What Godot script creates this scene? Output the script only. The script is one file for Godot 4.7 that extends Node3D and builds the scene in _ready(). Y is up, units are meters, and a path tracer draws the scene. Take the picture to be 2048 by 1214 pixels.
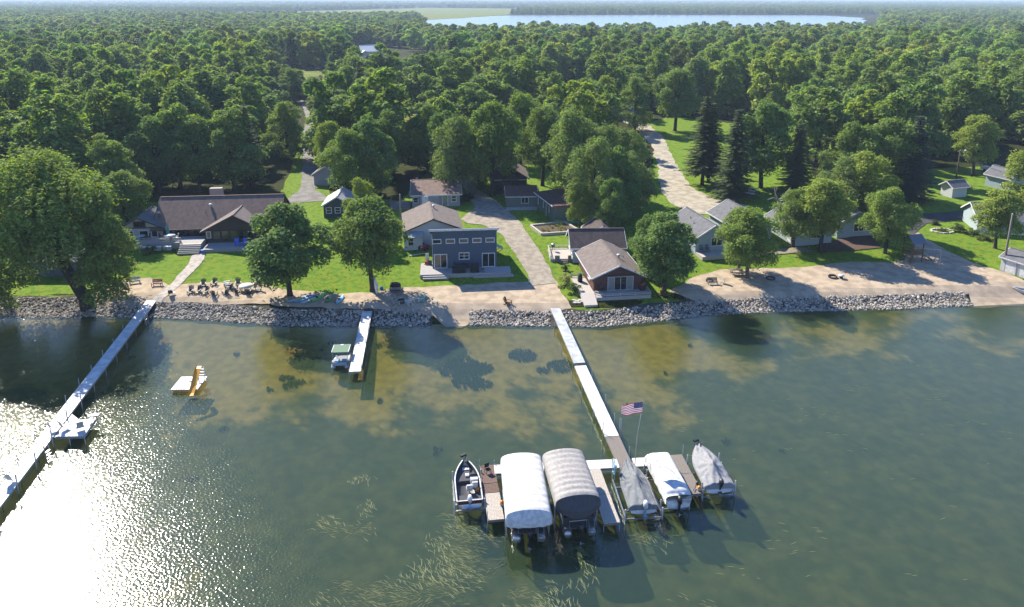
extends Node3D
# A lakeside resort seen from the air: docks and boat lifts on clear water, cottages on a mown bank, woods to the horizon.
# y is up, metres; the water surface lies at y = 0, inland is towards -z.

const SHORE_X: Array[float] = [-88.89, -64.73, -58.32, -52.25, -44.43, -35.83, -28.61, -19.92, -13.81, -8.85, -5.18, 4.67, 10.80, 17.20, 23.88, 30.52, 40.40, 50.40, 60.08, 67.71, 99.57]
const SHORE_Z: Array[float] = [-83.67, -84.84, -84.69, -85.14, -84.69, -83.67, -82.52, -82.24, -82.52, -82.24, -82.52, -82.24, -82.10, -83.52, -85.29, -86.19, -86.81, -87.43, -88.38, -89.19, -91.18]

var rng := RandomNumberGenerator.new()
var mats := {}
var texs := {}
var used_names := {}
var laid := {}


# ---------------------------------------------------------------- mesh building
class MB:
	var v := PackedVector3Array()
	var c := PackedColorArray()
	var uv := PackedVector2Array()
	var col := Color(1, 1, 1)
	var colored := false
	var t := Transform3D.IDENTITY

	func tri(a: Vector3, b: Vector3, d: Vector3) -> void:
		v.append(t * a)
		v.append(t * b)
		v.append(t * d)
		if colored:
			c.append(col)
			c.append(col)
			c.append(col)

	func quad(a: Vector3, b: Vector3, d: Vector3, e: Vector3) -> void:
		tri(a, b, d)
		tri(a, d, e)

	func hexa(p: Array) -> void:  # p[0..3] lower face, p[4..7] upper face, both counter-clockwise from above
		quad(p[4], p[7], p[6], p[5])
		quad(p[0], p[1], p[2], p[3])
		for i in 4:
			var j := (i + 1) % 4
			quad(p[i], p[i + 4], p[j + 4], p[j])

	func box(p: Vector3, s: Vector3, b := Basis.IDENTITY) -> void:
		var h := s * 0.5
		var q := []
		for y in [-1.0, 1.0]:
			for k in [[-1, 1], [1, 1], [1, -1], [-1, -1]]:
				q.append(p + b * Vector3(h.x * k[0], h.y * y, h.z * k[1]))
		hexa(q)

	func bar(a: Vector3, b: Vector3, w: float, h := -1.0) -> void:
		var d := b - a
		var up := Vector3.UP if absf(d.normalized().y) < 0.95 else Vector3.RIGHT
		var x := d.cross(up).normalized()
		var y := x.cross(d.normalized())
		box((a + b) * 0.5, Vector3(w, w if h < 0 else h, d.length()), Basis(x, y, -d.normalized()))

	func loft(rings: Array, closed := true) -> void:
		for i in rings.size() - 1:
			var a: PackedVector3Array = rings[i]
			var b: PackedVector3Array = rings[i + 1]
			var n := a.size()
			for k in n if closed else n - 1:
				var m := (k + 1) % n
				quad(a[k], b[k], b[m], a[m])

	func fan(ring: PackedVector3Array, flip := false) -> void:
		for k in range(1, ring.size() - 1):
			if flip:
				tri(ring[0], ring[k + 1], ring[k])
			else:
				tri(ring[0], ring[k], ring[k + 1])

	func tube(pts: Array, radii: Array, n := 8, cap := true) -> void:
		var rings := []
		for i in pts.size():
			var d: Vector3 = (pts[mini(i + 1, pts.size() - 1)] - pts[maxi(i - 1, 0)]).normalized()
			var up := Vector3.UP if absf(d.y) < 0.9 else Vector3.RIGHT
			var x := d.cross(up).normalized()
			var y := x.cross(d)
			var r := PackedVector3Array()
			for k in n:
				var a := TAU * k / n
				r.append(pts[i] + (x * cos(a) + y * sin(a)) * radii[i])
			rings.append(r)
		loft(rings)
		if cap:
			fan(rings[0])
			fan(rings[-1], true)

	func prism(poly: PackedVector2Array, y0: float, y1: float) -> void:  # poly holds (x, z)
		for i in poly.size():
			var a := poly[i]
			var b := poly[(i + 1) % poly.size()]
			quad(Vector3(a.x, y0, a.y), Vector3(a.x, y1, a.y), Vector3(b.x, y1, b.y), Vector3(b.x, y0, b.y))
		var ix := Geometry2D.triangulate_polygon(poly)
		for i in range(0, ix.size(), 3):
			var p := poly[ix[i]]
			var q := poly[ix[i + 1]]
			var s := poly[ix[i + 2]]
			tri(Vector3(p.x, y1, p.y), Vector3(q.x, y1, q.y), Vector3(s.x, y1, s.y))
			tri(Vector3(p.x, y0, p.y), Vector3(s.x, y0, s.y), Vector3(q.x, y0, q.y))

	func mesh(smooth := false) -> ArrayMesh:
		if smooth:
			var st := SurfaceTool.new()
			st.begin(Mesh.PRIMITIVE_TRIANGLES)
			st.set_smooth_group(0)
			for i in v.size():
				if colored:
					st.set_color(c[i])
				if uv.size():
					st.set_uv(uv[i])
				st.add_vertex(v[i])
			st.generate_normals()
			return st.commit()
		var a := []
		a.resize(Mesh.ARRAY_MAX)
		a[Mesh.ARRAY_VERTEX] = v
		if colored:
			a[Mesh.ARRAY_COLOR] = c
		if uv.size():
			a[Mesh.ARRAY_TEX_UV] = uv
		var m := ArrayMesh.new()
		m.add_surface_from_arrays(Mesh.PRIMITIVE_TRIANGLES, a)
		return m


func numbered(called: String) -> String:
	if not used_names.has(called):
		used_names[called] = 0
		return called
	used_names[called] += 1
	return "%s_%03d" % [called, used_names[called]]


func tag(o: Node3D, label: String, category: String, group := "") -> Node3D:
	o.set_meta("label", label)
	o.set_meta("category", category)
	if group:
		o.set_meta("group", group)
	return o


func thing(called: String, label: String, category: String, at := Vector3.ZERO, yaw := 0.0, group := "") -> Node3D:
	var o := Node3D.new()
	o.name = numbered(called)
	add_child(o)
	o.position = at
	o.rotation_degrees.y = yaw
	return tag(o, label, category, group)


func copy_of(src: Node3D, called: String, label: String, at: Vector3, yaw := 0.0, group := "") -> Node3D:
	var o: Node3D = src.duplicate()
	o.name = numbered(called)
	add_child(o)
	o.position = at
	o.rotation_degrees.y = yaw
	return tag(o, label, src.get_meta("category"), group)


func part(par: Node3D, called: String, mb: MB, mat: String, smooth := false, kind := "") -> MeshInstance3D:
	return mesh_part(par, called, mb.mesh(smooth), mat, kind)


func mesh_part(par: Node3D, called: String, mesh: Mesh, mat: String, kind := "") -> MeshInstance3D:
	var o := MeshInstance3D.new()
	o.name = called
	o.mesh = mesh
	o.material_override = mats[mat]
	par.add_child(o, true)
	if kind:
		o.set_meta("kind", kind)
	return o


func boxpart(par: Node3D, called: String, p: Vector3, s: Vector3, mat: String, b := Basis.IDENTITY) -> MeshInstance3D:
	var k := MB.new()
	k.box(p, s, b)
	return part(par, called, k, mat)


func tubepart(par: Node3D, called: String, pts: Array, radii: Array, mat: String, n := 8) -> MeshInstance3D:
	var k := MB.new()
	k.tube(pts, radii, n)
	return part(par, called, k, mat, true)


func struct(called: String, mesh: Mesh, mat: String, kind := "structure") -> MeshInstance3D:
	var o := MeshInstance3D.new()
	o.name = numbered(called)
	o.mesh = mesh
	o.material_override = mats[mat]
	add_child(o)
	o.set_meta("kind", kind)
	return o


# ---------------------------------------------------------------- surfaces
func noise_tex(key: String, freq: float, octaves: int, colors: Array, offsets: Array, size := 512, cellular := false) -> void:
	var n := FastNoiseLite.new()
	n.seed = key.hash() % 10000
	n.noise_type = FastNoiseLite.TYPE_CELLULAR if cellular else FastNoiseLite.TYPE_SIMPLEX_SMOOTH
	n.frequency = freq
	n.fractal_octaves = octaves
	var g := Gradient.new()
	g.offsets = PackedFloat32Array(offsets)
	g.colors = PackedColorArray(colors)
	var t := NoiseTexture2D.new()
	t.width = size
	t.height = size
	t.seamless = true
	t.noise = n
	t.color_ramp = g
	texs[key] = t


func grey(v: float) -> Color:
	return Color(v, v, v)


func surf(key: String, r: float, g: float, b: float, rough := 0.8, metal := 0.0, tex := "", scale := 1.0, tex2 := "", scale2 := 1.0, spec := 0.5) -> StandardMaterial3D:
	var m := StandardMaterial3D.new()
	m.resource_name = key
	m.albedo_color = Color(r, g, b).linear_to_srgb()
	m.roughness = rough
	m.metallic = metal
	m.metallic_specular = spec
	if tex:
		m.albedo_texture = texs[tex]
		m.uv1_triplanar = true
		m.uv1_world_triplanar = true
		m.uv1_scale = Vector3.ONE * scale
	if tex2:
		m.detail_enabled = true
		m.detail_albedo = texs[tex2]
		m.detail_blend_mode = BaseMaterial3D.BLEND_MODE_MUL
		m.detail_uv_layer = BaseMaterial3D.DETAIL_UV_2
		m.uv2_triplanar = true
		m.uv2_world_triplanar = true
		m.uv2_scale = Vector3.ONE * scale2
	mats[key] = m
	return m


func relief(key: String, tex: String, height_cm: float) -> void:
	var m: StandardMaterial3D = mats[key]
	m.heightmap_enabled = true
	m.heightmap_texture = texs[tex]
	m.heightmap_scale = height_cm


func make_textures() -> void:
	noise_tex("fine", 0.06, 4, [grey(0.86), grey(0.94), grey(1.0)], [0.2, 0.5, 0.8])
	noise_tex("speck", 0.28, 3, [grey(0.72), grey(0.9), grey(1.0)], [0.25, 0.5, 0.75])
	noise_tex("blotch", 0.012, 4, [grey(0.86), grey(0.94), grey(1.0)], [0.25, 0.5, 0.75])
	noise_tex("turf", 0.05, 5, [Color(0.62, 0.70, 0.45), Color(0.86, 0.92, 0.66), Color(1.0, 0.97, 0.74)], [0.25, 0.5, 0.8], 1024)
	noise_tex("worn", 0.02, 4, [Color(0.74, 0.86, 0.70), Color(0.92, 0.96, 0.90), Color(1.0, 0.98, 0.92), Color(1.0, 0.88, 0.80)], [0.25, 0.48, 0.66, 0.8], 1024)
	noise_tex("litter", 0.03, 5, [Color(0.35, 0.38, 0.22), Color(0.62, 0.66, 0.35), Color(0.8, 0.74, 0.5)], [0.25, 0.5, 0.8], 1024)
	noise_tex("sandgrain", 0.12, 5, [Color(0.78, 0.72, 0.66), Color(0.93, 0.9, 0.86), Color(1, 1, 1)], [0.25, 0.5, 0.75], 1024)
	noise_tex("gravel", 0.2, 3, [grey(0.6), grey(0.85), grey(1.0)], [0.2, 0.5, 0.8], 1024, true)
	noise_tex("grain", 0.03, 4, [Color(0.76, 0.73, 0.71), Color(0.9, 0.88, 0.87), Color(1, 1, 1)], [0.25, 0.5, 0.75])
	var im := Image.create(8, 64, false, Image.FORMAT_RGB8)
	for y in 64:
		for x in 8:
			im.set_pixel(x, y, grey(1.0 - 0.9 * fmod(y / 16.0, 1.0)))
	texs["lap"] = ImageTexture.create_from_image(im)
	# ripples: wind waves of about half a metre with finer ones on them
	var n := FastNoiseLite.new()
	n.seed = 77
	n.noise_type = FastNoiseLite.TYPE_SIMPLEX_SMOOTH
	n.frequency = 0.1
	n.fractal_octaves = 3
	n.fractal_gain = 0.45
	var w := NoiseTexture2D.new()
	w.width = 2048
	w.height = 2048
	w.seamless = true
	w.noise = n
	w.as_normal_map = true
	w.bump_strength = 0.6
	texs["ripples"] = w


func make_materials() -> void:
	surf("ground", 0.065, 0.076, 0.027, 1.0, 0, "litter", 0.06, "fine", 0.5, 0.2)
	surf("lawn", 0.158, 0.210, 0.040, 1.0, 0, "turf", 0.22, "worn", 0.035, 0.2)
	surf("meadow", 0.17, 0.18, 0.065, 1.0, 0, "turf", 0.05, "blotch", 0.01, 0.2)
	surf("sand", 0.425, 0.366, 0.288, 1.0, 0, "sandgrain", 0.35, "blotch", 0.09, 0.2)
	relief("sand", "sandgrain", 4.0)
	surf("gravel", 0.335, 0.292, 0.232, 1.0, 0, "speck", 0.45, "blotch", 0.12, 0.2)
	surf("drive_gravel", 0.40, 0.355, 0.27, 1.0, 0, "speck", 0.4, "blotch", 0.08, 0.2)
	surf("asphalt", 0.228, 0.217, 0.198, 0.95, 0, "speck", 0.6, "blotch", 0.06, 0.2)
	surf("dark_asphalt", 0.076, 0.076, 0.080, 0.95, 0, "speck", 0.6, "blotch", 0.06, 0.2)
	surf("concrete", 0.395, 0.357, 0.312, 0.95, 0, "fine", 0.6, "blotch", 0.2, 0.2)
	surf("rubble", 0.114, 0.103, 0.087, 1.0, 0, "gravel", 0.45, "speck", 0.3, 0.2)
	surf("soil", 0.122, 0.091, 0.061, 1.0, 0, "speck", 0.6, "blotch", 0.3, 0.2)
	surf("far_water", 0.14, 0.19, 0.23, 0.2)
	# walls
	for a in [["siding_navy", 0.050, 0.078, 0.118], ["siding_white", 0.471, 0.486, 0.502], ["siding_grey", 0.251, 0.258, 0.289], ["siding_green", 0.118, 0.141, 0.118], ["siding_blue", 0.281, 0.342, 0.365], ["siding_cream", 0.380, 0.372, 0.334], ["siding_brown", 0.042, 0.027, 0.023], ["siding_red", 0.076, 0.023, 0.017], ["siding_charcoal", 0.042, 0.046, 0.053], ["siding_steel", 0.068, 0.099, 0.152]]:
		surf(a[0], a[1], a[2], a[3], 0.75, 0, "fine", 0.35)
		var m: StandardMaterial3D = mats[a[0]]
		m.heightmap_enabled = true
		m.heightmap_texture = texs["lap"]
		m.heightmap_scale = 1.2
		m.uv1_scale = Vector3(0.35, 1.6, 0.35)
	# roofs
	surf("roof_brown", 0.205, 0.145, 0.122, 0.95, 0, "speck", 0.5, "blotch", 0.2, 0.3)
	surf("roof_taupe", 0.195, 0.162, 0.146, 0.95, 0, "speck", 0.5, "blotch", 0.2, 0.3)
	surf("roof_dark", 0.095, 0.074, 0.070, 0.95, 0, "speck", 0.35, "blotch", 0.2, 0.3)
	surf("roof_grey", 0.160, 0.160, 0.171, 0.95, 0, "speck", 0.5, "blotch", 0.2, 0.3)
	surf("roof_metal", 0.319, 0.319, 0.327, 0.45, 0.2, "blotch", 0.3)
	surf("roof_red_brown", 0.129, 0.072, 0.057, 0.95, 0, "speck", 0.5, "blotch", 0.2, 0.3)
	surf("white", 0.593, 0.593, 0.585, 0.5, 0, "blotch", 0.4)
	surf("trim_dark", 0.023, 0.021, 0.021, 0.6)
	surf("glass_dark", 0.009, 0.011, 0.014, 0.04)
	surf("glass_curtain", 0.167, 0.175, 0.167, 0.12)
	surf("glass_tan", 0.152, 0.125, 0.091, 0.12, 0, "fine", 0.5)
	surf("glass_olive", 0.053, 0.057, 0.023, 0.1)
	# wood, docks, furniture
	for a in [["wood_grey", 0.274, 0.251, 0.228], ["wood_pale", 0.56, 0.53, 0.48], ["wood_brown", 0.205, 0.144, 0.125], ["wood_cedar", 0.228, 0.129, 0.065], ["deck_grey", 0.46, 0.46, 0.455], ["pole_wood", 0.152, 0.122, 0.091]]:
		surf(a[0], a[1], a[2], a[3], 0.85, 0, "grain", 0.6, "speck", 0.8, 0.3)
	surf("dock_white", 0.562, 0.562, 0.555, 0.6, 0, "fine", 0.5, "blotch", 0.15, 0.4)
	surf("dock_grey", 0.380, 0.403, 0.418, 0.6, 0, "fine", 0.5, "blotch", 0.15, 0.4)
	surf("galvanised", 0.342, 0.350, 0.357, 0.45, 0.6, "fine", 1.0)
	surf("aluminium", 0.418, 0.433, 0.456, 0.3, 0.8, "fine", 1.0)
	surf("black", 0.009, 0.009, 0.011, 0.45)
	surf("black_cloth", 0.011, 0.011, 0.012, 0.9, 0, "fine", 1.0)
	surf("carpet_grey", 0.065, 0.067, 0.072, 1.0, 0, "speck", 1.2)
	surf("hull_white", 0.547, 0.547, 0.547, 0.25, 0, "blotch", 0.5)
	surf("hull_maroon", 0.076, 0.011, 0.017, 0.25)
	surf("canvas_white", 0.50, 0.50, 0.50, 0.75, 0, "blotch", 0.4)
	surf("canvas_tan", 0.251, 0.239, 0.228, 0.8, 0, "blotch", 0.5)
	surf("canvas_charcoal", 0.049, 0.049, 0.053, 0.8, 0, "blotch", 0.5)
	surf("canvas_grey", 0.125, 0.137, 0.148, 0.85, 0, "blotch", 0.7)
	surf("canvas_silver", 0.198, 0.201, 0.213, 0.8, 0, "blotch", 0.7)
	surf("canvas_green", 0.018, 0.085, 0.042, 0.7)
	surf("canvas_teal", 0.015, 0.205, 0.198, 0.8)
	surf("plastic_yellow", 0.547, 0.258, 0.011, 0.3)
	surf("plastic_orange", 0.570, 0.167, 0.008, 0.4)
	surf("plastic_green", 0.02, 0.20, 0.055, 0.35)
	surf("plastic_lime", 0.10, 0.36, 0.06, 0.35)
	surf("plastic_blue", 0.04, 0.18, 0.46, 0.35)
	surf("plastic_sky", 0.20, 0.42, 0.58, 0.35)
	surf("cloth_blue", 0.023, 0.091, 0.471, 0.7)
	surf("paint_red", 0.251, 0.015, 0.015, 0.45)
	surf("paint_maroon", 0.175, 0.023, 0.027, 0.6)
	surf("paint_teal", 0.152, 0.319, 0.281, 0.5)
	surf("paint_charcoal", 0.027, 0.027, 0.030, 0.55)
	surf("paint_grey", 0.304, 0.312, 0.319, 0.6)
	surf("paint_slate", 0.076, 0.091, 0.114, 0.6)
	surf("wheel_blue", 0.076, 0.251, 0.319, 0.4)
	surf("motor_silver", 0.471, 0.486, 0.502, 0.3)
	surf("motor_blue", 0.167, 0.258, 0.350, 0.3)
	surf("tyre", 0.015, 0.015, 0.015, 0.9)
	surf("tablecloth", 0.517, 0.456, 0.380, 0.7)
	surf("patio_brown", 0.122, 0.076, 0.061, 0.95, 0, "speck", 0.8, "blotch", 0.3, 0.3)
	surf("patio_tan", 0.319, 0.274, 0.205, 0.95, 0, "gravel", 0.6, "blotch", 0.3, 0.3)
	surf("truck_white", 0.570, 0.570, 0.570, 0.2)
	surf("lamp_glass", 0.570, 0.570, 0.547, 0.3)
	surf("wire", 0.076, 0.076, 0.076, 0.7)
	# stones, bark
	var st := surf("stone", 1, 1, 1, 0.9, 0, "fine", 1.2)
	st.vertex_color_use_as_albedo = true
	surf("stone_light", 0.42, 0.375, 0.315, 0.9, 0, "fine", 1.2)
	surf("stone_mid", 0.27, 0.245, 0.21, 0.9, 0, "fine", 1.2)
	surf("stone_dark", 0.114, 0.106, 0.099, 0.9, 0, "fine", 1.2)
	surf("stone_rust", 0.27, 0.205, 0.155, 0.9, 0, "fine", 1.2)
	surf("bark", 0.065, 0.053, 0.042, 1.0, 0, "fine", 0.8, "speck", 0.6, 0.2)
	surf("bark_grey", 0.152, 0.137, 0.118, 1.0, 0, "fine", 0.8, "speck", 0.6, 0.2)
	surf("dead_wood", 0.274, 0.251, 0.228, 1.0, 0, "fine", 0.8, "", 1, 0.2)
	var leaf := surf("leaf", 1, 1, 1, 0.75, 0, "", 1, "", 1, 0.35)
	leaf.vertex_color_use_as_albedo = true
	leaf.cull_mode = BaseMaterial3D.CULL_DISABLED
	leaf.backlight_enabled = true
	leaf.backlight = Color(0.88, 0.96, 0.30).linear_to_srgb()
	var bed := surf("lake_bed", 1, 1, 1, 1.0, 0, "sandgrain", 0.25, "blotch", 0.11, 0.2)
	bed.vertex_color_use_as_albedo = true
	surf("bed_weed", 0.035, 0.05, 0.03, 0.9)
	var blade := surf("grass_blade", 0.150, 0.205, 0.038, 1.0, 0, "", 1, "", 1, 0.1)
	blade.backlight_enabled = true
	blade.backlight = Color(0.35, 0.42, 0.2).linear_to_srgb()
	surf("weed", 0.155, 0.17, 0.075, 0.8)
	# the lake: clear greenish water under a rippled skin
	var w := StandardMaterial3D.new()
	w.resource_name = "water"
	w.transparency = BaseMaterial3D.TRANSPARENCY_ALPHA
	w.albedo_color = Color(0.026, 0.044, 0.018, 0.0).linear_to_srgb()
	w.albedo_color.a = 0.5
	w.metallic_specular = 0.5
	w.roughness = 0.1
	w.normal_enabled = true
	w.normal_texture = texs["ripples"]
	w.normal_scale = 1.0
	w.uv1_triplanar = true
	w.uv1_world_triplanar = true
	w.uv1_scale = Vector3(1.0 / 62.0, 1.0 / 62.0, 1.0 / 47.0)
	mats["water"] = w


# ---------------------------------------------------------------- terrain
func shore_z(x: float) -> float:
	if x <= SHORE_X[0]:
		return SHORE_Z[0]
	for i in SHORE_X.size() - 1:
		if x < SHORE_X[i + 1]:
			return lerpf(SHORE_Z[i], SHORE_Z[i + 1], (x - SHORE_X[i]) / (SHORE_X[i + 1] - SHORE_X[i]))
	return SHORE_Z[-1]


func terrain(x: float, z: float) -> float:
	var d := shore_z(x) - z
	if d < 0.0:
		return -1.6 * (1.0 - exp(d / 9.0))
	return 1.2 * smoothstep(0.0, 4.2, d) + smoothstep(4.2, 30.0, d)


func on_ground(x: float, z: float) -> Vector3:
	return Vector3(x, maxf(terrain(x, z), 0.0), z)


func roughen(poly: Array, step: float, amp: float) -> PackedVector2Array:
	var n := FastNoiseLite.new()
	n.seed = 5
	n.frequency = 0.22
	var out := PackedVector2Array()
	for i in poly.size():
		var a: Vector2 = poly[i]
		var b: Vector2 = poly[(i + 1) % poly.size()]
		var k := maxi(1, int(a.distance_to(b) / step))
		for j in k:
			var p := a.lerp(b, float(j) / k)
			out.append(p + Vector2(n.get_noise_2d(p.x, p.y), n.get_noise_2d(p.x + 90.0, p.y)) * amp)
	return out


func drape(called: String, poly: Array, lift: float, mat: String, cell := 2.0, step := 1.0, amp := 0.8) -> void:
	var p := roughen(poly, step, amp)
	if not laid.has(called):
		laid[called] = []
	laid[called].append(p)
	var lo := p[0]
	var hi := p[0]
	for q in p:
		lo = lo.min(q)
		hi = hi.max(q)
	var k := MB.new()
	var x := floorf(lo.x / cell) * cell
	while x < hi.x:
		var z := floorf(lo.y / cell) * cell
		while z < hi.y:
			var sq := PackedVector2Array([Vector2(x, z), Vector2(x + cell, z), Vector2(x + cell, z + cell), Vector2(x, z + cell)])
			for piece in Geometry2D.intersect_polygons(p, sq):
				var ix := Geometry2D.triangulate_polygon(piece)
				for i in range(0, ix.size(), 3):
					var w := []
					for j in 3:
						var g: Vector2 = piece[ix[i + j]]
						w.append(Vector3(g.x, terrain(g.x, g.y) + lift, g.y))
					if (w[1] - w[0]).cross(w[2] - w[0]).y > 0.0:
						k.tri(w[0], w[2], w[1])
					else:
						k.tri(w[0], w[1], w[2])
			z += cell
		x += cell
	struct(called, k.mesh(), mat)


# many small tufts of crossed blades as one object of kind stuff
func sprout(called: String, at: Array, w: float, h: float, mat: String, label: String) -> void:
	var k := MB.new()
	for i in 7:
		var d := Vector3(cos(i * 0.9), 0, sin(i * 0.9))
		var s := d.cross(Vector3.UP) * w * 0.22
		var o := d * w * 0.2
		k.tri(o - s, o + d * w * 0.55 + Vector3(0, h * (0.7 + 0.3 * (i % 3) / 2.0), 0), o + s)
	var mm := MultiMesh.new()
	mm.transform_format = MultiMesh.TRANSFORM_3D
	mm.mesh = k.mesh()
	mm.instance_count = at.size()
	for i in at.size():
		mm.set_instance_transform(i, at[i])
	var o := MultiMeshInstance3D.new()
	o.name = called
	o.multimesh = mm
	o.material_override = mats[mat]
	add_child(o)
	o.set_meta("kind", "stuff")
	o.set_meta("label", label)


func build_grass() -> void:
	rng.seed = 303
	var at := []
	var n := FastNoiseLite.new()
	n.seed = 14
	n.frequency = 0.12
	n.fractal_octaves = 3
	var bare := []
	for key in ["beach", "driveway", "garden_path", "road", "service_road", "patio", "rubble"]:
		bare.append_array(laid[key])
	var lawns: Array = laid["lawn"]
	for i in 36000:
		var z := rng.randf_range(-140.0, -87.0)
		var x := rng.randf_range(-0.72, 0.72) * -z
		if rng.randf() > 0.5 + n.get_noise_2d(x, z) * 1.3:
			continue
		var p := Vector2(x, z)
		if not inside_any(p, lawns) or inside_any(p, bare):
			continue
		at.append(Transform3D(Basis(Vector3.UP, rng.randf() * TAU) * Basis.from_scale(Vector3.ONE * rng.randf_range(0.6, 1.3)), Vector3(x, terrain(x, z) + 0.04, z)))
	sprout("lawn_grass", at, 0.18, 0.07, "grass_blade", "longer tufts of grass standing in the mown lawns")


func build_terrain() -> void:
	var rows := [0.0]
	var d := 0.0
	while d < 9000.0:
		d += 0.5 if d < 6.0 else 1.5 if d < 36.0 else 8.0 if d < 80.0 else d * 0.2
		rows.append(d)
	var k := MB.new()
	var prev := PackedVector3Array()
	for r in rows:
		var line := PackedVector3Array()
		for i in 151:
			var x0 := -150.0 + 2.0 * i
			var x: float = x0 * (1.0 + r * 0.015)
			var z: float = lerpf(shore_z(x), shore_z(x0), smoothstep(20.0, 60.0, r)) - r
			line.append(Vector3(x, terrain(x, z), z))
		if prev.size():
			k.loft([prev, line], false)
		prev = line
	struct("ground", k.mesh(true), "ground")

	drape("lawn", [Vector2(-78.33, -89.52), Vector2(-94.90, -110.65), Vector2(-69.38, -123.10), Vector2(-71.33, -128.57), Vector2(-44.72, -134.86), Vector2(-49.93, -160.78), Vector2(-60.60, -204.33), Vector2(-54.88, -204.33), Vector2(-34.90, -134.14), Vector2(-20.95, -130.60), Vector2(-17.52, -160.78), Vector2(7.51, -160.78), Vector2(12.30, -136.72), Vector2(25.94, -131.30), Vector2(35.50, -177.58), Vector2(39.54, -217.13), Vector2(51.52, -230.54), Vector2(80.89, -204.33), Vector2(60.92, -138.62), Vector2(77.28, -134.14), Vector2(91.74, -156.80), Vector2(110.35, -159.76), Vector2(132.96, -159.76), Vector2(81.30, -93.96), Vector2(68.97, -92.03), Vector2(61.91, -90.39), Vector2(31.37, -89.08), Vector2(20.39, -86.99), Vector2(10.37, -83.86), Vector2(5.39, -84.22), Vector2(-7.88, -85.56), Vector2(-29.76, -86.51), Vector2(-45.16, -87.85), Vector2(-53.61, -87.82)], 0.05, "lawn", 2.5, 1.5, 0.6)
	drape("beach", [Vector2(-54.44, -87.53), Vector2(-55.16, -90.70), Vector2(-53.29, -93.55), Vector2(-50.17, -94.23), Vector2(-45.90, -91.69), Vector2(-42.59, -92.67), Vector2(-34.26, -92.27), Vector2(-30.26, -90.28), Vector2(-21.97, -88.97), Vector2(-18.44, -89.45), Vector2(-15.67, -90.74), Vector2(-6.69, -91.70), Vector2(2.46, -92.82), Vector2(6.03, -93.14), Vector2(6.80, -88.34), Vector2(7.45, -84.90), Vector2(5.08, -84.22), Vector2(-4.04, -84.81), Vector2(-5.41, -82.24), Vector2(-6.21, -81.40), Vector2(-8.16, -81.40), Vector2(-9.51, -83.94), Vector2(-16.64, -84.76), Vector2(-26.86, -85.28), Vector2(-29.55, -85.80), Vector2(-45.56, -87.26), Vector2(-47.24, -86.67), Vector2(-52.98, -86.54)], 0.09, "sand", 1.0, 0.8, 0.5)
	drape("beach", [Vector2(20.64, -89.86), Vector2(25.06, -94.43), Vector2(29.61, -97.08), Vector2(41.38, -98.04), Vector2(49.56, -100.26), Vector2(55.18, -99.78), Vector2(58.21, -101.10), Vector2(61.96, -105.92), Vector2(64.59, -111.18), Vector2(66.05, -112.10), Vector2(65.82, -109.89), Vector2(66.00, -105.98), Vector2(67.57, -99.73), Vector2(69.66, -96.46), Vector2(70.96, -93.00), Vector2(76.41, -90.95), Vector2(74.38, -88.22), Vector2(66.70, -87.91), Vector2(59.85, -87.59), Vector2(61.08, -90.35), Vector2(54.24, -89.84), Vector2(44.58, -89.06), Vector2(31.13, -88.24), Vector2(24.36, -87.31), Vector2(22.67, -87.96)], 0.09, "sand", 1.0, 0.8, 0.5)
	drape("driveway", [Vector2(2.62, -91.21), Vector2(5.98, -92.33), Vector2(5.25, -98.18), Vector2(2.99, -108.26), Vector2(1.19, -118.06), Vector2(-2.99, -130.60), Vector2(-6.82, -138.62), Vector2(-9.50, -155.83), Vector2(-11.26, -160.78), Vector2(-11.86, -153.46), Vector2(-9.18, -136.72), Vector2(-6.71, -126.26), Vector2(-8.72, -118.63), Vector2(-7.47, -116.37), Vector2(-4.92, -115.54), Vector2(-2.61, -112.59), Vector2(-0.94, -107.83), Vector2(0.88, -100.32), Vector2(2.17, -95.13)], 0.13, "gravel", 2.0, 0.9, 0.35)
	drape("road", [Vector2(-42.76, -128.57), Vector2(-41.60, -137.47), Vector2(-47.54, -160.78), Vector2(-54.42, -183.95), Vector2(-59.74, -204.33), Vector2(-65.13, -227.54), Vector2(-79.11, -269.48), Vector2(-77.99, -269.48), Vector2(-63.07, -227.54), Vector2(-56.45, -204.33), Vector2(-48.87, -177.58), Vector2(-41.95, -151.16), Vector2(-38.96, -138.62), Vector2(-33.29, -130.60)], 0.11, "asphalt", 3.0, 3.0, 0.5)
	drape("driveway", [Vector2(29.12, -128.57), Vector2(29.30, -134.86), Vector2(29.85, -142.58), Vector2(33.21, -160.78), Vector2(35.94, -183.95), Vector2(36.30, -204.33), Vector2(33.67, -223.64), Vector2(36.10, -231.56), Vector2(41.02, -214.45), Vector2(41.28, -194.36), Vector2(37.99, -166.03), Vector2(35.67, -140.57), Vector2(37.87, -131.99), Vector2(42.02, -128.57), Vector2(43.13, -126.26), Vector2(36.66, -120.98), Vector2(32.16, -122.18)], 0.11, "drive_gravel", 3.0, 1.2, 0.7)
	drape("garden_path", [Vector2(-47.70, -102.14), Vector2(-46.14, -103.25), Vector2(-45.30, -100.65), Vector2(-44.99, -96.41), Vector2(-45.02, -93.70), Vector2(-44.94, -91.19), Vector2(-45.10, -88.47), Vector2(-45.42, -87.26), Vector2(-46.84, -87.38), Vector2(-46.37, -89.37), Vector2(-46.26, -92.03), Vector2(-46.73, -95.40), Vector2(-46.82, -99.22)], 0.13, "concrete", 1.0, 0.7, 0.18)
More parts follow.
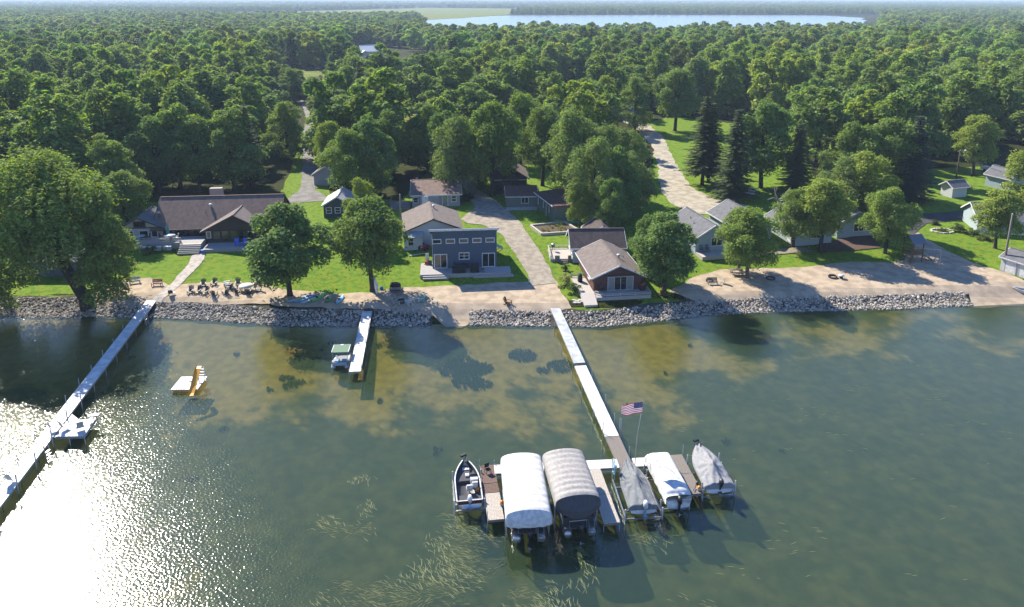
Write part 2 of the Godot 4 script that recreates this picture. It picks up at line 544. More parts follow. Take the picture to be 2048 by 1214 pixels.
	drape("service_road", [Vector2(60.67, -117.50), Vector2(72.59, -122.18), Vector2(80.55, -123.72), Vector2(77.13, -118.65), Vector2(69.43, -116.47), Vector2(64.92, -111.18), Vector2(64.42, -112.07), Vector2(66.86, -115.44), Vector2(60.60, -113.90)], 0.12, "dark_asphalt", 3.0, 1.0, 0.4)
	drape("meadow", [Vector2(-101.92, -308.58), Vector2(-122.89, -386.30), Vector2(-96.41, -386.30), Vector2(-73.20, -308.58)], 0.25, "meadow", 12.0, 6.0, 3.0)
	drape("meadow", [Vector2(-96.57, -422.51), Vector2(-61.81, -443.22), Vector2(-45.07, -458.17), Vector2(-44.52, -422.51), Vector2(-64.69, -403.61), Vector2(-87.03, -391.91)], 0.25, "meadow", 12.0, 6.0, 3.0)
	drape("meadow", [Vector2(-34.13, -183.95), Vector2(-47.39, -269.48), Vector2(-37.11, -276.51), Vector2(-25.08, -183.95)], 0.25, "meadow", 8.0, 5.0, 2.0)
	drape("meadow", [Vector2(12.06, -244.51), Vector2(16.95, -303.32), Vector2(34.74, -303.32), Vector2(27.34, -244.51)], 0.2, "lawn", 8.0, 5.0, 2.0)
	for span in [[-80.0, -47.2], [-46.0, -9.8], [-5.6, 60.6]]:
		var strip := []
		var top: float = 3.6 if span[0] < -60.0 else 2.7
		for i in 25:
			var x: float = lerpf(span[0], span[1], i / 24.0)
			strip.append(Vector2(x, shore_z(x) + 0.8))
		for i in 25:
			var x: float = lerpf(span[1], span[0], i / 24.0)
			strip.append(Vector2(x, shore_z(x) - top))
		drape("rubble", strip, 0.06, "rubble", 0.8, 0.8, 0.5)
	# wetland and open water far behind the woods
	drape("marsh", [Vector2(-1166.54, -1875.12), Vector2(-650.89, -2084.47), Vector2(-326.92, -2965.91), Vector2(137.07, -2682.59), Vector2(-15.60, -1653.47), Vector2(-141.17, -1275.64), Vector2(-373.46, -1305.52), Vector2(-557.96, -1369.64)], 0.6, "meadow", 400.0, 60.0, 20.0)
	drape("far_lake", [Vector2(-157.66, -1305.52), Vector2(-15.37, -1629.37), Vector2(316.77, -1703.84), Vector2(686.20, -1653.47), Vector2(680.78, -1440.34), Vector2(482.73, -1018.72), Vector2(357.64, -917.64), Vector2(-108.04, -917.64)], 0.5, "far_water", 400.0, 40.0, 15.0)
	drape("far_lake", [Vector2(-1017.76, -2889.63), Vector2(-701.23, -3220.90), Vector2(-246.19, -3523.70), Vector2(-218.83, -3131.18), Vector2(-613.57, -2817.17), Vector2(-909.00, -2682.59)], 1.2, "far_water", 800.0, 80.0, 15.0)

	# low wooded hills on the skyline
	k = MB.new()
	rng.seed = 17
	var crest := FastNoiseLite.new()
	crest.seed = 2
	crest.frequency = 0.0004
	crest.fractal_octaves = 3
	var base_line := PackedVector3Array()
	var top_line := PackedVector3Array()
	var back_line := PackedVector3Array()
	for i in 241:
		var x := -12000.0 + 100.0 * i
		base_line.append(Vector3(x, 0, -8200))
		top_line.append(Vector3(x, 37.0 + 7.0 * crest.get_noise_1d(x) + rng.randf_range(-1.5, 1.5), -8900))
		back_line.append(Vector3(x, 0, -9900))
	k.loft([base_line, top_line, back_line], false)
	struct("hills", k.mesh(true), "ground")

	# the lake floor: ochre sand and silt, with darker weed growing denser where the water is deeper
	rng.seed = 11
	var tufts := []
	var clumps := [Vector3(1.21, 1.60, -75.85), Vector3(5.48, 1.60, -73.65), Vector3(3.37, 0.70, -72.76), Vector3(-5.57, 1.80, -74.22), Vector3(-6.58, 1.50, -72.76), Vector3(-4.39, 1.80, -73.09), Vector3(-4.79, 1.70, -70.61), Vector3(-3.29, 1.20, -73.32), Vector3(-3.43, 1.30, -70.09), Vector3(-5.44, 1.30, -72.21), Vector3(-24.21, 0.80, -75.03), Vector3(-22.28, 0.80, -75.03), Vector3(-22.87, 0.60, -73.65), Vector3(-24.47, 0.80, -71.35), Vector3(-22.81, 0.60, -70.51), Vector3(-23.70, 0.80, -69.88)]
	for i in 26:
		clumps.append(Vector3(rng.randf_range(-45, 30), rng.randf_range(0.2, 0.55), rng.randf_range(-80, -54)))
	for s in clumps:
		for i in int(s.y * s.y * 75.0):
			var q: Vector2 = Vector2.from_angle(rng.randf() * TAU) * s.y * sqrt(rng.randf()) * Vector2(1.0, 0.8)
			tufts.append(Transform3D(Basis(Vector3.UP, rng.randf() * TAU) * Basis.from_scale(Vector3.ONE * rng.randf_range(0.6, 1.2)), Vector3(s.x + q.x, terrain(s.x + q.x, s.z + q.y), s.z + q.y)))
	sprout("water_weed", tufts, 0.22, 0.3, "bed_weed", "dark clumps of water weed growing on the lake floor")
	var n1 := FastNoiseLite.new()
	n1.seed = 3
	n1.frequency = 0.07
	n1.fractal_octaves = 4
	var n2 := FastNoiseLite.new()
	n2.seed = 9
	n2.frequency = 0.5
	n2.fractal_octaves = 3
	k = MB.new()
	k.colored = true
	var bed_rows := []
	var e := 0.0
	while e > -170.0:
		bed_rows.append(e)
		e -= 0.45 if e > -46.0 else 4.0
	var pv := PackedVector3Array()
	var pc := PackedColorArray()
	for r in bed_rows:
		var line := PackedVector3Array()
		var cols := PackedColorArray()
		for i in 300:
			var x := -67.5 + 0.45 * i
			if i < 20:
				x = -67.5 - pow(20 - i, 1.65)
			elif i > 279:
				x = 58.05 + pow(i - 279, 1.65)
			var z: float = shore_z(x) - r
			line.append(Vector3(x, terrain(x, z) - 0.02, z))
			var sand := Color(0.46, 0.37, 0.08).lerp(Color(0.37, 0.31, 0.065), clampf(n2.get_noise_2d(x, z) + 0.5, 0, 1))
			var deep := clampf((-r - 8.0) / 15.0, 0.0, 1.2) + clampf((x - 12.0) / 32.0, 0.0, 0.7)
			var grow := n1.get_noise_2d(x, z) * 0.9 + n1.get_noise_2d(x * 4.0 + 40.0, z * 4.0) * 0.35 + n2.get_noise_2d(x * 2.0, z * 2.0) * 0.2
			var cover := smoothstep(-0.2, 0.22, grow + deep * 1.15 - 0.62)
			var weed := Color(0.068, 0.092, 0.026).lerp(Color(0.12, 0.14, 0.036), clampf(n1.get_noise_2d(z * 3.0, x * 3.0) + n2.get_noise_2d(z * 1.3, x) * 0.7 + 0.4, 0, 1))
			var c := sand.lerp(weed, cover)
			cols.append(c)
		if pv.size():
			for i in 299:
				k.v.append_array(PackedVector3Array([pv[i], line[i + 1], line[i], pv[i], pv[i + 1], line[i + 1]]))
				k.c.append_array(PackedColorArray([pc[i], cols[i + 1], cols[i], pc[i], pc[i + 1], cols[i + 1]]))
		pv = line
		pc = cols
	struct("lake_bed", k.mesh(), "lake_bed")

	# the water surface reaches a little way into the bank
	k = MB.new()
	k.quad(Vector3(-400, 0, 120), Vector3(-400, 0, -96), Vector3(400, 0, -96), Vector3(400, 0, 120))
	struct("water", k.mesh(), "water")


# ---------------------------------------------------------------- vegetation
const OAK := Color(0.160, 0.231, 0.057)
const MAPLE := Color(0.184, 0.260, 0.058)
const ASH := Color(0.231, 0.291, 0.056)
const WILLOW := Color(0.172, 0.238, 0.078)
const BASSWOOD := Color(0.147, 0.229, 0.063)
const SPRUCE := Color(0.078, 0.112, 0.05)
const BLUE_SPRUCE := Color(0.069, 0.099, 0.083)

var crowns := {}
var trunks := {}


func sphere_dir() -> Vector3:
	var y := rng.randf_range(-1.0, 1.0)
	var a := rng.randf() * TAU
	var s := sqrt(1.0 - y * y)
	return Vector3(cos(a) * s, y, sin(a) * s)


# A crown of leaf sprays: lobes set on limbs round an uneven envelope, each lobe a shell of small bent leaf faces.
func broad_crown(seed_: int, h: float, r: float, low: float, lobes: int, leaf: float, count: int, col: Color, droop := 0.0, form := 0) -> Array:
	rng.seed = seed_
	var cs := []
	for i in lobes:
		var f := (i + 0.5) / lobes
		var y := lerpf(low, 0.95, f)
		var env := pow(sin(PI * clampf(lerpf(0.16, 0.96, f), 0.0, 1.0)), 0.7) * 0.80
		if form == 1:
			env = lerpf(0.34, 0.86, sqrt(f)) * (1.0 if f < 0.9 else 0.6)  # vase: spreading upwards
		elif form == 2:
			env = lerpf(0.82, 0.18, f)  # pyramid
		elif form == 3:
			env = rng.randf_range(0.25, 0.9)  # ragged
		var a := i * 2.4 + rng.randf_range(-0.6, 0.6)
		var rad := r * env * (rng.randf_range(0.75, 1.05) if i % 3 else rng.randf_range(0.2, 0.6))
		var lr := r * (rng.randf_range(0.22, 0.36) if form == 0 else rng.randf_range(0.17, 0.42)) * (0.8 if f > 0.85 else 1.0)
		cs.append([Vector3(cos(a) * rad, y * h - lr * 0.4, sin(a) * rad), lr])
	cs.append([Vector3(0, h * (low + 0.9) * 0.5, 0), r * 0.42])
	var k := MB.new()
	k.colored = true
	var total := 0.0
	for c in cs:
		total += c[1] * c[1]
	for c in cs:
		var n := int(count * c[1] * c[1] / total)
		var lr: float = c[1]
		for i in n:
			var d := sphere_dir()
			if d.y < -0.15 and rng.randf() < 0.75:
				d.y = -d.y
			var reach := 1.06 - 0.48 * pow(rng.randf(), 1.5) + (0.38 * rng.randf() if rng.randf() < 0.2 else 0.0)
			# sprays: draw directions together a little so that faces gather into tufts with gaps between
			d = d.lerp((d * 2.6).round() * 0.385, 0.4)
			var p: Vector3 = c[0] + Vector3(d.x * lr, d.y * lr * 0.8 - droop * lr * (d.x * d.x + d.z * d.z), d.z * lr) * reach
			if p.y < 0.6:
				continue
			var nn := (d * 0.35 + sphere_dir() * 0.62 + Vector3(0, 0.75, 0)).normalized()
			var ax := nn.cross(sphere_dir()).normalized()
			var ay := nn.cross(ax)
			var s := leaf * rng.randf_range(0.6, 1.3)
			var tint := rng.randf_range(0.7, 1.4)  # leaves differ from one another at random
			var cc := Color(col.r * tint * rng.randf_range(0.86, 1.2), col.g * tint, col.b * tint * rng.randf_range(0.8, 1.2))
			var m := p + nn * s * 0.18
			k.v.append_array(PackedVector3Array([p - ax * s, m + ay * s * 0.45, p + ax * s, p - ax * s, p + ax * s, m - ay * s * 0.45]))
			k.c.append_array(PackedColorArray([cc, cc, cc, cc, cc, cc]))
	# trunk and limbs
	var t := MB.new()
	var bend := Vector3(rng.randf_range(-0.4, 0.4), 0, rng.randf_range(-0.4, 0.4)) * h / 12.0
	var fork := Vector3(0, h * (low + 0.08), 0) + bend
	var tr := h * 0.021 + 0.06
	t.tube([Vector3(0, -0.3, 0), Vector3(0, h * 0.04, 0), fork * 0.6, fork, Vector3(0, h * 0.72, 0) + bend], [tr * 1.5, tr * 1.08, tr * 0.9, tr * 0.75, tr * 0.25], 7)
	for i in range(0, cs.size() - 1, 3):
		var goal: Vector3 = cs[i][0]
		var from := Vector3(0, clampf(goal.y * 0.55, h * low * 0.7, h * 0.6), 0) + bend * 0.8
		t.tube([from, from.lerp(goal, 0.5) + Vector3(0, 0.04 * h, 0), goal], [tr * 0.42, tr * 0.28, tr * 0.1], 5, false)
	return [k.mesh(), t.mesh(true)]


func conifer_crown(seed_: int, h: float, r: float, low: float, tiers: int, col: Color, leaf := 0.3, open_ := 0.0) -> Array:
	rng.seed = seed_
	var k := MB.new()
	k.colored = true
	for i in tiers:
		var f := float(i) / tiers
		var y := lerpf(low * h, h * 0.985, f)
		var reach := r * pow(1.0 - f, 0.75) * rng.randf_range(0.75, 1.1) + 0.12
		var n := 10 - int(f * 5.0)
		for b in n:
			if rng.randf() < open_:
				continue
			var a := TAU * b / n + i * 1.1 + rng.randf_range(-0.3, 0.3)
			var out := Vector3(cos(a), 0, sin(a))
			var side := Vector3(-sin(a), 0, cos(a))
			var len_ := reach * rng.randf_range(0.7, 1.1)
			var steps := int(len_ / (leaf * 0.42)) + 2
			for s in steps:
				var u := (s + 0.5) / steps
				var p := out * len_ * u + Vector3(0, y - 0.34 * len_ * u + 0.16 * len_ * u * u, 0)
				for e in [-1.0, 1.0, 0.0]:
					var dir: Vector3 = (out * 0.7 + side * e * 0.9 + Vector3(0, rng.randf_range(-0.5, 0.15), 0)).normalized()
					var w := leaf * (1.2 - 0.5 * u) * rng.randf_range(0.7, 1.3)
					var up := (Vector3.UP + sphere_dir() * 0.5).normalized()
					var cr := dir.cross(up).normalized() * w * 0.32
					var cc := Color(col.r * rng.randf_range(0.85, 1.2), col.g * rng.randf_range(0.9, 1.1), col.b * rng.randf_range(0.85, 1.15))
					k.v.append_array(PackedVector3Array([p - cr, p + dir * w * 1.5, p + cr]))
					k.c.append_array(PackedColorArray([cc, cc, cc]))
	var t := MB.new()
	t.tube([Vector3(0, -0.3, 0), Vector3(0, h * 0.5, 0), Vector3(0, h * 0.97, 0)], [h * 0.017 + 0.06, h * 0.011 + 0.03, 0.02], 7)
	return [k.mesh(), t.mesh(true)]


func make_crowns() -> void:
	var near := {
		"oak": [12.0, 4.6, 0.17, OAK, 0.0, 0.30], "maple": [12.0, 4.6, 0.13, MAPLE, 0.05, 0.28], "ash": [12.0, 4.4, 0.17, ASH, 0.05, 0.28],
		"willow": [12.0, 4.8, 0.12, WILLOW, 0.35, 0.26], "basswood": [12.0, 4.4, 0.12, BASSWOOD, 0.1, 0.32],
	}
	var s := 100
	for kind in near:
		var a: Array = near[kind]
		for i in 2:
			s += 7
			var got := broad_crown(s, a[0], a[1], a[2] + 0.15 * i, 24 + i * 7, a[5] * 0.72, 19000, a[3], a[4])
			crowns["near_%s_%d" % [kind, i]] = got[0]
			trunks["near_%s_%d" % [kind, i]] = got[1]
		for i in 2:
			s += 7
			var got := broad_crown(s, a[0], a[1], a[2], 13 + i * 7, 0.36, 6800, a[3], a[4], (s / 7 + i) % 4)
			crowns["mid_%s_%d" % [kind, i]] = got[0]
			trunks["mid_%s_%d" % [kind, i]] = got[1]
		s += 7
		var far := broad_crown(s, a[0], a[1], 0.2, 13, 0.70, 1600, a[3], a[4], (s / 7) % 4)
		crowns["far_%s_0" % kind] = far[0]
		trunks["far_%s_0" % kind] = far[1]
	for a in [["spruce", SPRUCE, 0.06, 34, 0.0], ["pine", Color(0.085, 0.115, 0.045), 0.16, 32, 0.12], ["blue_spruce", BLUE_SPRUCE, 0.04, 34, 0.0]]:
		s += 7
		var got := conifer_crown(s, 16.0, 3.6, a[2], a[3], a[1], 0.36, a[4])
		crowns["near_%s_0" % a[0]] = got[0]
		trunks["near_%s_0" % a[0]] = got[1]
	s += 7
	var fs := conifer_crown(s, 16.0, 3.6, 0.06, 18, SPRUCE, 0.9)
	crowns["far_spruce_0"] = fs[0]
	trunks["far_spruce_0"] = fs[1]


func plant_tree(called: String, mesh: String, at: Vector3, h: float, r: float, label: String, group := "", yaw := 0.0, bark := "bark") -> Node3D:
	var o := thing(called, label, "tree", at, yaw, group)
	var conif := mesh.contains("spruce") or mesh.contains("pine")
	var sc := Vector3(r / 3.6, h / 16.0, r / 3.6) if conif else Vector3(r / 4.5, h / 12.0, r / 4.5)
	var c := mesh_part(o, "crown", crowns[mesh], "leaf")
	c.scale = sc
	var t := mesh_part(o, "trunk", trunks[mesh], bark)
	t.scale = Vector3(minf(sc.x, sc.y), sc.y, minf(sc.z, sc.y))
	return o


func build_named_trees() -> void:
	# the huge leaning cottonwood over the rocks
	var got := broad_crown(901, 21.0, 8.8, 0.40, 50, 0.25, 38000, Color(0.195, 0.265, 0.058), 0.4)
	var big := thing("cottonwood_tree", "huge leaning cottonwood with a dark trunk rising from the shore rocks", "tree", Vector3(-54.90, 0.49, -86.79), 20.0)
	var masses := [[got[0], Vector3(-3.6, 0.0, 0.5)], [broad_crown(902, 15.5, 4.4, 0.18, 24, 0.24, 14000, Color(0.17, 0.235, 0.05), 0.5)[0], Vector3(3.6, 0.0, 0.6)], [broad_crown(903, 16.0, 5.4, 0.16, 26, 0.24, 16000, Color(0.165, 0.23, 0.05), 0.5)[0], Vector3(-10.5, 0.0, 2.5)]]
	for a in masses:
		var cr := mesh_part(big, "crown", a[0], "leaf")
		cr.position = a[1].rotated(Vector3.UP, deg_to_rad(-20.0))
	var t := MB.new()
	t.tube([Vector3(0.3, -0.6, 0), Vector3(0, 1.2, 0), Vector3(-1.6, 5.0, 0.2), Vector3(-2.8, 9.0, 0), Vector3(-3.2, 13.0, 0.3), Vector3(-3.8, 18.0, 0.4)], [1.05, 0.8, 0.66, 0.55, 0.4, 0.12], 10)
	t.tube([Vector3(-1.9, 6.0, 0.2), Vector3(-5.5, 9.5, 1.5), Vector3(-10.0, 11.5, 2.0)], [0.42, 0.3, 0.1], 7)
	t.tube([Vector3(-2.5, 8.0, 0.0), Vector3(1.5, 11.0, -1.0), Vector3(4.0, 13.5, -2.0)], [0.36, 0.24, 0.08], 7)
	var tp := part(big, "trunk", t, "bark", true)
	tp.rotation_degrees.y = -20.0

	var list := [
		["maple_tree", "near_basswood_1", Vector3(-29.02, 1.21, -88.35), 13.0, 5.7, "broad bright green maple on the beach beside the upturned kayaks", ""],
		["maple_tree", "near_oak_1", Vector3(-18.50, 1.24, -89.77), 13.4, 4.7, "dense dark green tree on the sand by the short dock and picnic table", ""],
		["ash_tree", "near_ash_0", Vector3(-23.34, 2.15, -108.71), 9.5, 2.6, "slim yellow green tree behind the dark tree by the short dock", ""],
		["box_elder_tree", "near_basswood_1", Vector3(20.18, 1.21, -89.85), 11.2, 4.4, "bushy light green tree crowding the right side of the red cottage", ""],
		["box_elder_tree", "near_basswood_0", Vector3(19.20, 1.42, -96.17), 9.0, 2.6, "slender leafy tree tight behind the red cottage's bushy neighbour", ""],
		["oak_tree", "near_maple_1", Vector3(32.65, 1.26, -94.50), 10.4, 3.9, "tree with a thick pale trunk on the sand by the light blue cottages", ""],
		["oak_tree", "near_maple_1", Vector3(32.26, 1.36, -97.10), 9.6, 3.3, "thinner leaning tree beside the thick pale trunk by the blue cottages", ""],
		["ash_tree", "near_ash_1", Vector3(46.75, 1.69, -104.16), 11.6, 4.9, "round yellow green ash before the brown paved patio", ""],
		["ash_tree", "near_maple_1", Vector3(56.29, 1.61, -103.51), 10.6, 4.0, "spreading tree on the lawn between brown patio and play tower", ""],
		["ash_tree", "near_ash_0", Vector3(57.51, 2.09, -112.92), 12.6, 4.6, "taller yellow green tree behind the brown paved patio", ""],
		["ash_tree", "near_ash_1", Vector3(74.29, 1.64, -105.67), 9.6, 3.9, "low tree in front of the white and blue cottage by the service road", ""],
		["ash_tree", "near_ash_0", Vector3(88.78, 2.19, -118.68), 12.5, 5.0, "tall yellow green tree above the little gabled garage", ""],
		["willow_tree", "near_willow_0", Vector3(13.40, 2.20, -115.27), 14.5, 4.3, "tall feathery grey green willow behind the dark roofed white cottage", ""],
		["willow_tree", "near_willow_1", Vector3(10.77, 2.20, -129.58), 17.0, 5.0, "largest grey green willow beside the green L-shaped cottage", ""],
		["willow_tree", "near_basswood_0", Vector3(17.55, 2.20, -116.93), 12.6, 3.8, "willow leaning over the back of the dark roofed white cottage", ""],
		["willow_tree", "near_willow_0", Vector3(20.90, 2.20, -120.98), 11.0, 3.4, "grey green willow at the bend of the gravel drive", ""],
		["willow_tree", "near_willow_1", Vector3(16.79, 2.20, -127.24), 14.5, 4.4, "pale feathery willow in the clump between driveway and gravel drive", ""],
		["willow_tree", "near_willow_0", Vector3(20.76, 2.20, -130.60), 13.5, 4.0, "pale willow on the gravel drive side of the tree clump", ""],
		["ash_tree", "near_maple_1", Vector3(43.29, 1.80, -105.90), 9.5, 3.5, "small tree before the second and third light blue cottages", ""],
		["ash_tree", "near_willow_1", Vector3(55.48, 2.17, -115.35), 11.5, 4.2, "leafy tree behind the brown patio's left corner", ""],
		["oak_tree", "near_willow_0", Vector3(-6.77, 2.20, -141.77), 13.0, 3.8, "feathery tree on the left side of the dark lodge", ""],
		["oak_tree", "near_basswood_0", Vector3(-14.19, 2.20, -146.75), 14.0, 4.2, "tall leafy tree behind the low grey cottage's right end", ""],
		["box_elder_tree", "near_ash_1", Vector3(10.91, 2.20, -112.59), 8.0, 2.1, "narrow yellowing tree at the corner of the raised garden bed", ""],
		["box_elder_tree", "near_basswood_1", Vector3(15.62, 2.12, -108.78), 9.5, 2.7, "narrow tree squeezed between white cottage and willow", ""],
		["oak_tree", "near_willow_1", Vector3(-10.26, 2.20, -134.14), 15.0, 4.7, "drooping olive tree hanging over the grey flat cottage roof", ""],
		["oak_tree", "near_oak_1", Vector3(-3.74, 2.20, -134.14), 17.5, 5.2, "tall oak with a forked trunk beside the driveway and dark lodge", ""],
		["oak_tree", "near_oak_0", Vector3(-18.39, 2.20, -153.46), 14.5, 4.8, "dark spreading oak behind the grey flat roofed cottage", ""],
		["oak_tree", "near_oak_1", Vector3(6.16, 2.20, -141.77), 15.5, 4.8, "dark oak behind the green L-shaped cottage", ""],
		["oak_tree", "near_maple_1", Vector3(1.82, 2.20, -160.78), 16.0, 5.0, "oak rising over the dark two storey lodge roof", ""],
		["maple_tree", "near_maple_1", Vector3(-30.60, 2.20, -131.99), 13.0, 4.4, "leafy maple shading the small grey shed beside the road", ""],
		["maple_tree", "near_basswood_0", Vector3(-27.04, 2.20, -134.14), 15.0, 4.8, "dark maple between the road and the grey flat roofed cottage", ""],
		["maple_tree", "near_oak_1", Vector3(-24.94, 2.20, -146.75), 14.0, 4.6, "dense oak left of the grey flat roofed cottage", ""],
		["maple_tree", "near_ash_1", Vector3(-37.25, 2.20, -145.90), 12.0, 3.6, "yellow tinged tree at the right edge of the paved road", ""],
		["pine_tree", "near_pine_0", Vector3(38.48, 2.20, -142.17), 17.5, 4.4, "taller pine of a close pair on the big lawn", ""],
		["pine_tree", "near_pine_0", Vector3(40.24, 2.20, -144.22), 16.0, 4.2, "shorter pine of a close pair on the big lawn", ""],
		["pine_tree", "near_spruce_0", Vector3(41.75, 2.20, -131.99), 16.5, 4.3, "solitary dark spruce between gravel drive and utility box", ""],
		["oak_tree", "near_basswood_1", Vector3(49.67, 2.20, -140.18), 17.0, 5.4, "broad shade tree on the lawn behind the utility box", ""],
		["spruce_tree", "near_spruce_0", Vector3(54.83, 2.20, -135.60), 13.5, 4.2, "dark bushy spruce behind the row of light blue cottages", ""],
		["spruce_tree", "near_blue_spruce_0", Vector3(74.81, 2.20, -131.30), 15.5, 4.4, "broad blue grey spruce left of the white garden shed", ""],
		["oak_tree", "near_oak_0", Vector3(64.33, 2.20, -133.06), 14.0, 5.0, "dark oak behind the ash trees of the brown patio", ""],
		["oak_tree", "near_oak_1", Vector3(71.05, 2.20, -134.14), 14.5, 4.8, "dark oak left of the blue grey spruce", ""],
		["box_elder_tree", "near_ash_1", Vector3(98.26, 2.20, -150.26), 12.5, 4.4, "bright yellow green tree beside the lamp pole and parked truck", ""],
		["oak_tree", "near_maple_0", Vector3(-51.98, 2.20, -164.96), 13.5, 4.8, "round headed tree at the left verge of the paved road", ""],
		["oak_tree", "near_oak_0", Vector3(-55.07, 2.20, -139.39), 15.5, 5.4, "largest dark oak behind the ridge of the long brown lodge", ""],
		["oak_tree", "near_oak_1", Vector3(-61.39, 2.20, -137.85), 14.0, 4.8, "dark oak over the middle of the long brown lodge", ""],
		["oak_tree", "near_basswood_1", Vector3(-68.72, 2.20, -136.72), 14.5, 5.0, "leafy tree over the left end of the long brown lodge", ""],
		["spruce_tree", "near_spruce_0", Vector3(-52.92, 2.20, -141.77), 16.0, 3.6, "dark conical tree between brown lodge and paved road", ""],
		["oak_tree", "near_oak_0", Vector3(-69.01, 2.20, -121.58), 13.0, 4.6, "shadowed oak at the left end of the long brown lodge", ""],
		["oak_tree", "near_oak_1", Vector3(-61.68, 2.15, -111.20), 10.0, 3.6, "low dark tree beside the cream wing of the lodge", ""],
		["oak_tree", "near_maple_0", Vector3(35.03, 2.20, -203.53), 15.0, 5.0, "tall oak at the top of the gravel drive", ""],
		["oak_tree", "near_ash_0", Vector3(25.58, 2.20, -201.95), 15.5, 4.8, "golden green oak beyond the top of the gravel drive", ""],
		["oak_tree", "near_oak_1", Vector3(46.59, 2.20, -204.33), 17.0, 6.0, "heavy dark oak on the far side of the big lawn", ""],
	]
	var i := 0
	for a in list:
		i += 1
		var back := 1.12 if a[2].z < -108.0 else 1.0
		plant_tree(a[0], a[1], a[2], a[3] * lerpf(1.0, back, 0.6), a[4] * back, a[5], a[6], i * 47.0, "bark_grey" if a[5].contains("pale") else "bark")
	# a dead tree with bare bleached limbs
	var d := thing("dead_tree", "bare dead tree with bleached twisted limbs among the cottages", "tree", Vector3(45.55, 2.20, -119.79))
	d.scale = Vector3.ONE * 0.75
	var k := MB.new()
	k.tube([Vector3(0, -0.3, 0), Vector3(0.3, 2.5, 0), Vector3(0.1, 4.2, 0)], [0.3, 0.24, 0.2], 7)
	part(d, "trunk", k, "dead_wood", true)
	for b in [[Vector3(1.4, 5.6, 0.2), Vector3(2.6, 7.4, 0.3)], [Vector3(-1.0, 5.0, 0.4), Vector3(-2.6, 4.6, 0.8)], [Vector3(1.2, 4.4, 0.8), Vector3(3.4, 4.7, 1.2)], [Vector3(-0.5, 5.8, -0.4), Vector3(-0.9, 7.6, -0.5)]]:
		k = MB.new()
		k.tube([Vector3(0.1, 4.1, 0), b[0], b[1]], [0.17, 0.12, 0.04], 6)
		k.tube([b[0], b[0].lerp(b[1], 0.6) + Vector3(0.5, 0.5, 0.3)], [0.08, 0.02], 5)
		part(d, "limb", k, "dead_wood", true)


func shrub(at: Vector3, h: float, r: float, col: Color, seed_: int, label: String, called := "shrub") -> void:
	var got := broad_crown(seed_, 3.0, 1.5, 0.12, 8, 0.13, 1500, col, 0.1)
	var o := thing(called, label, "shrub", at)
	var c := mesh_part(o, "foliage", got[0], "leaf")
	c.scale = Vector3(r / 1.5, h / 3.0, r / 1.5)
	c.position.y = -0.35
	var k := MB.new()
	for i in 4:
		k.tube([Vector3(0, -0.2, 0), Vector3(cos(i * 1.6) * r * 0.4, h * 0.6, sin(i * 1.6) * r * 0.4)], [0.05, 0.02], 5)
	part(o, "stem", k, "bark")


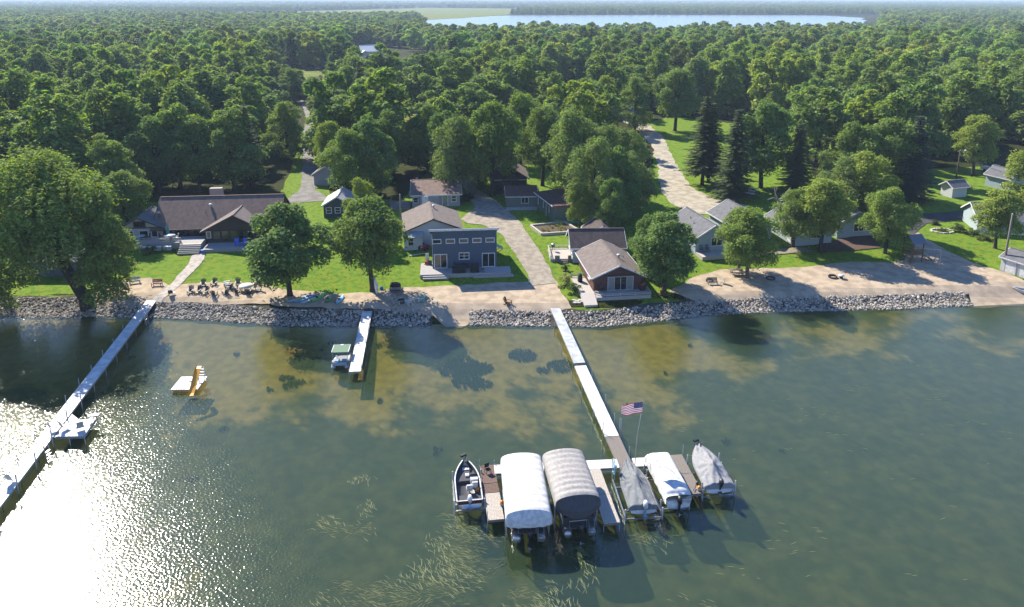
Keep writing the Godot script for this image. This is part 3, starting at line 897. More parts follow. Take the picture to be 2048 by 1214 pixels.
func build_shrubs() -> void:
	shrub(Vector3(7.29, 1.30, -91.52), 2.3, 1.3, Color(0.34, 0.34, 0.12), 501, "pale cream ornamental shrub at the end of the driveway")
	shrub(Vector3(8.16, 1.23, -88.97), 2.0, 1.2, Color(0.12, 0.17, 0.03), 502, "round green shrub at the foot of the red cottage's ramp")
	shrub(Vector3(7.58, 1.55, -96.62), 1.5, 0.7, Color(0.11, 0.12, 0.04), 503, "small dark shrub between the white deck steps and pale shrub")
	shrub(Vector3(19.75, 1.20, -88.70), 1.0, 0.8, Color(0.16, 0.09, 0.06), 504, "low reddish shrub at the top of the rocks by the right beach")
	shrub(Vector3(18.88, 1.32, -93.63), 1.5, 1.2, Color(0.16, 0.22, 0.03), 505, "bright green shrub in the shade of the red cottage wall")
	shrub(Vector3(-52.29, 1.79, -103.88), 1.1, 0.7, Color(0.10, 0.19, 0.03), 506, "leafy plant in front of the lodge deck railing")
	shrub(Vector3(-50.83, 1.78, -103.48), 0.8, 0.5, Color(0.10, 0.17, 0.03), 507, "smaller leafy plant by the lodge stairs")
	shrub(Vector3(-54.32, 1.75, -102.90), 1.8, 1.2, Color(0.10, 0.14, 0.03), 508, "rounded shrub at the left corner of the lodge deck")
	shrub(Vector3(-27.06, 2.03, -105.71), 2.6, 2.0, Color(0.08, 0.13, 0.03), 509, "large dark shrub on the lawn left of the dark tree")
	shrub(Vector3(-25.32, 1.96, -104.10), 1.8, 1.3, Color(0.19, 0.21, 0.08), 510, "greyish pale shrub at the edge of the lawn")
	shrub(Vector3(-29.39, 2.12, -108.29), 3.0, 1.7, Color(0.07, 0.12, 0.03), 511, "tall dark shrub below the small grey shed")
	shrub(Vector3(73.13, 2.04, -113.07), 1.7, 1.6, Color(0.08, 0.12, 0.03), 512, "dark hedge shrub by the corner of the white and blue cottage")
	shrub(Vector3(74.24, 1.95, -111.28), 1.5, 1.5, Color(0.10, 0.14, 0.03), 513, "green hedge shrub along the white and blue cottage")
	shrub(Vector3(74.91, 1.84, -109.13), 1.4, 1.4, Color(0.12, 0.15, 0.03), 514, "lighter hedge shrub nearest the low tree by the cottage")
	shrub(Vector3(70.23, 2.03, -112.59), 1.1, 0.9, Color(0.08, 0.12, 0.03), 515, "low shrub in the stone ringed island of the lawn")
	shrub(Vector3(70.97, 2.16, -116.22), 1.2, 1.2, Color(0.07, 0.10, 0.03), 516, "low shrub beside the dark service road")
	shrub(Vector3(-9.77, 2.20, -128.57), 2.4, 2.4, Color(0.035, 0.045, 0.018), 517, "dark maroon green shrub right of the grey flat roofed cottage")
	shrub(Vector3(-7.89, 2.20, -131.30), 1.8, 1.5, Color(0.04, 0.05, 0.02), 518, "dark low shrub at the inside bend of the driveway")
	shrub(Vector3(26.08, 2.02, -108.60), 3.2, 2.0, Color(0.09, 0.14, 0.03), 519, "tall shrub against the light blue cottage with a deck")
	for i in 5:
		shrub(on_ground(-84.0 + i * 5.5, -106.0 - (i % 2) * 5.0), 3.5, 2.4, Color(0.06, 0.10, 0.025), 530 + i, ["dark bush in the shade left of the lodge under the cottonwood", "leafy bush behind the steel blue cottage", "low bush between blue cottage and lodge", "bush by the steel blue cottage's back wall", "shaded bush next to the lodge's cream wing"][i])


func inside_any(p: Vector2, polys: Array) -> bool:
	for q in polys:
		if Geometry2D.is_point_in_polygon(p, q):
			return true
	return false


func build_woods() -> void:
	var clear := []
	clear.append(PackedVector2Array([Vector2(-49.33, -75.71), Vector2(-69.30, -110.72), Vector2(-72.74, -131.30), Vector2(-50.24, -134.14), Vector2(-52.68, -153.46), Vector2(-69.89, -204.33), Vector2(-79.85, -269.48), Vector2(-73.51, -269.48), Vector2(-47.00, -177.58), Vector2(-36.49, -138.62), Vector2(-21.87, -136.72), Vector2(-22.07, -160.78), Vector2(-8.62, -164.96), Vector2(-8.77, -180.71), Vector2(8.39, -180.71), Vector2(12.46, -138.62), Vector2(16.88, -134.14), Vector2(22.00, -177.58), Vector2(25.87, -223.64), Vector2(30.50, -235.73), Vector2(41.41, -242.25), Vector2(51.74, -231.56), Vector2(81.41, -207.60), Vector2(66.65, -160.78), Vector2(60.13, -136.72), Vector2(78.68, -136.72), Vector2(93.95, -160.78), Vector2(113.74, -164.96), Vector2(164.94, -183.95), Vector2(72.86, -75.71)]))
	clear.append(PackedVector2Array([Vector2(-101.21, -299.91), Vector2(-125.98, -391.91), Vector2(-96.43, -391.91), Vector2(-69.13, -299.91)]))
	clear.append(PackedVector2Array([Vector2(-83.92, -360.47), Vector2(-125.25, -550.67), Vector2(-89.52, -561.98), Vector2(-42.65, -466.02), Vector2(-39.81, -403.61), Vector2(-57.93, -360.47)]))
	clear.append(PackedVector2Array([Vector2(-34.38, -183.95), Vector2(-48.24, -272.25), Vector2(-36.73, -276.51), Vector2(-24.82, -183.95)]))
	clear.append(PackedVector2Array([Vector2(10.96, -231.56), Vector2(16.50, -306.81), Vector2(35.55, -306.81), Vector2(26.43, -231.56)]))
	clear.append(PackedVector2Array([Vector2(-148.84, -982.66), Vector2(-154.08, -1275.64), Vector2(-15.15, -1605.97), Vector2(316.77, -1703.84), Vector2(686.20, -1653.47), Vector2(685.63, -1440.34), Vector2(506.83, -1018.72), Vector2(340.87, -874.21), Vector2(99.49, -834.66), Vector2(-113.04, -860.62)]))
	clear.append(PackedVector2Array([Vector2(-1166.54, -1875.12), Vector2(-650.89, -2084.47), Vector2(-326.92, -2965.91), Vector2(137.07, -2682.59), Vector2(-15.60, -1653.47), Vector2(-141.17, -1275.64), Vector2(-373.46, -1305.52), Vector2(-557.96, -1369.64)]))
	clear.append(PackedVector2Array([Vector2(-1017.76, -2889.63), Vector2(-701.23, -3220.90), Vector2(-246.19, -3523.70), Vector2(-218.83, -3131.18), Vector2(-613.57, -2817.17), Vector2(-909.00, -2682.59)]))
	# scrubby low growth round the wet meadows
	var low := []
	low.append(PackedVector2Array([Vector2(-83.39, -228.53), Vector2(-112.50, -327.48), Vector2(-73.04, -327.48), Vector2(-49.17, -228.53)]))
	low.append(PackedVector2Array([Vector2(-78.68, -327.48), Vector2(-96.57, -422.51), Vector2(-63.79, -416.02), Vector2(-33.17, -360.47), Vector2(-28.04, -262.78), Vector2(-49.89, -262.78)]))
	low.append(PackedVector2Array([Vector2(8.78, -205.96), Vector2(11.81, -250.32), Vector2(29.19, -250.32), Vector2(24.63, -205.96)]))
	rng.seed = 4242
	var patch := FastNoiseLite.new()
	patch.seed = 21
	patch.frequency = 0.012
	var kinds := ["oak", "maple", "basswood", "ash", "willow"]
	var all := []
	var z := -128.0
	while z > -1650.0:
		var g := -z
		var step := 10.6 if g < 400.0 else 11.5 if g < 800.0 else 13.0
		var half := g * 0.76 + 24.0
		var x := -half
		while x < half:
			var px := x + rng.randf_range(-0.42, 0.42) * step
			var pz := z + rng.randf_range(-0.42, 0.42) * step
			var roll := rng.randf()
			var size := rng.randf()
			x += step
			if inside_any(Vector2(px, pz), clear):
				continue
			if g < 150.0 and px > -66.0 and px < 40.0:
				continue
			if g > 700.0 and px > -0.12 * g and px < 0.5 * g:
				continue
			var short := 0.6 if inside_any(Vector2(px, pz), low) else 1.0
			var w := patch.get_noise_2d(px, pz) + (roll - 0.5) * 0.9
			var kind: String = kinds[0] if w < -0.16 else kinds[1] if w < 0.06 else kinds[2] if w < 0.2 else kinds[3] if w < 0.32 else kinds[4]
			if roll > 0.965:
				kind = "spruce"
			all.append([px, pz, kind, (lerpf(11.5, 22.0, size) + 3.0 * patch.get_noise_2d(px + 500.0, pz)) * short * (1.0 if g < 450.0 else 0.8), step * lerpf(0.44, 0.74, size * 0.6 + rng.randf() * 0.4) * sqrt(short), rng.randf() * TAU, rng.randf_range(0.62, 1.42), rng.randf_range(0.82, 1.2)])
		z -= step * 0.92
	all.sort_custom(func(a, b): return a[1] > b[1])
	var zones := ["in the wood behind the long brown lodge", "in the wood beyond the paved road", "in the wood beyond the cottages and driveway", "in the wood beyond the gravel drive", "in the wood behind the white garden shed"]
	var looks := {"oak": ["oak_tree", "dark green round topped oak"], "maple": ["maple_tree", "mid green maple"], "basswood": ["basswood_tree", "leafy bluish green basswood"], "ash": ["ash_tree", "yellow green ash"], "willow": ["willow_tree", "grey green feathery willow"], "spruce": ["spruce_tree", "dark pointed spruce"]}
	var singles := 0
	var rest := {}
	for a in all:
		var at := Vector3(a[0], terrain(a[0], a[1]), a[1])
		var ratio: float = a[0] / -a[1]
		if singles < 300 and absf(ratio) < 0.72:
			singles += 1
			var zone: String = zones[0 if ratio < -0.30 else 1 if ratio < -0.17 else 2 if ratio < 0.17 else 3 if ratio < 0.46 else 4]
			var kind: String = a[2]
			var mesh := "near_spruce_0" if kind == "spruce" else "mid_%s_%d" % [kind, singles % 2]
			plant_tree(looks[kind][0], mesh, at, a[3], a[4] * (0.75 if kind == "spruce" else 1.0), ("tall " if a[3] > 18.5 else "low " if a[3] < 13.5 else "") + ("broad " if a[4] > 6.9 else "narrow " if a[4] < 5.6 else "") + looks[kind][1] + " " + zone, "trees " + zone, rad_to_deg(a[5])).rotation.x = 0.07 * sin(a[5] * 7.0)
			continue
		var kind2: String = a[2]
		if a[1] > -430.0 and kind2 != "spruce":
			kind2 = ("mid " if a[6] < 1.0 else "mie ") + kind2
		if not rest.has(kind2):
			rest[kind2] = []
		rest[kind2].append(a)
	var wood := Node3D.new()
	wood.name = "woodland"
	add_child(wood)
	wood.set_meta("kind", "stuff")
	wood.set_meta("label", "dense mixed wood stretching away behind the resort")
	for kind in rest:
		var list: Array = rest[kind]
		var from := "far_%s_0" % kind
		if kind.begins_with("mi"):
			from = "mid_%s_%d" % [kind.substr(4), 0 if kind.begins_with("mid") else 1]
		scatter(wood, "crowns", crowns[from], list, kind == "spruce")
	# distant woods round the marsh and across the far lake
	var far := {"oak": [], "maple": [], "willow": []}
	z = -1700.0
	while z > -8200.0:
		var g := -z
		var step := 17.0 if g < 2200.0 else 40.0 if g < 4000.0 else 110.0
		var half := g * 0.74
		var x := -half
		while x < half:
			var px := x + rng.randf_range(-0.5, 0.5) * step
			var pz := z + rng.randf_range(-0.5, 0.5) * step
			x += step * 0.8
			if inside_any(Vector2(px, pz), clear):
				continue
			if g < 1900.0 and px < 0.0 and rng.randf() < 0.8:
				continue
			var kind: String = ["oak", "maple", "willow"][rng.randi() % 3]
			var grow := step / 14.0
			far[kind].append([px, pz, kind, rng.randf_range(11.0, 17.0) * (1.0 if g < 4000.0 else 1.15), 6.0 * maxf(1.0, grow * 0.8), rng.randf() * TAU, rng.randf_range(0.8, 1.2), 1.0])
		z -= step * (1.0 if g < 4000.0 else 2.0)
	var dist := Node3D.new()
	dist.name = "distant_woodland"
	add_child(dist)
	dist.set_meta("kind", "stuff")
	dist.set_meta("label", "hazy woods round the marsh and beyond the far lake")
	for kind in far:
		scatter(dist, "crowns", crowns["far_%s_0" % kind], far[kind], false)
	print("trees ", all.size(), " singles ", singles)


func scatter(par: Node3D, called: String, mesh: Mesh, list: Array, conif: bool) -> void:
	var mm := MultiMesh.new()
	mm.transform_format = MultiMesh.TRANSFORM_3D
	mm.use_colors = true
	mm.mesh = mesh
	mm.instance_count = list.size()
	for i in list.size():
		var a: Array = list[i]
		var sc := Vector3(a[4] / 3.6, a[3] / 16.0, a[4] / 3.6) * Vector3(0.75, 1, 0.75) if conif else Vector3(a[4] / 4.5, a[3] / 12.0, a[4] / 4.5)
		mm.set_instance_transform(i, Transform3D(Basis(Vector3.RIGHT, 0.09 * sin(a[5] * 7.0)) * Basis(Vector3.UP, a[5]).scaled_local(sc * Vector3(0.85 + 0.3 * a[6] * 0.5, 1.0, 1.1 - 0.2 * a[6] * 0.5)), Vector3(a[0], terrain(a[0], a[1]), a[1])))
		mm.set_instance_color(i, Color(a[6] * a[7], a[6], a[6]))
	var o := MultiMeshInstance3D.new()
	o.name = called
	o.multimesh = mm
	o.material_override = mats["leaf"]
	par.add_child(o, true)
	o.set_meta("kind", "stuff")


# ---------------------------------------------------------------- shore rocks
func stone_mesh(seed_: int) -> ArrayMesh:
	rng.seed = seed_
	var rings := []
	var lumps := []
	for i in 5:
		lumps.append([sphere_dir(), rng.randf_range(0.72, 0.95)])
	var k := MB.new()
	for j in 4:
		var r := PackedVector3Array()
		var lat := lerpf(-1.25, 1.25, j / 3.0)
		for i in 7:
			var a := TAU * (i + 0.5 * (j % 2)) / 7.0
			var d := Vector3(cos(a) * cos(lat), sin(lat), sin(a) * cos(lat))
			var s := 1.0 + rng.randf_range(-0.1, 0.1)
			for l in lumps:
				var q: float = d.dot(l[0])
				if q * s > l[1] * 0.9:
					s = l[1] * 0.9 / q
			r.append(d * s * Vector3(1.0, 0.68, 0.8))
		rings.append(r)
	k.loft(rings)
	k.fan(rings[0])
	k.fan(rings[3], true)
	return k.mesh()


func riprap(label: String, x0: float, x1: float, gaps: Array, top: float, seed_: int) -> void:
	var shapes := []
	for i in 6:
		shapes.append(stone_mesh(700 + i))
	rng.seed = seed_
	var o := thing("riprap_bank", label, "stone bank")
	var st := []
	var n := int((x1 - x0) * top * 36.0)
	for i in n:
		var x := rng.randf_range(x0, x1)
		var d := rng.randf_range(-0.5, top)
		var skip := false
		for g in gaps:
			if x > g[0] and x < g[1]:
				skip = true
		if skip:
			continue
		var s := 0.09 + 0.11 * pow(rng.randf(), 2.0) + (0.13 * rng.randf() if rng.randf() < 0.08 else 0.0)
		st.append([s, x, shore_z(x) - d, rng.randf() * TAU, rng.randf_range(-0.5, 0.5), rng.randi() % 6, rng.randf()])
	st.sort_custom(func(a, b): return a[0] > b[0])
	var tones := ["stone_light", "stone_mid", "stone_mid", "stone_dark", "stone_rust", "stone_light"]
	var mms := []
	for i in 6:
		mms.append([])
	for i in st.size():
		var a: Array = st[i]
		var tf := Transform3D(Basis(Vector3.UP, a[3]) * Basis(Vector3.RIGHT, a[4]) * Basis.from_scale(Vector3.ONE * a[0]), Vector3(a[1], terrain(a[1], a[2]) + a[0] * 0.3 + 0.05, a[2]))
		if i < 290:
			var p := mesh_part(o, "stone", shapes[a[5]], tones[int(a[6] * 5.99)])
			p.transform = tf
		else:
			mms[a[5]].append([tf, a[6]])
	for i in 6:
		var mm := MultiMesh.new()
		mm.transform_format = MultiMesh.TRANSFORM_3D
		mm.use_colors = true
		mm.mesh = shapes[i]
		mm.instance_count = mms[i].size()
		for j in mms[i].size():
			mm.set_instance_transform(j, mms[i][j][0])
			var q: float = mms[i][j][1]
			var tone := lerpf(0.15, 0.44, q * q * 0.6 + q * 0.4)
			mm.set_instance_color(j, Color(tone * (1.1 if j % 3 else 1.2), tone, tone * (0.86 if j % 2 else 0.76)))
		var r := MultiMeshInstance3D.new()
		r.name = "small_stones"
		r.multimesh = mm
		r.material_override = mats["stone"]
		o.add_child(r, true)
		r.set_meta("kind", "stuff")


# ---------------------------------------------------------------- buildings
func roof_slab(k: MB, a: Vector3, b: Vector3, c: Vector3, d: Vector3, thick: float) -> void:
	var dn := Vector3(0, -thick, 0)
	k.hexa([a + dn, b + dn, c + dn, d + dn, a, b, c, d])


# A gabled block whose ridge runs along its local z; turn 90 degrees for a ridge along x.
func gable(par: Node3D, xf: Transform3D, w: float, d: float, eave: float, ridge: float, wall: String, roof: String, trim: String, oh := 0.45, og := 0.4, peak := 0.0) -> MeshInstance3D:
	var k := MB.new()
	k.t = xf
	var z0 := -d / 2.0
	var z1 := d / 2.0
	var ring := func(z: float) -> PackedVector3Array:
		return PackedVector3Array([Vector3(-w / 2, -0.6, z), Vector3(w / 2, -0.6, z), Vector3(w / 2, eave, z), Vector3(peak, ridge, z), Vector3(-w / 2, eave, z)])
	k.loft([ring.call(z0), ring.call(z1)])
	k.fan(ring.call(z1))
	k.fan(ring.call(z0), true)
	part(par, "wall", k, wall)
	k = MB.new()
	k.t = xf
	var up := 0.16
	var sl := (ridge - eave) / (w / 2 + peak)
	var sr := (ridge - eave) / (w / 2 - peak)
	var el := Vector3(-w / 2 - oh, eave - sl * oh + up, 0)
	var er := Vector3(w / 2 + oh, eave - sr * oh + up, 0)
	var pk := Vector3(peak, ridge + up, 0)
	var f := Vector3(0, 0, z1 + og)
	var b := Vector3(0, 0, z0 - og)
	roof_slab(k, el + f, pk + f, pk + b, el + b, 0.13)
	roof_slab(k, pk + f + Vector3(0.002, 0, 0), er + f, er + b, pk + b + Vector3(0.002, 0, 0), 0.13)
	k.bar(pk + f + Vector3(0, 0.02, -0.02), pk + b + Vector3(0, 0.02, 0.02), 0.26, 0.06)
	var r := part(par, "roof", k, roof)
	k = MB.new()
	k.t = xf
	var dn := Vector3(0, -0.09, 0)
	for s in [f + Vector3(0, 0, 0.025), b - Vector3(0, 0, 0.025)]:
		k.bar(el + s + dn, pk + s + dn, 0.05, 0.2)
		k.bar(pk + s + dn, er + s + dn, 0.05, 0.2)
	k.bar(el + f + dn + Vector3(-0.03, 0, 0.05), el + b + dn + Vector3(-0.03, 0, -0.05), 0.05, 0.16)
	k.bar(er + f + dn + Vector3(0.03, 0, 0.05), er + b + dn + Vector3(0.03, 0, -0.05), 0.05, 0.16)
	part(par, "fascia", k, trim)
	return r


func place(x: float, y: float, z: float, yaw := 0.0) -> Transform3D:
	return Transform3D(Basis(Vector3.UP, deg_to_rad(yaw)), Vector3(x, y, z))


# xf: centre of the opening on the wall face, +z pointing out of the wall
func window(par: Node3D, xf: Transform3D, w: float, h: float, cols: int, rows: int, frame: String, glass, called := "window") -> MeshInstance3D:
	var k := MB.new()
	k.t = xf
	var e := 0.1
	k.box(Vector3(0, h / 2 + e / 2, 0.04), Vector3(w + 2 * e, e, 0.1))
	k.box(Vector3(0, -h / 2 - e / 2, 0.05), Vector3(w + 2 * e, e, 0.12))
	k.box(Vector3(-w / 2 - e / 2, 0, 0.04), Vector3(e, h, 0.1))
	k.box(Vector3(w / 2 + e / 2, 0, 0.04), Vector3(e, h, 0.1))
	for i in range(1, cols):
		k.box(Vector3(-w / 2 + w * i / cols, 0, 0.04), Vector3(0.07, h, 0.08))
	for i in range(1, rows):
		k.box(Vector3(0, -h / 2 + h * i / rows, 0.045), Vector3(w, 0.06, 0.07))
	var f := part(par, called, k, frame)
	for i in cols:
		for j in rows:
			var p := MB.new()
			p.t = xf
			p.box(Vector3(-w / 2 + w * (i + 0.5) / cols, -h / 2 + h * (j + 0.5) / rows, 0.012), Vector3(w / cols - 0.04, h / rows - 0.03, 0.02))
			var gm: String = glass[i % glass.size()] if glass is Array else glass
			part(f, "pane", p, gm)
	return f


func door(par: Node3D, xf: Transform3D, w: float, h: float, mat: String, frame := "white") -> void:
	var k := MB.new()
	k.t = xf
	k.box(Vector3(0, h / 2, 0.02), Vector3(w, h, 0.06))
	var d := part(par, "door", k, mat)
	k = MB.new()
	k.t = xf
	k.box(Vector3(-w / 2 - 0.06, h / 2, 0.02), Vector3(0.11, h, 0.09))
	k.box(Vector3(w / 2 + 0.06, h / 2, 0.02), Vector3(0.11, h, 0.09))
	k.box(Vector3(0, h + 0.06, 0.02), Vector3(w + 0.24, 0.11, 0.09))
	part(d, "frame", k, frame)
	k = MB.new()
	k.t = xf
	k.tube([Vector3(w * 0.38, h * 0.48, 0.05), Vector3(w * 0.38, h * 0.48, 0.12)], [0.04, 0.04], 6)
	part(d, "handle", k, "galvanised")


# boards laid along local x between z0 and z1, with open joints, on a skirt
func deck(par: Node3D, called: String, x0: float, x1: float, z0: float, z1: float, y: float, mat: String, board := 0.14, skirt := 0.5) -> void:
	var k := MB.new()
	var z := z0
	while z < z1 - 0.02:
		var e := minf(z + board - 0.012, z1)
		k.box(Vector3((x0 + x1) / 2, y - 0.02, (z + e) / 2), Vector3(x1 - x0, 0.04, e - z))
		z += board
	part(par, called, k, mat, false, "stuff")
	k = MB.new()
	k.box(Vector3((x0 + x1) / 2, y - 0.05 - skirt / 2, z1 - 0.04), Vector3(x1 - x0 - 0.06, skirt, 0.05))
	k.box(Vector3((x0 + x1) / 2, y - 0.05 - skirt / 2, z0 + 0.04), Vector3(x1 - x0 - 0.06, skirt, 0.05))
	k.box(Vector3(x0 + 0.03, y - 0.05 - skirt / 2, (z0 + z1) / 2), Vector3(0.05, skirt, z1 - z0 - 0.14))
	k.box(Vector3(x1 - 0.03, y - 0.05 - skirt / 2, (z0 + z1) / 2), Vector3(0.05, skirt, z1 - z0 - 0.14))
	part(par, "skirt", k, mat)


func steps(par: Node3D, x0: float, x1: float, z: float, y: float, n: int, mat: String, run := 0.3, rise := 0.17) -> void:
	for i in n:
		var yy := y - rise * (i + 1)
		boxpart(par, "step", Vector3((x0 + x1) / 2, yy - rise * 0.5 + 0.02, z + run * (i + 0.5) + 0.003 * i), Vector3(x1 - x0, rise + 0.03, run - 0.01), mat)


func railing(par: Node3D, pts: Array, h: float, mat: String, rails := 3) -> void:
	var k := MB.new()
	for i in pts.size() - 1:
		var a: Vector3 = pts[i]
		var b: Vector3 = pts[i + 1]
		for j in rails:
			var y := h * (j + 1.0) / rails
			k.bar(a + Vector3(0, y, 0), b + Vector3(0, y, 0), 0.12 if j == rails - 1 else 0.04, 0.04 if j == rails - 1 else 0.1)
		var n := maxi(1, int(a.distance_to(b) / 1.6))
		for j in n + 1:
			var p := a.lerp(b, float(j) / n)
			k.box(p + Vector3(0, h / 2 - 0.03, 0), Vector3(0.09, h, 0.09))
	part(par, "railing", k, mat)


func vent(par: Node3D, at: Vector3, mat := "galvanised") -> void:
	var k := MB.new()
	k.tube([at, at + Vector3(0, 0.4, 0), at + Vector3(0, 0.42, 0), at + Vector3(0, 0.6, 0), at + Vector3(0, 0.68, 0)], [0.11, 0.11, 0.24, 0.26, 0.06], 10)
	part(par, "roof_vent", k, mat, true)


func vent_pipe(par: Node3D, at: Vector3) -> void:
	tubepart(par, "vent_pipe", [at, at + Vector3(0, 0.4, 0)], [0.05, 0.05], "paint_charcoal", 6)


func build_blue_house() -> void:
	var o := thing("blue_house", "two storey navy blue house with five small upper windows and white framed sliding doors", "house", Vector3(-6.6, 1.58, -96.55), 5.2)
	# shed roof falling to the back
	var k := MB.new()
	var w := 4.46
	var f := 6.05
	var b := 3.2
	var d := -7.2
	k.hexa([Vector3(-w, -0.6, 0), Vector3(w, -0.6, 0), Vector3(w, -0.6, d), Vector3(-w, -0.6, d), Vector3(-w, f, 0), Vector3(w, f, 0), Vector3(w, b, d), Vector3(-w, b, d)])
	part(o, "wall", k, "siding_navy")
	k = MB.new()
	roof_slab(k, Vector3(-w - 0.5, f + 0.28, 0.45), Vector3(w + 0.3, f + 0.28, 0.45), Vector3(w + 0.3, b + 0.1, d - 0.4), Vector3(-w - 0.5, b + 0.1, d - 0.4), 0.22)
	var r := part(o, "roof", k, "roof_grey")
	k = MB.new()
	k.box(Vector3(-0.1, f + 0.16, 0.48), Vector3(2 * w + 0.86, 0.3, 0.05))
	part(r, "fascia", k, "white")
	for x in [-3.93, -2.03, -0.18, 1.68, 3.53]:
		window(o, place(x, 4.45, 0), 1.1, 0.5, 1, 1, "white", "glass_dark" if x < -3 else "glass_tan")
	window(o, place(-0.15, 2.2, 0), 1.3, 0.85, 2, 2, "white", "glass_dark")
	window(o, place(-3.45, 1.52, 0), 1.66, 1.9, 2, 1, "white", ["glass_tan", "glass_dark"], "sliding_door")
	window(o, place(3.28, 1.5, 0), 1.66, 1.9, 2, 1, "white", ["glass_dark", "glass_dark"], "sliding_door")
	boxpart(o, "corner_trim", Vector3(-w - 0.02, 2.6, 0.02), Vector3(0.12, 5.8, 0.12), "siding_navy")
	boxpart(o, "downspout", Vector3(-w - 0.1, 2.6, -0.35), Vector3(0.1, 4.6, 0.1), "white")
	k = MB.new()
	k.tube([Vector3(-0.18, 5.4, 0), Vector3(-0.18, 5.4, 0.06)], [0.11, 0.11], 10)
	part(o, "wall_vent", k, "paint_slate")
	for x in [-2.25, 1.9]:
		boxpart(o, "wall_lamp", Vector3(x, 2.25, 0.06), Vector3(0.1, 0.22, 0.12), "black")
	# side awning
	k = MB.new()
	roof_slab(k, Vector3(w + 1.0, 2.55, -1.3), Vector3(w + 1.0, 2.55, -2.6), Vector3(w + 0.01, 3.05, -2.6), Vector3(w + 0.01, 3.05, -1.3), 0.08)
	var aw := part(o, "awning", k, "roof_metal")
	for z in [-1.4, -2.5]:
		k = MB.new()
		k.bar(Vector3(w + 0.05, 2.0, z), Vector3(w + 0.9, 2.5, z), 0.07)
		part(aw, "bracket", k, "wood_cedar")
	deck(o, "deck_boards", -6.3, 6.3, 0.02, 2.3, 0.45, "deck_grey", 0.15, 0.6)
	deck(o, "deck_boards", -6.3, -4.6, -2.2, 0.0, 0.45, "deck_grey", 0.15, 0.6)
	steps(o, -5.9, -2.4, 2.32, 0.45, 2, "deck_grey", 0.34)
	steps(o, 1.0, 6.6, 2.32, 0.45, 1, "deck_grey", 0.4, 0.3)
	# on the deck: covered grills and a dining set
	var c := o.transform
	for a in [[Vector3(-0.9, 0.45, 1.75), "wide black covered grill on the blue house deck", Vector3(1.9, 1.0, 0.9)], [Vector3(1.25, 0.45, 1.75), "smaller black covered grill on the blue house deck", Vector3(1.3, 1.15, 0.9)]]:
		covered(c * a[0], 4.6, a[2], a[1])
	var g := thing("patio_table", "dark patio table below the small window of the blue house", "table", c * Vector3(-0.1, 0.45, 0.75), 4.6)
	boxpart(g, "tabletop", Vector3(0, 0.73, 0), Vector3(1.5, 0.05, 0.9), "black")
	for x in [-0.65, 0.65]:
		for z in [-0.35, 0.35]:
			boxpart(g, "leg", Vector3(x, 0.35, z), Vector3(0.05, 0.71, 0.05), "black")
	patio_chair(c * Vector3(-1.35, 0.45, 0.65), 94.6, "black", "black patio chair left of the blue house deck table")
	patio_chair(c * Vector3(1.2, 0.45, 0.65), -85.4, "black", "black patio chair right of the blue house deck table")
	var s := thing("side_table", "tiny black side table near the blue house deck edge", "table", c * Vector3(2.3, 0.45, 1.9), 0.0)
	boxpart(s, "tabletop", Vector3(0, 0.42, 0), Vector3(0.5, 0.04, 0.4), "black")
	for x in [-0.2, 0.2]:
		boxpart(s, "leg", Vector3(x, 0.2, 0), Vector3(0.04, 0.4, 0.3), "black")


func covered(at: Vector3, yaw: float, s: Vector3, label: String) -> void:
	var o := thing("covered_grill", label, "grill", at, yaw)
	var rings := []
	for a in [[0.0, 1.0], [0.55, 0.98], [0.78, 0.9], [0.93, 0.72], [1.0, 0.4]]:
		var r := PackedVector3Array()
		for i in 16:
			var t := TAU * i / 16
			var q := pow(absf(cos(t)), 0.55) * signf(cos(t))
			var p := pow(absf(sin(t)), 0.55) * signf(sin(t))
			r.append(Vector3(q * s.x * 0.5 * a[1] * (1.0 + 0.02 * (i % 2)), a[0] * s.y, p * s.z * 0.5 * a[1]))
		rings.append(r)
	var k := MB.new()
	k.loft(rings)
	k.fan(rings[-1], true)
	part(o, "cover", k, "black_cloth", true)
	boxpart(o, "base", Vector3(0, 0.05, 0), Vector3(s.x * 0.8, 0.1, s.z * 0.7), "black")


func patio_chair(at: Vector3, yaw: float, mat: String, label: String) -> void:
	var o := thing("patio_chair", label, "chair", at, yaw)
	boxpart(o, "seat", Vector3(0, 0.43, 0), Vector3(0.52, 0.05, 0.5), mat)
	boxpart(o, "backrest", Vector3(0, 0.78, -0.27), Vector3(0.5, 0.62, 0.05), mat, Basis(Vector3.RIGHT, -0.15))
	for x in [-0.26, 0.26]:
		boxpart(o, "arm", Vector3(x, 0.64, -0.02), Vector3(0.05, 0.04, 0.5), mat)
		for z in [-0.22, 0.22]:
			boxpart(o, "leg", Vector3(x, 0.21, z), Vector3(0.04, 0.42, 0.04), mat)


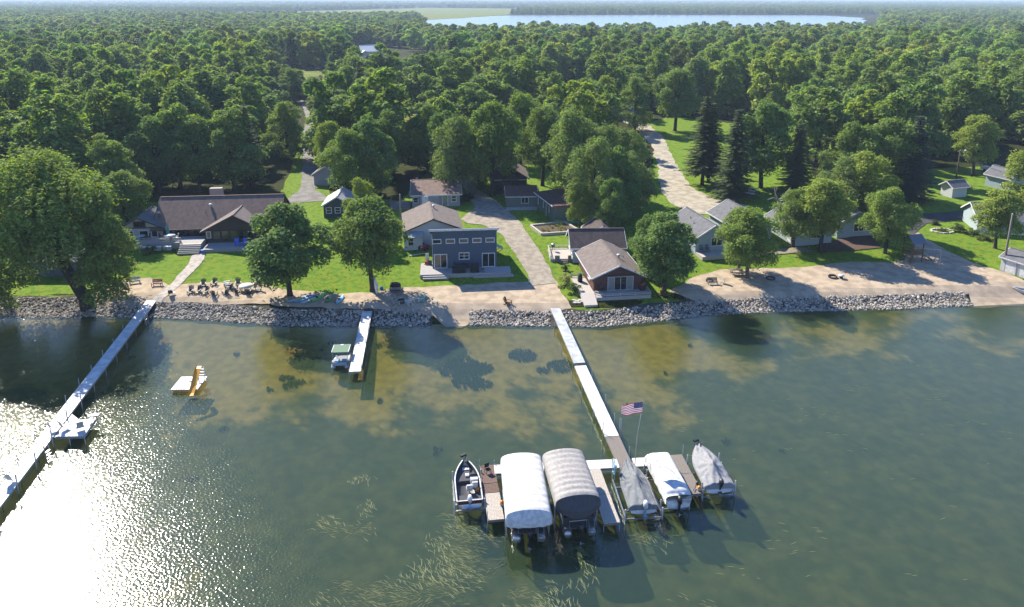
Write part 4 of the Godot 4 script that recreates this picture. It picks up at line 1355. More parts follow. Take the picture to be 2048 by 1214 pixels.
func build_cottages() -> void:
	var k: MB
	# white gabled cottage behind the blue house
	var o := thing("gabled_cottage", "pale grey gabled cottage with taupe roof behind the navy house", "house", Vector3(-12.8, 2.1, -110.2), 9.8)
	gable(o, place(0, 0, 0), 8.4, 9.2, 2.55, 4.25, "siding_white", "roof_taupe", "trim_dark", 0.35, 0.35)
	k = MB.new()
	roof_slab(k, Vector3(-4.7, 2.0, 6.1), Vector3(-1.6, 2.0, 6.1), Vector3(-1.6, 2.5, 4.62), Vector3(-4.7, 2.5, 4.62), 0.12)
	part(o, "porch_roof", k, "roof_metal")
	boxpart(o, "porch_wall", Vector3(-3.1, 0.7, 5.2), Vector3(2.8, 2.5, 1.2), "siding_white")
	window(o, place(-3.5, 1.25, 5.81), 0.75, 1.2, 1, 2, "white", "glass_dark")
	window(o, place(2.2, 1.6, 4.61), 1.0, 1.0, 2, 1, "white", "glass_dark")
	vent(o, Vector3(0.5, 4.1, -1.6), "white")
	# grey flat-roofed cottage
	o = thing("low_cottage", "light grey cottage with broad low brown roof behind the gabled cottage", "house", Vector3(-14.2, 2.2, -131.0), 6.0)
	gable(o, place(0, 0, -0.2, 90), 9.2, 8.6, 2.3, 3.55, "siding_grey", "roof_brown", "white", 0.4, 0.35, 1.4)
	boxpart(o, "entry_wall", Vector3(-1.2, 1.0, 4.75), Vector3(3.4, 2.3, 0.7), "siding_grey")
	door(o, place(-2.0, 0.15, 5.11), 0.9, 1.95, "white")
	door(o, place(1.6, 0.15, 4.42), 0.85, 1.95, "glass_curtain")
	window(o, place(3.2, 1.5, 4.42), 0.75, 1.1, 1, 2, "white", "glass_olive")
	window(o, place(-3.7, 1.4, 4.42), 0.8, 0.9, 1, 2, "white", "glass_dark")
	vent(o, Vector3(-3.6, 2.9, -4.0))
	deck(o, "deck_boards", -8.3, -4.7, 1.0, 5.6, 0.35, "wood_grey", 0.14, 0.5)
	railing(o, [Vector3(-8.25, 0.35, 1.0), Vector3(-8.25, 0.35, 5.55), Vector3(-5.2, 0.35, 5.55)], 0.9, "wood_grey", 3)
	# dark two-storey lodge
	o = thing("dark_lodge", "dark brown two storey gabled lodge with upper balcony behind the oaks", "house", Vector3(-0.8, 2.2, -140.0), 4.0)
	gable(o, place(0, 0, 0), 6.8, 8.4, 3.2, 5.4, "siding_brown", "roof_taupe", "trim_dark", 0.45, 0.5)
	boxpart(o, "band", Vector3(0, 2.75, 4.24), Vector3(6.6, 0.16, 0.08), "paint_grey")
	door(o, place(-0.1, 2.95, 4.22), 0.8, 1.7, "wood_cedar", "trim_dark")
	boxpart(o, "balcony", Vector3(0.1, 2.7, 4.95), Vector3(2.9, 0.12, 1.4), "trim_dark")
	railing(o, [Vector3(-1.3, 2.76, 4.3), Vector3(-1.3, 2.76, 5.6), Vector3(1.5, 2.76, 5.6), Vector3(1.5, 2.76, 4.3)], 0.95, "trim_dark", 4)
	window(o, place(-1.9, 1.4, 4.22), 1.0, 1.2, 2, 1, "trim_dark", "glass_dark")
	window(o, place(1.9, 1.4, 4.22), 1.2, 1.2, 2, 1, "trim_dark", "glass_dark")
	# green L-shaped cottage
	o = thing("green_cottage", "sage green L-shaped cottage with red brown roofs beside the driveway", "house", Vector3(1.9, 2.2, -129.0), 3.0)
	gable(o, place(-0.3, 0, 0.2, 90), 4.6, 5.4, 2.1, 3.3, "siding_green", "roof_red_brown", "white", 0.3, 0.25)
	window(o, place(0.3, 1.3, 2.52), 1.2, 1.0, 2, 1, "white", "glass_dark")
	boxpart(o, "terrace", Vector3(-0.4, 0.02, 3.6), Vector3(5.6, 0.14, 2.0), "concrete")
	k = MB.new()
	var wl := [Vector3(2.46, 0, 3.0), Vector3(4.7, 0, 11.6), Vector3(10.4, 0, 11.9), Vector3(8.9, 0, 1.4)]
	var q := []
	for y in [-0.6, 2.75]:
		for i in [1, 2, 3, 0]:
			q.append(wl[i] + Vector3(0, y + (0.35 if y > 0 and i in [2, 3] else 0.0), 0))
	k.hexa(q)
	part(o, "wing_wall", k, "siding_green")
	k = MB.new()
	roof_slab(k, Vector3(4.3, 2.86, 12.0), Vector3(10.9, 3.26, 12.3), Vector3(9.1, 3.26, 1.0), Vector3(1.9, 2.86, 2.6), 0.13)
	var rr := part(o, "wing_roof", k, "roof_red_brown")
	k = MB.new()
	k.bar(Vector3(4.27, 2.78, 12.03), Vector3(1.87, 2.78, 2.6), 0.05, 0.2)
	part(rr, "fascia", k, "white")
	var side := rad_to_deg(atan2(8.6, 2.24)) - 180.0
	for t in [0.12, 0.42, 0.74]:
		var p: Vector3 = wl[0].lerp(wl[1], t)
		window(o, place(p.x, 1.7, p.z, side), 1.0, 0.9, 2, 1, "white", "glass_dark")
	door(o, place(3.75, 0.0, 7.95, side), 0.9, 2.0, "siding_blue")
	# white cottage with a dark roof and side deck
	o = thing("white_cottage", "white cottage with dark shingle roof and pale side deck behind the red cottage", "house", Vector3(12.4, 1.75, -102.0), 2.0)
	gable(o, place(0, 0, 0, 90), 5.4, 7.4, 2.35, 4.15, "siding_white", "roof_dark", "white", 0.35, 0.4, 0.0)
	gable(o, place(1.4, 0, -4.6), 4.6, 5.0, 2.35, 3.9, "siding_white", "roof_dark", "white", 0.3, 0.2)
	door(o, place(-3.71, 0.35, 0.6, -90), 0.9, 2.0, "glass_curtain")
	window(o, place(-3.71, 1.7, 1.9, -90), 0.9, 1.0, 1, 2, "white", "glass_dark")
	window(o, place(-3.71, 1.7, -1.2, -90), 0.8, 1.0, 1, 2, "white", "glass_dark")
	deck(o, "deck_boards", -6.9, -3.74, -2.4, 2.2, 0.45, "wood_pale", 0.14, 0.6)
	railing(o, [Vector3(-6.85, 0.45, 2.15), Vector3(-6.85, 0.45, -2.35), Vector3(-3.9, 0.45, -2.35)], 0.5, "wood_pale", 2)
	boxpart(o, "deck_post", Vector3(-5.9, 0.5, 2.3), Vector3(0.7, 1.0, 0.25), "wood_grey")
	boxpart(o, "deck_post", Vector3(-4.1, 0.5, 2.3), Vector3(0.5, 1.0, 0.25), "wood_grey")
	steps(o, -5.5, -4.4, 2.22, 0.45, 2, "wood_grey", 0.3)
	var g := thing("kettle_grill", "black kettle grill on the white cottage's side deck", "grill", o.transform * Vector3(-6.2, 0.45, -1.3))
	tubepart(g, "bowl", [Vector3(0, 0.6, 0), Vector3(0, 0.75, 0), Vector3(0, 0.95, 0)], [0.15, 0.3, 0.3], "black", 12)
	tubepart(g, "lid", [Vector3(0, 0.96, 0), Vector3(0, 1.12, 0), Vector3(0, 1.2, 0)], [0.31, 0.22, 0.06], "aluminium", 12)
	for i in 3:
		tubepart(g, "leg", [Vector3(cos(i * 2.1) * 0.12, 0.65, sin(i * 2.1) * 0.12), Vector3(cos(i * 2.1) * 0.3, 0, sin(i * 2.1) * 0.3)], [0.02, 0.02], "black", 5)
	# red-brown cottage on the shore
	o = thing("red_cottage", "dark red shorefront cottage with taupe gable roof and wide patio doors", "house", Vector3(13.35, 1.25, -94.0), 7.0)
	gable(o, place(0, 0, 0), 6.4, 9.4, 2.45, 3.9, "siding_red", "roof_taupe", "white", 0.5, 0.55, 0.1)
	window(o, place(0.35, 1.35, 4.71), 3.3, 1.75, 4, 1, "paint_grey", ["glass_curtain", "glass_dark", "glass_dark", "glass_curtain"], "patio_door")
	boxpart(o, "gable_beam", Vector3(0.1, 2.42, 4.78), Vector3(5.6, 0.18, 0.14), "trim_dark")
	boxpart(o, "corner_board", Vector3(-3.22, 1.2, 4.72), Vector3(0.14, 2.6, 0.14), "wood_cedar")
	window(o, place(-3.21, 1.85, -1.0, -90), 1.3, 0.55, 2, 1, "white", "glass_curtain")
	window(o, place(-3.21, 1.6, 2.0, -90), 1.0, 0.9, 1, 1, "white", "glass_tan")
	vent(o, Vector3(0.85, 3.6, 1.6), "white")
	vent_pipe(o, Vector3(1.9, 3.1, 0.2))
	deck(o, "deck_boards", -3.3, 3.9, 4.74, 6.9, 0.42, "deck_grey", 0.14, 0.5)
	deck(o, "deck_boards", -5.2, -3.3, -0.6, 5.6, 0.42, "wood_pale", 0.14, 0.5)
	railing(o, [Vector3(-2.2, 0.42, 6.85), Vector3(3.85, 0.42, 6.85), Vector3(3.85, 0.42, 4.9)], 0.42, "wood_pale", 2)
	railing(o, [Vector3(-3.3, 0.42, 5.7), Vector3(-2.2, 0.42, 6.85)], 0.42, "wood_pale", 2)
	railing(o, [Vector3(-5.15, 0.42, -0.5), Vector3(-3.4, 0.42, -0.5)], 0.5, "wood_grey", 2)
	k = MB.new()
	k.hexa([Vector3(-5.2, -0.5, 8.2), Vector3(-3.5, -0.5, 8.2), Vector3(-3.32, -0.5, 5.62), Vector3(-5.2, -0.5, 5.62), Vector3(-5.2, 0.03, 8.2), Vector3(-3.5, 0.03, 8.2), Vector3(-3.32, 0.42, 5.62), Vector3(-5.2, 0.42, 5.62)])
	part(o, "ramp", k, "wood_pale")
	var c := o.transform
	covered(c * Vector3(-4.3, 0.42, 1.2), 97, Vector3(0.9, 1.15, 0.6), "dark covered grill beside the red cottage's side wall")
	g = thing("propane_grill", "red lidded grill at the right end of the red cottage deck", "grill", c * Vector3(3.2, 0.42, 5.2), 7)
	boxpart(g, "cart", Vector3(0, 0.4, 0), Vector3(0.7, 0.75, 0.45), "black")
	tubepart(g, "lid", [Vector3(-0.36, 0.85, 0), Vector3(0.36, 0.85, 0)], [0.24, 0.24], "paint_maroon", 12)
	patio_chair(c * Vector3(-2.3, 0.42, 5.3), 20, "black", "black chair beside the red cottage's patio doors")
	# light blue cottages in a row
	var rows := [
		[Vector3(29.3, 1.9, -107.8), 12.8, 6.0, 9.2, "light blue cottage with a corner deck, first of the blue row by the gravel drive", true],
		[Vector3(36.9, 2.05, -112.4), 12.0, 6.6, 8.0, "light blue cottage half hidden behind the pale trunked tree", false],
		[Vector3(45.8, 1.95, -110.6), 12.0, 6.4, 8.0, "light blue cottage behind the round ash tree", false],
		[Vector3(54.0, 2.0, -114.0), 11.0, 6.6, 8.0, "light blue cottage at the end of the blue row by the brown patio", false],
	]
	for a in rows:
		o = thing("blue_cottage", a[4], "cottage", a[0], a[1])
		gable(o, place(0, 0, 0), a[2], a[3], 2.5, 4.25, "siding_blue", "roof_grey", "white", 0.4, 0.4)
		window(o, place(0.4, 1.65, a[3] / 2 + 0.01), 1.7, 1.2, 2, 1, "white", "glass_dark")
		window(o, place(-a[2] / 2 - 0.01, 1.6, 0.8, -90), 1.0, 0.9, 1, 2, "white", "glass_dark")
		door(o, place(-a[2] / 2 - 0.01, 0.2, 2.6, -90), 0.85, 2.0, "white")
		vent_pipe(o, Vector3(-1.2, 3.6, -1.0))
		vent_pipe(o, Vector3(-1.6, 3.4, 1.0))
		if a[5]:
			deck(o, "deck_boards", -a[2] / 2, a[2] / 2 + 0.6, a[3] / 2 + 0.02, a[3] / 2 + 2.4, 0.3, "wood_pale", 0.14, 0.5)
			for i in 2:
				patio_chair(o.transform * Vector3(-2.2 + i * 0.95, 0.3, a[3] / 2 + 0.5), a[1], "paint_slate", ["slate patio chair at the corner of the blue cottage deck", "slate patio chair under the blue cottage window"][i])
	drape("patio", [Vector2(35.72, -102.18), Vector2(39.26, -104.49), Vector2(44.22, -105.51), Vector2(45.75, -103.96), Vector2(40.18, -102.78), Vector2(36.21, -101.62)], 0.16, "patio_tan", 1.5, 2.0, 0.1)
	drape("patio", [Vector2(46.76, -105.33), Vector2(48.91, -107.56), Vector2(57.67, -111.54), Vector2(56.79, -105.45), Vector2(51.32, -104.21), Vector2(46.43, -103.40)], 0.18, "patio_brown", 1.5, 2.0, 0.1)
	# right side: white and blue cottage by the service road
	o = thing("white_and_blue_cottage", "white cottage with pale blue end wall behind the low tree at the service road", "cottage", Vector3(80.5, 2.15, -114.5), -12)
	gable(o, place(0, 0, 0, 90), 6.0, 8.8, 2.4, 4.0, "siding_blue", "roof_grey", "white", 0.4, 0.35)
	boxpart(o, "front_cladding", Vector3(0, 1.1, 3.05), Vector3(8.7, 2.5, 0.08), "white")
	window(o, place(-3.0, 1.5, 3.09), 0.8, 0.9, 1, 1, "white", "glass_dark")
	window(o, place(1.0, 1.5, 3.09), 1.4, 1.0, 2, 1, "white", "glass_dark")
	# boathouse at the right beach
	o = thing("boathouse", "small white boathouse with grey roof at the end of the sand beach", "boathouse", Vector3(72.6, 1.3, -96.0), 24)
	gable(o, place(0, 0, 0), 4.2, 5.0, 2.0, 2.9, "siding_white", "roof_grey", "white", 0.25, 0.25)
	door(o, place(-2.12, 0, 0.8, -90), 1.4, 1.85, "white", "paint_grey")
	door(o, place(-2.12, 0, -1.1, -90), 1.4, 1.85, "white", "paint_grey")
	o = thing("garden_shed", "small white gabled shed with grey roof alone on the grass", "shed", Vector3(84.6, 2.2, -134.2), 17)
	gable(o, place(0, 0, 0, 90), 2.6, 3.5, 2.15, 3.0, "siding_white", "roof_grey", "white", 0.35, 0.35)
	o = thing("garage", "little light blue gabled garage below the parked truck", "garage", Vector3(98.5, 2.2, -140.5), 20)
	gable(o, place(0, 0, 0), 4.2, 5.0, 2.5, 3.9, "siding_blue", "roof_grey", "white", 0.35, 0.3)
	window(o, place(0, 2.7, 2.51), 0.7, 0.7, 1, 1, "white", "glass_dark")
	# small sheds near the paved road
	o = thing("small_shed", "small charcoal shed with bright grey metal gable roof beside the road", "shed", Vector3(-30.2, 2.2, -122.8), 4)
	gable(o, place(0, 0, 0), 4.8, 6.0, 2.3, 3.75, "siding_charcoal", "roof_metal", "white", 0.3, 0.3)
	window(o, place(-1.5, 1.4, 3.01), 0.8, 0.9, 1, 2, "white", "glass_dark")
	window(o, place(0.0, 1.4, 3.01), 0.8, 0.9, 1, 2, "white", "glass_dark")
	window(o, place(1.5, 1.4, 3.01), 0.8, 0.9, 1, 2, "white", "glass_dark")
	o = thing("road_cottage", "small tan roofed cottage half hidden by trees right of the road", "cottage", Vector3(-37.5, 2.2, -145.5), 0)
	gable(o, place(0, 0, 0), 5.0, 7.0, 2.4, 4.0, "siding_grey", "roof_taupe", "white", 0.4, 0.4)
	o = thing("steel_blue_cottage", "steel blue cottage in the shade behind the huge cottonwood", "cottage", Vector3(-64.5, 1.4, -97.5), 0)
	gable(o, place(0, 0, 0, 90), 5.6, 8.5, 2.5, 4.2, "siding_steel", "roof_grey", "white", 0.35, 0.35)
	window(o, place(0.4, 1.6, 2.81), 0.5, 0.9, 1, 2, "white", "glass_curtain")
	window(o, place(1.7, 1.8, 2.81), 0.6, 0.6, 1, 1, "white", "glass_curtain")
	window(o, place(-2.2, 1.6, 2.81), 0.9, 0.9, 2, 1, "white", "glass_dark")
	# far houses among the trees
	o = thing("farmhouse", "white farmhouse with pale metal roof in a distant clearing", "house", Vector3(-89.0, 2.2, -462.0), 20)
	gable(o, place(0, 0, 0, 90), 10.0, 13.0, 5.0, 8.4, "siding_white", "white", "white", 0.5, 0.5)
	gable(o, place(-5.0, 0, 6.0), 8.0, 6.0, 3.0, 5.5, "siding_white", "white", "white", 0.5, 0.5)
	for i in 3:
		window(o, place(-1.0 + i * 2.6, 3.4, 5.02), 1.0, 1.4, 1, 2, "white", "glass_dark")
	o = thing("far_house", "grey roofed house between round shrubs in the far woods", "house", Vector3(-45.0, 2.2, -335.0), 0)
	gable(o, place(0, 0, 0, 90), 8.0, 12.0, 2.6, 4.8, "siding_grey", "roof_grey", "white", 0.4, 0.4)


	o = thing("tan_house", "small tan house at the top of the gravel drive", "house", Vector3(35.34, 2.20, -227.54), 10)
	gable(o, place(0, 0, 0, 90), 6.0, 9.0, 2.6, 4.4, "siding_cream", "roof_taupe", "white", 0.4, 0.4)
	window(o, place(1.5, 1.5, 3.02), 1.2, 1.0, 2, 1, "white", "glass_dark")


func build_lodge() -> void:
	var k: MB
	var o := thing("long_lodge", "long low lodge with brown shingle roofs, dark walls and a cream end wing", "house", Vector3(-47.2, 2.0, -108.6), 5.5)
	gable(o, place(0.9, 0, -4.4, 90), 9.2, 18.6, 2.65, 5.9, "siding_brown", "roof_brown", "trim_dark", 0.8, 0.4)
	gable(o, place(4.0, 0, -1.6), 8.6, 7.6, 2.35, 4.65, "siding_brown", "roof_taupe", "trim_dark", 0.55, 0.6, 0.2)
	gable(o, place(-10.2, 0, -2.3), 6.0, 5.6, 2.6, 4.15, "siding_cream", "roof_grey", "trim_dark", 0.5, 0.5, -0.4)
	for i in 5:
		window(o, place(1.4 + i * 1.28, 1.45, 2.21), 1.0, 1.35, 1, 1, "trim_dark", "glass_olive" if i < 3 else "glass_dark")
	window(o, place(0.25, 1.6, 2.21), 0.5, 0.9, 1, 1, "white", "glass_tan")
	window(o, place(-10.0, 1.3, 0.51), 1.2, 1.4, 1, 1, "white", "glass_dark")
	window(o, place(-8.4, 1.5, 0.51), 0.8, 0.9, 1, 1, "white", "glass_dark")
	window(o, place(-12.0, 1.5, 0.51), 0.8, 0.9, 1, 1, "white", "glass_dark")
	window(o, place(-10.5, 3.05, 0.51), 1.6, 0.8, 2, 1, "trim_dark", "glass_dark")
	boxpart(o, "wall_band", Vector3(-10.2, 2.5, 0.54), Vector3(6.0, 0.16, 0.08), "trim_dark")
	for i in 4:
		window(o, place(-6.2 + i * 1.55, 1.35, 0.21), 1.15, 1.9, 1, 1, "trim_dark", "glass_dark", "porch_door")
	vent(o, Vector3(-0.6, 4.6, -2.6), "white")
	for p in [Vector3(-0.4, 5.5, -3.9), Vector3(-1.1, 3.9, -1.6), Vector3(6.2, 4.0, -2.2), Vector3(6.8, 3.7, -1.6)]:
		vent_pipe(o, p)
	k = MB.new()
	k.tube([Vector3(-8.2, 3.2, -1.2), Vector3(-8.2, 4.2, -1.2), Vector3(-8.2, 4.25, -1.2), Vector3(-8.2, 4.5, -1.2)], [0.16, 0.16, 0.27, 0.27], 10)
	part(o, "flue", k, "galvanised", true)
	boxpart(o, "chimney", Vector3(-1.6, 4.6, -9.4), Vector3(2.0, 3.0, 0.9), "stone_mid")
	# deck, stairs, lower terrace
	deck(o, "deck_boards", -13.0, -0.35, 0.6, 3.6, 0.95, "deck_grey", 0.15, 0.9)
	deck(o, "landing_boards", -3.4, -0.3, 3.62, 4.6, 0.93, "wood_pale", 0.15, 0.8)
	steps(o, -3.3, -0.2, 4.62, 0.93, 5, "wood_pale", 0.28, 0.18)
	railing(o, [Vector3(-9.6, 0.95, 3.55), Vector3(-3.5, 0.95, 3.55)], 0.75, "wood_pale", 3)
	deck(o, "terrace_boards", 0.0, 8.8, 2.25, 5.4, 0.3, "deck_grey", 0.15, 0.5)
	var c := o.transform
	var t := thing("patio_table", "white topped patio table under the closed teal umbrella", "table", c * Vector3(-5.6, 0.95, 2.2), 5.5)
	tubepart(t, "tabletop", [Vector3(0, 0.7, 0), Vector3(0, 0.75, 0)], [0.85, 0.85], "white", 16)
	tubepart(t, "pedestal", [Vector3(0, 0, 0), Vector3(0, 0.7, 0)], [0.2, 0.06], "trim_dark", 8)
	var u := thing("umbrella", "closed teal patio umbrella standing in the lodge deck table", "umbrella", c * Vector3(-5.75, 0.95, 2.2), 0)
	tubepart(u, "pole", [Vector3(0, 0.76, 0), Vector3(0, 2.7, 0)], [0.025, 0.025], "wood_pale", 6)
	k = MB.new()
	var rings := []
	for a in [[1.05, 0.2], [1.3, 0.17], [1.9, 0.14], [2.5, 0.08], [2.78, 0.02]]:
		var r := PackedVector3Array()
		for i in 12:
			var an := TAU * i / 12
			r.append(Vector3(cos(an) * a[1] * (1.25 if i % 2 else 0.75), a[0], sin(an) * a[1] * (1.25 if i % 2 else 0.75)))
		rings.append(r)
	k.loft(rings)
	part(u, "canopy", k, "canvas_teal", true)
	patio_chair(c * Vector3(-4.5, 0.95, 2.4), -80, "paint_grey", "grey patio chair right of the umbrella table")
	patio_chair(c * Vector3(-6.8, 0.95, 2.2), 95, "paint_charcoal", "charcoal patio chair left of the umbrella table")
	patio_chair(c * Vector3(-5.4, 0.95, 1.2), 5, "paint_charcoal", "charcoal patio chair behind the umbrella table")
	t = thing("round_table", "grey round table before the cream wing of the lodge", "table", c * Vector3(-10.0, 0.95, 1.9), 0)
	tubepart(t, "tabletop", [Vector3(0, 0.68, 0), Vector3(0, 0.72, 0)], [0.7, 0.7], "paint_grey", 16)
	tubepart(t, "pedestal", [Vector3(0, 0, 0), Vector3(0, 0.68, 0)], [0.25, 0.06], "paint_charcoal", 8)
	patio_chair(c * Vector3(-8.9, 0.95, 1.8), -85, "wood_cedar", "wooden chair beside the grey round lodge table")
	for i in 2:
		var b := thing("folding_chair", ["bright blue folding chair on the lodge terrace, nearer the stairs", "bright blue folding chair on the lodge terrace, nearer the maple"][i], "chair", c * Vector3(4.9 + i * 0.95, 0.3, 4.1), 30.0 - i * 50.0)
		boxpart(b, "seat", Vector3(0, 0.42, 0.05), Vector3(0.62, 0.05, 0.6), "cloth_blue", Basis(Vector3.RIGHT, 0.2))
		boxpart(b, "backrest", Vector3(0, 0.75, -0.32), Vector3(0.62, 0.75, 0.04), "cloth_blue", Basis(Vector3.RIGHT, -0.3))
		for x in [-0.3, 0.3]:
			tubepart(b, "leg", [Vector3(x, 0, 0.3), Vector3(x, 0.65, -0.2)], [0.02, 0.02], "black", 5)
			tubepart(b, "leg", [Vector3(x, 0, -0.3), Vector3(x, 0.6, 0.3)], [0.02, 0.02], "black", 5)
	t = thing("cooler", "small blue cooler at the foot of the lodge stairs", "cooler", c * Vector3(0.25, 0.0, 5.75), 20)
	boxpart(t, "box", Vector3(0, 0.18, 0), Vector3(0.42, 0.34, 0.32), "cloth_blue")
	boxpart(t, "lid", Vector3(0, 0.38, 0), Vector3(0.46, 0.06, 0.36), "plastic_blue")
	for i in 3:
		t = thing("deck_box", ["white storage box under the lodge railing, end by the leafy plant", "white storage box under the lodge railing, middle one", "white storage box under the lodge railing, end by the stairs"][i], "box", c * Vector3(-8.3 + i * 1.5, 0.0, 4.2), 0)
		boxpart(t, "body", Vector3(0, 0.3, 0), Vector3(1.1, 0.55, 0.5), "paint_grey")
		boxpart(t, "lid", Vector3(0, 0.61, 0), Vector3(1.16, 0.07, 0.56), "white")


# ---------------------------------------------------------------- docks and boats
# deck sections between two points at deck height, each a part; posts stand in the lake bed
func dock_run(o: Node3D, a: Vector3, b: Vector3, w: float, n: int, mat: String, planks := false) -> void:
	var along := (b - a)
	for i in n:
		var p := a + along * (float(i) / n) + along.normalized() * 0.02
		var q := a + along * (float(i + 1) / n) - along.normalized() * 0.02
		var k := MB.new()
		if planks:
			var m := int(p.distance_to(q) / 0.145)
			for j in m:
				var c := p.lerp(q, (j + 0.5) / m)
				var wob := 0.012 * sin(j * 12.9 + i)
				k.bar(c - along.normalized() * 0.064, c + along.normalized() * 0.064, w + wob, 0.045)
			part(o, "planking", k, mat, false, "stuff")
			k = MB.new()
		else:
			k.bar(p, q, w, 0.05)
			part(o, "deck_section", k, mat)
			k = MB.new()
		var side := along.cross(Vector3.UP).normalized() * (w / 2 - 0.03)
		for s in [-1.0, 1.0]:
			k.bar(p + side * s - Vector3(0, 0.12, 0), q + side * s - Vector3(0, 0.12, 0), 0.05, 0.18)
		k.bar(p - side * 0.98 - Vector3(0, 0.11, 0), p + side * 0.98 - Vector3(0, 0.11, 0), 0.05, 0.14)
		k.bar(q - side * 0.98 - Vector3(0, 0.11, 0), q + side * 0.98 - Vector3(0, 0.11, 0), 0.05, 0.14)
		part(o, "frame", k, "galvanised" if not planks else "wood_grey")


func dock_post(o: Node3D, p: Vector3, up: float, mat := "galvanised", r := 0.03) -> void:
	tubepart(o, "post", [Vector3(p.x, terrain(p.x, p.z) - 0.2, p.z), Vector3(p.x, p.y + up, p.z)], [r, r], mat, 6)


func build_docks() -> void:
	var k: MB
	# long dock at the left with a sitting platform
	var o := thing("long_dock", "long white aluminium dock with a seating platform, beside the cottonwood", "dock")
	var a := Vector3(-46.9, 0.92, -88.2)
	var b := Vector3(-40.0, 0.8, -47.2)
	dock_run(o, a, b, 1.25, 13, "dock_white")
	var dir := (b - a).normalized()
	var side := dir.cross(Vector3.UP).normalized() * 0.68
	var heights := [0.5, 0.7, 0.9, 0.6, 0.8, 0.7, 1.0, 0.9, 1.0, 0.9, 0.8, 1.0, 0.8, 0.9]
	for i in 13:
		var p := a.lerp(b, (i + 0.85) / 13.0)
		if i > 0:
			dock_post(o, p - side, heights[i], "galvanised", 0.035 if i < 7 else 0.05)
			if i != 8:
				dock_post(o, p + side, heights[i] * 0.8)
	k = MB.new()
	var poly := PackedVector2Array([Vector2(-41.62, -61.3), Vector2(-40.34, -60.3), Vector2(-38.95, -60.55), Vector2(-38.45, -57.75), Vector2(-41.02, -57.65)])
	k.prism(poly, 0.76, 0.815)
	part(o, "platform", k, "dock_white")
	k = MB.new()
	for i in poly.size():
		var p := poly[i]
		var q := poly[(i + 1) % poly.size()]
		k.bar(Vector3(p.x, 0.66, p.y), Vector3(q.x, 0.66, q.y), 0.05, 0.18)
	part(o, "frame", k, "galvanised")
	for p in [Vector3(-40.34, 0.8, -60.4), Vector3(-38.85, 0.8, -60.6), Vector3(-38.4, 0.8, -57.7), Vector3(-39.7, 0.8, -57.6)]:
		dock_post(o, p, 0.9 if p.x > -39.0 and p.z < -59 else 0.15)
	ladder(o, Vector3(-45.25, 0.85, -82.6), 81.0)
	ladder(o, Vector3(-40.45, 0.8, -55.4), 81.0)
	# chairs and gear on it
	sling_chair(Vector3(-40.75, 0.82, -58.75), 150, "grey sling chair in the middle of the dock platform")
	sling_chair(Vector3(-39.25, 0.82, -58.6), 215, "grey sling chair at the outer corner of the dock platform")
	sling_chair(Vector3(-41.5, 0.82, -58.4), 120, "grey sling chair on the walkway edge of the dock platform")
	sling_chair(Vector3(-40.55, 0.82, -51.3), 170, "grey sling chair alone on the outer stretch of the long dock")
	var r := thing("rod_holder", "white fishing rod rack at the tip of the dock platform", "rack", Vector3(-38.95, 0.815, -60.2), 20)
	tubepart(r, "post", [Vector3(0, 0, 0), Vector3(0, 0.95, 0)], [0.03, 0.03], "white", 6)
	boxpart(r, "shelf", Vector3(0.05, 0.55, 0), Vector3(0.9, 0.05, 0.4), "white")
	boxpart(r, "arm", Vector3(-0.25, 0.7, 0), Vector3(0.7, 0.04, 0.05), "white", Basis(Vector3.FORWARD, 0.4))
	# short dock
	o = thing("short_dock", "short pale grey dock between the shore rocks and the pedal boat", "dock")
	a = Vector3(-18.15, 0.92, -84.2)
	b = Vector3(-16.55, 0.8, -69.3)
	dock_run(o, a, b, 1.22, 5, "dock_white")
	for p in [[0.98, -1, 0.9], [0.98, 1, 0.15], [0.82, 1, 0.8], [0.62, -1, 0.9], [0.4, -1, 1.0], [0.3, -1, 1.1], [0.55, 1, 0.15]]:
		var q: Vector3 = a.lerp(b, p[0]) + (b - a).cross(Vector3.UP).normalized() * 0.66 * p[1]
		dock_post(o, q, p[2])
	# main dock
	o = thing("main_dock", "long white dock leading from the right beach to the boat lifts", "dock")
	dock_run(o, Vector3(5.45, 0.95, -85.1), Vector3(7.28, 0.9, -71.0), 1.22, 3, "dock_grey")
	dock_run(o, Vector3(7.3, 0.8, -70.6), Vector3(9.0, 0.8, -57.7), 1.25, 3, "dock_white")
	dock_run(o, Vector3(9.02, 0.8, -57.65), Vector3(9.62, 0.8, -53.05), 1.25, 1, "wood_grey", true)
	for p in [[5.1, -80.0, 0.6], [6.4, -80.2, 0.15], [5.7, -75.8, 0.12], [6.55, -71.2, 0.15], [8.4, -69.0, 0.5], [7.1, -66.4, 0.12], [9.2, -64.0, 0.5], [7.75, -61.8, 0.12], [9.55, -60.2, 0.8], [9.85, -58.9, 1.1], [9.92, -58.6, 1.2], [8.22, -58.2, 1.1], [8.45, -57.4, 0.15], [10.15, -55.3, 0.6], [9.0, -53.0, 0.6]]:
		dock_post(o, Vector3(p[0], 0.8, p[1]), p[2], "galvanised", 0.035)
	# cross dock in white sections
	o = thing("cross_dock", "white cross dock joining the boat lifts to the main dock", "dock")
	dock_run(o, Vector3(-1.5, 0.8, -53.0), Vector3(9.0, 0.8, -53.8), 1.15, 3, "dock_white")
	dock_run(o, Vector3(10.28, 0.8, -53.92), Vector3(13.4, 0.8, -54.2), 1.15, 1, "dock_white")
	for p in [[-1.4, -53.6], [2.1, -53.9], [5.6, -53.0], [9.0, -53.2], [11.4, -54.6], [10.3, -53.4]]:
		dock_post(o, Vector3(p[0], 0.8, p[1]), 0.12)
	# finger docks
	o = thing("finger_dock", "wooden finger dock with a brown upper half beside the open fishing boat", "dock")
	dock_run(o, Vector3(-2.1, 0.8, -53.55), Vector3(-1.8, 0.8, -51.2), 1.25, 1, "wood_brown", true)
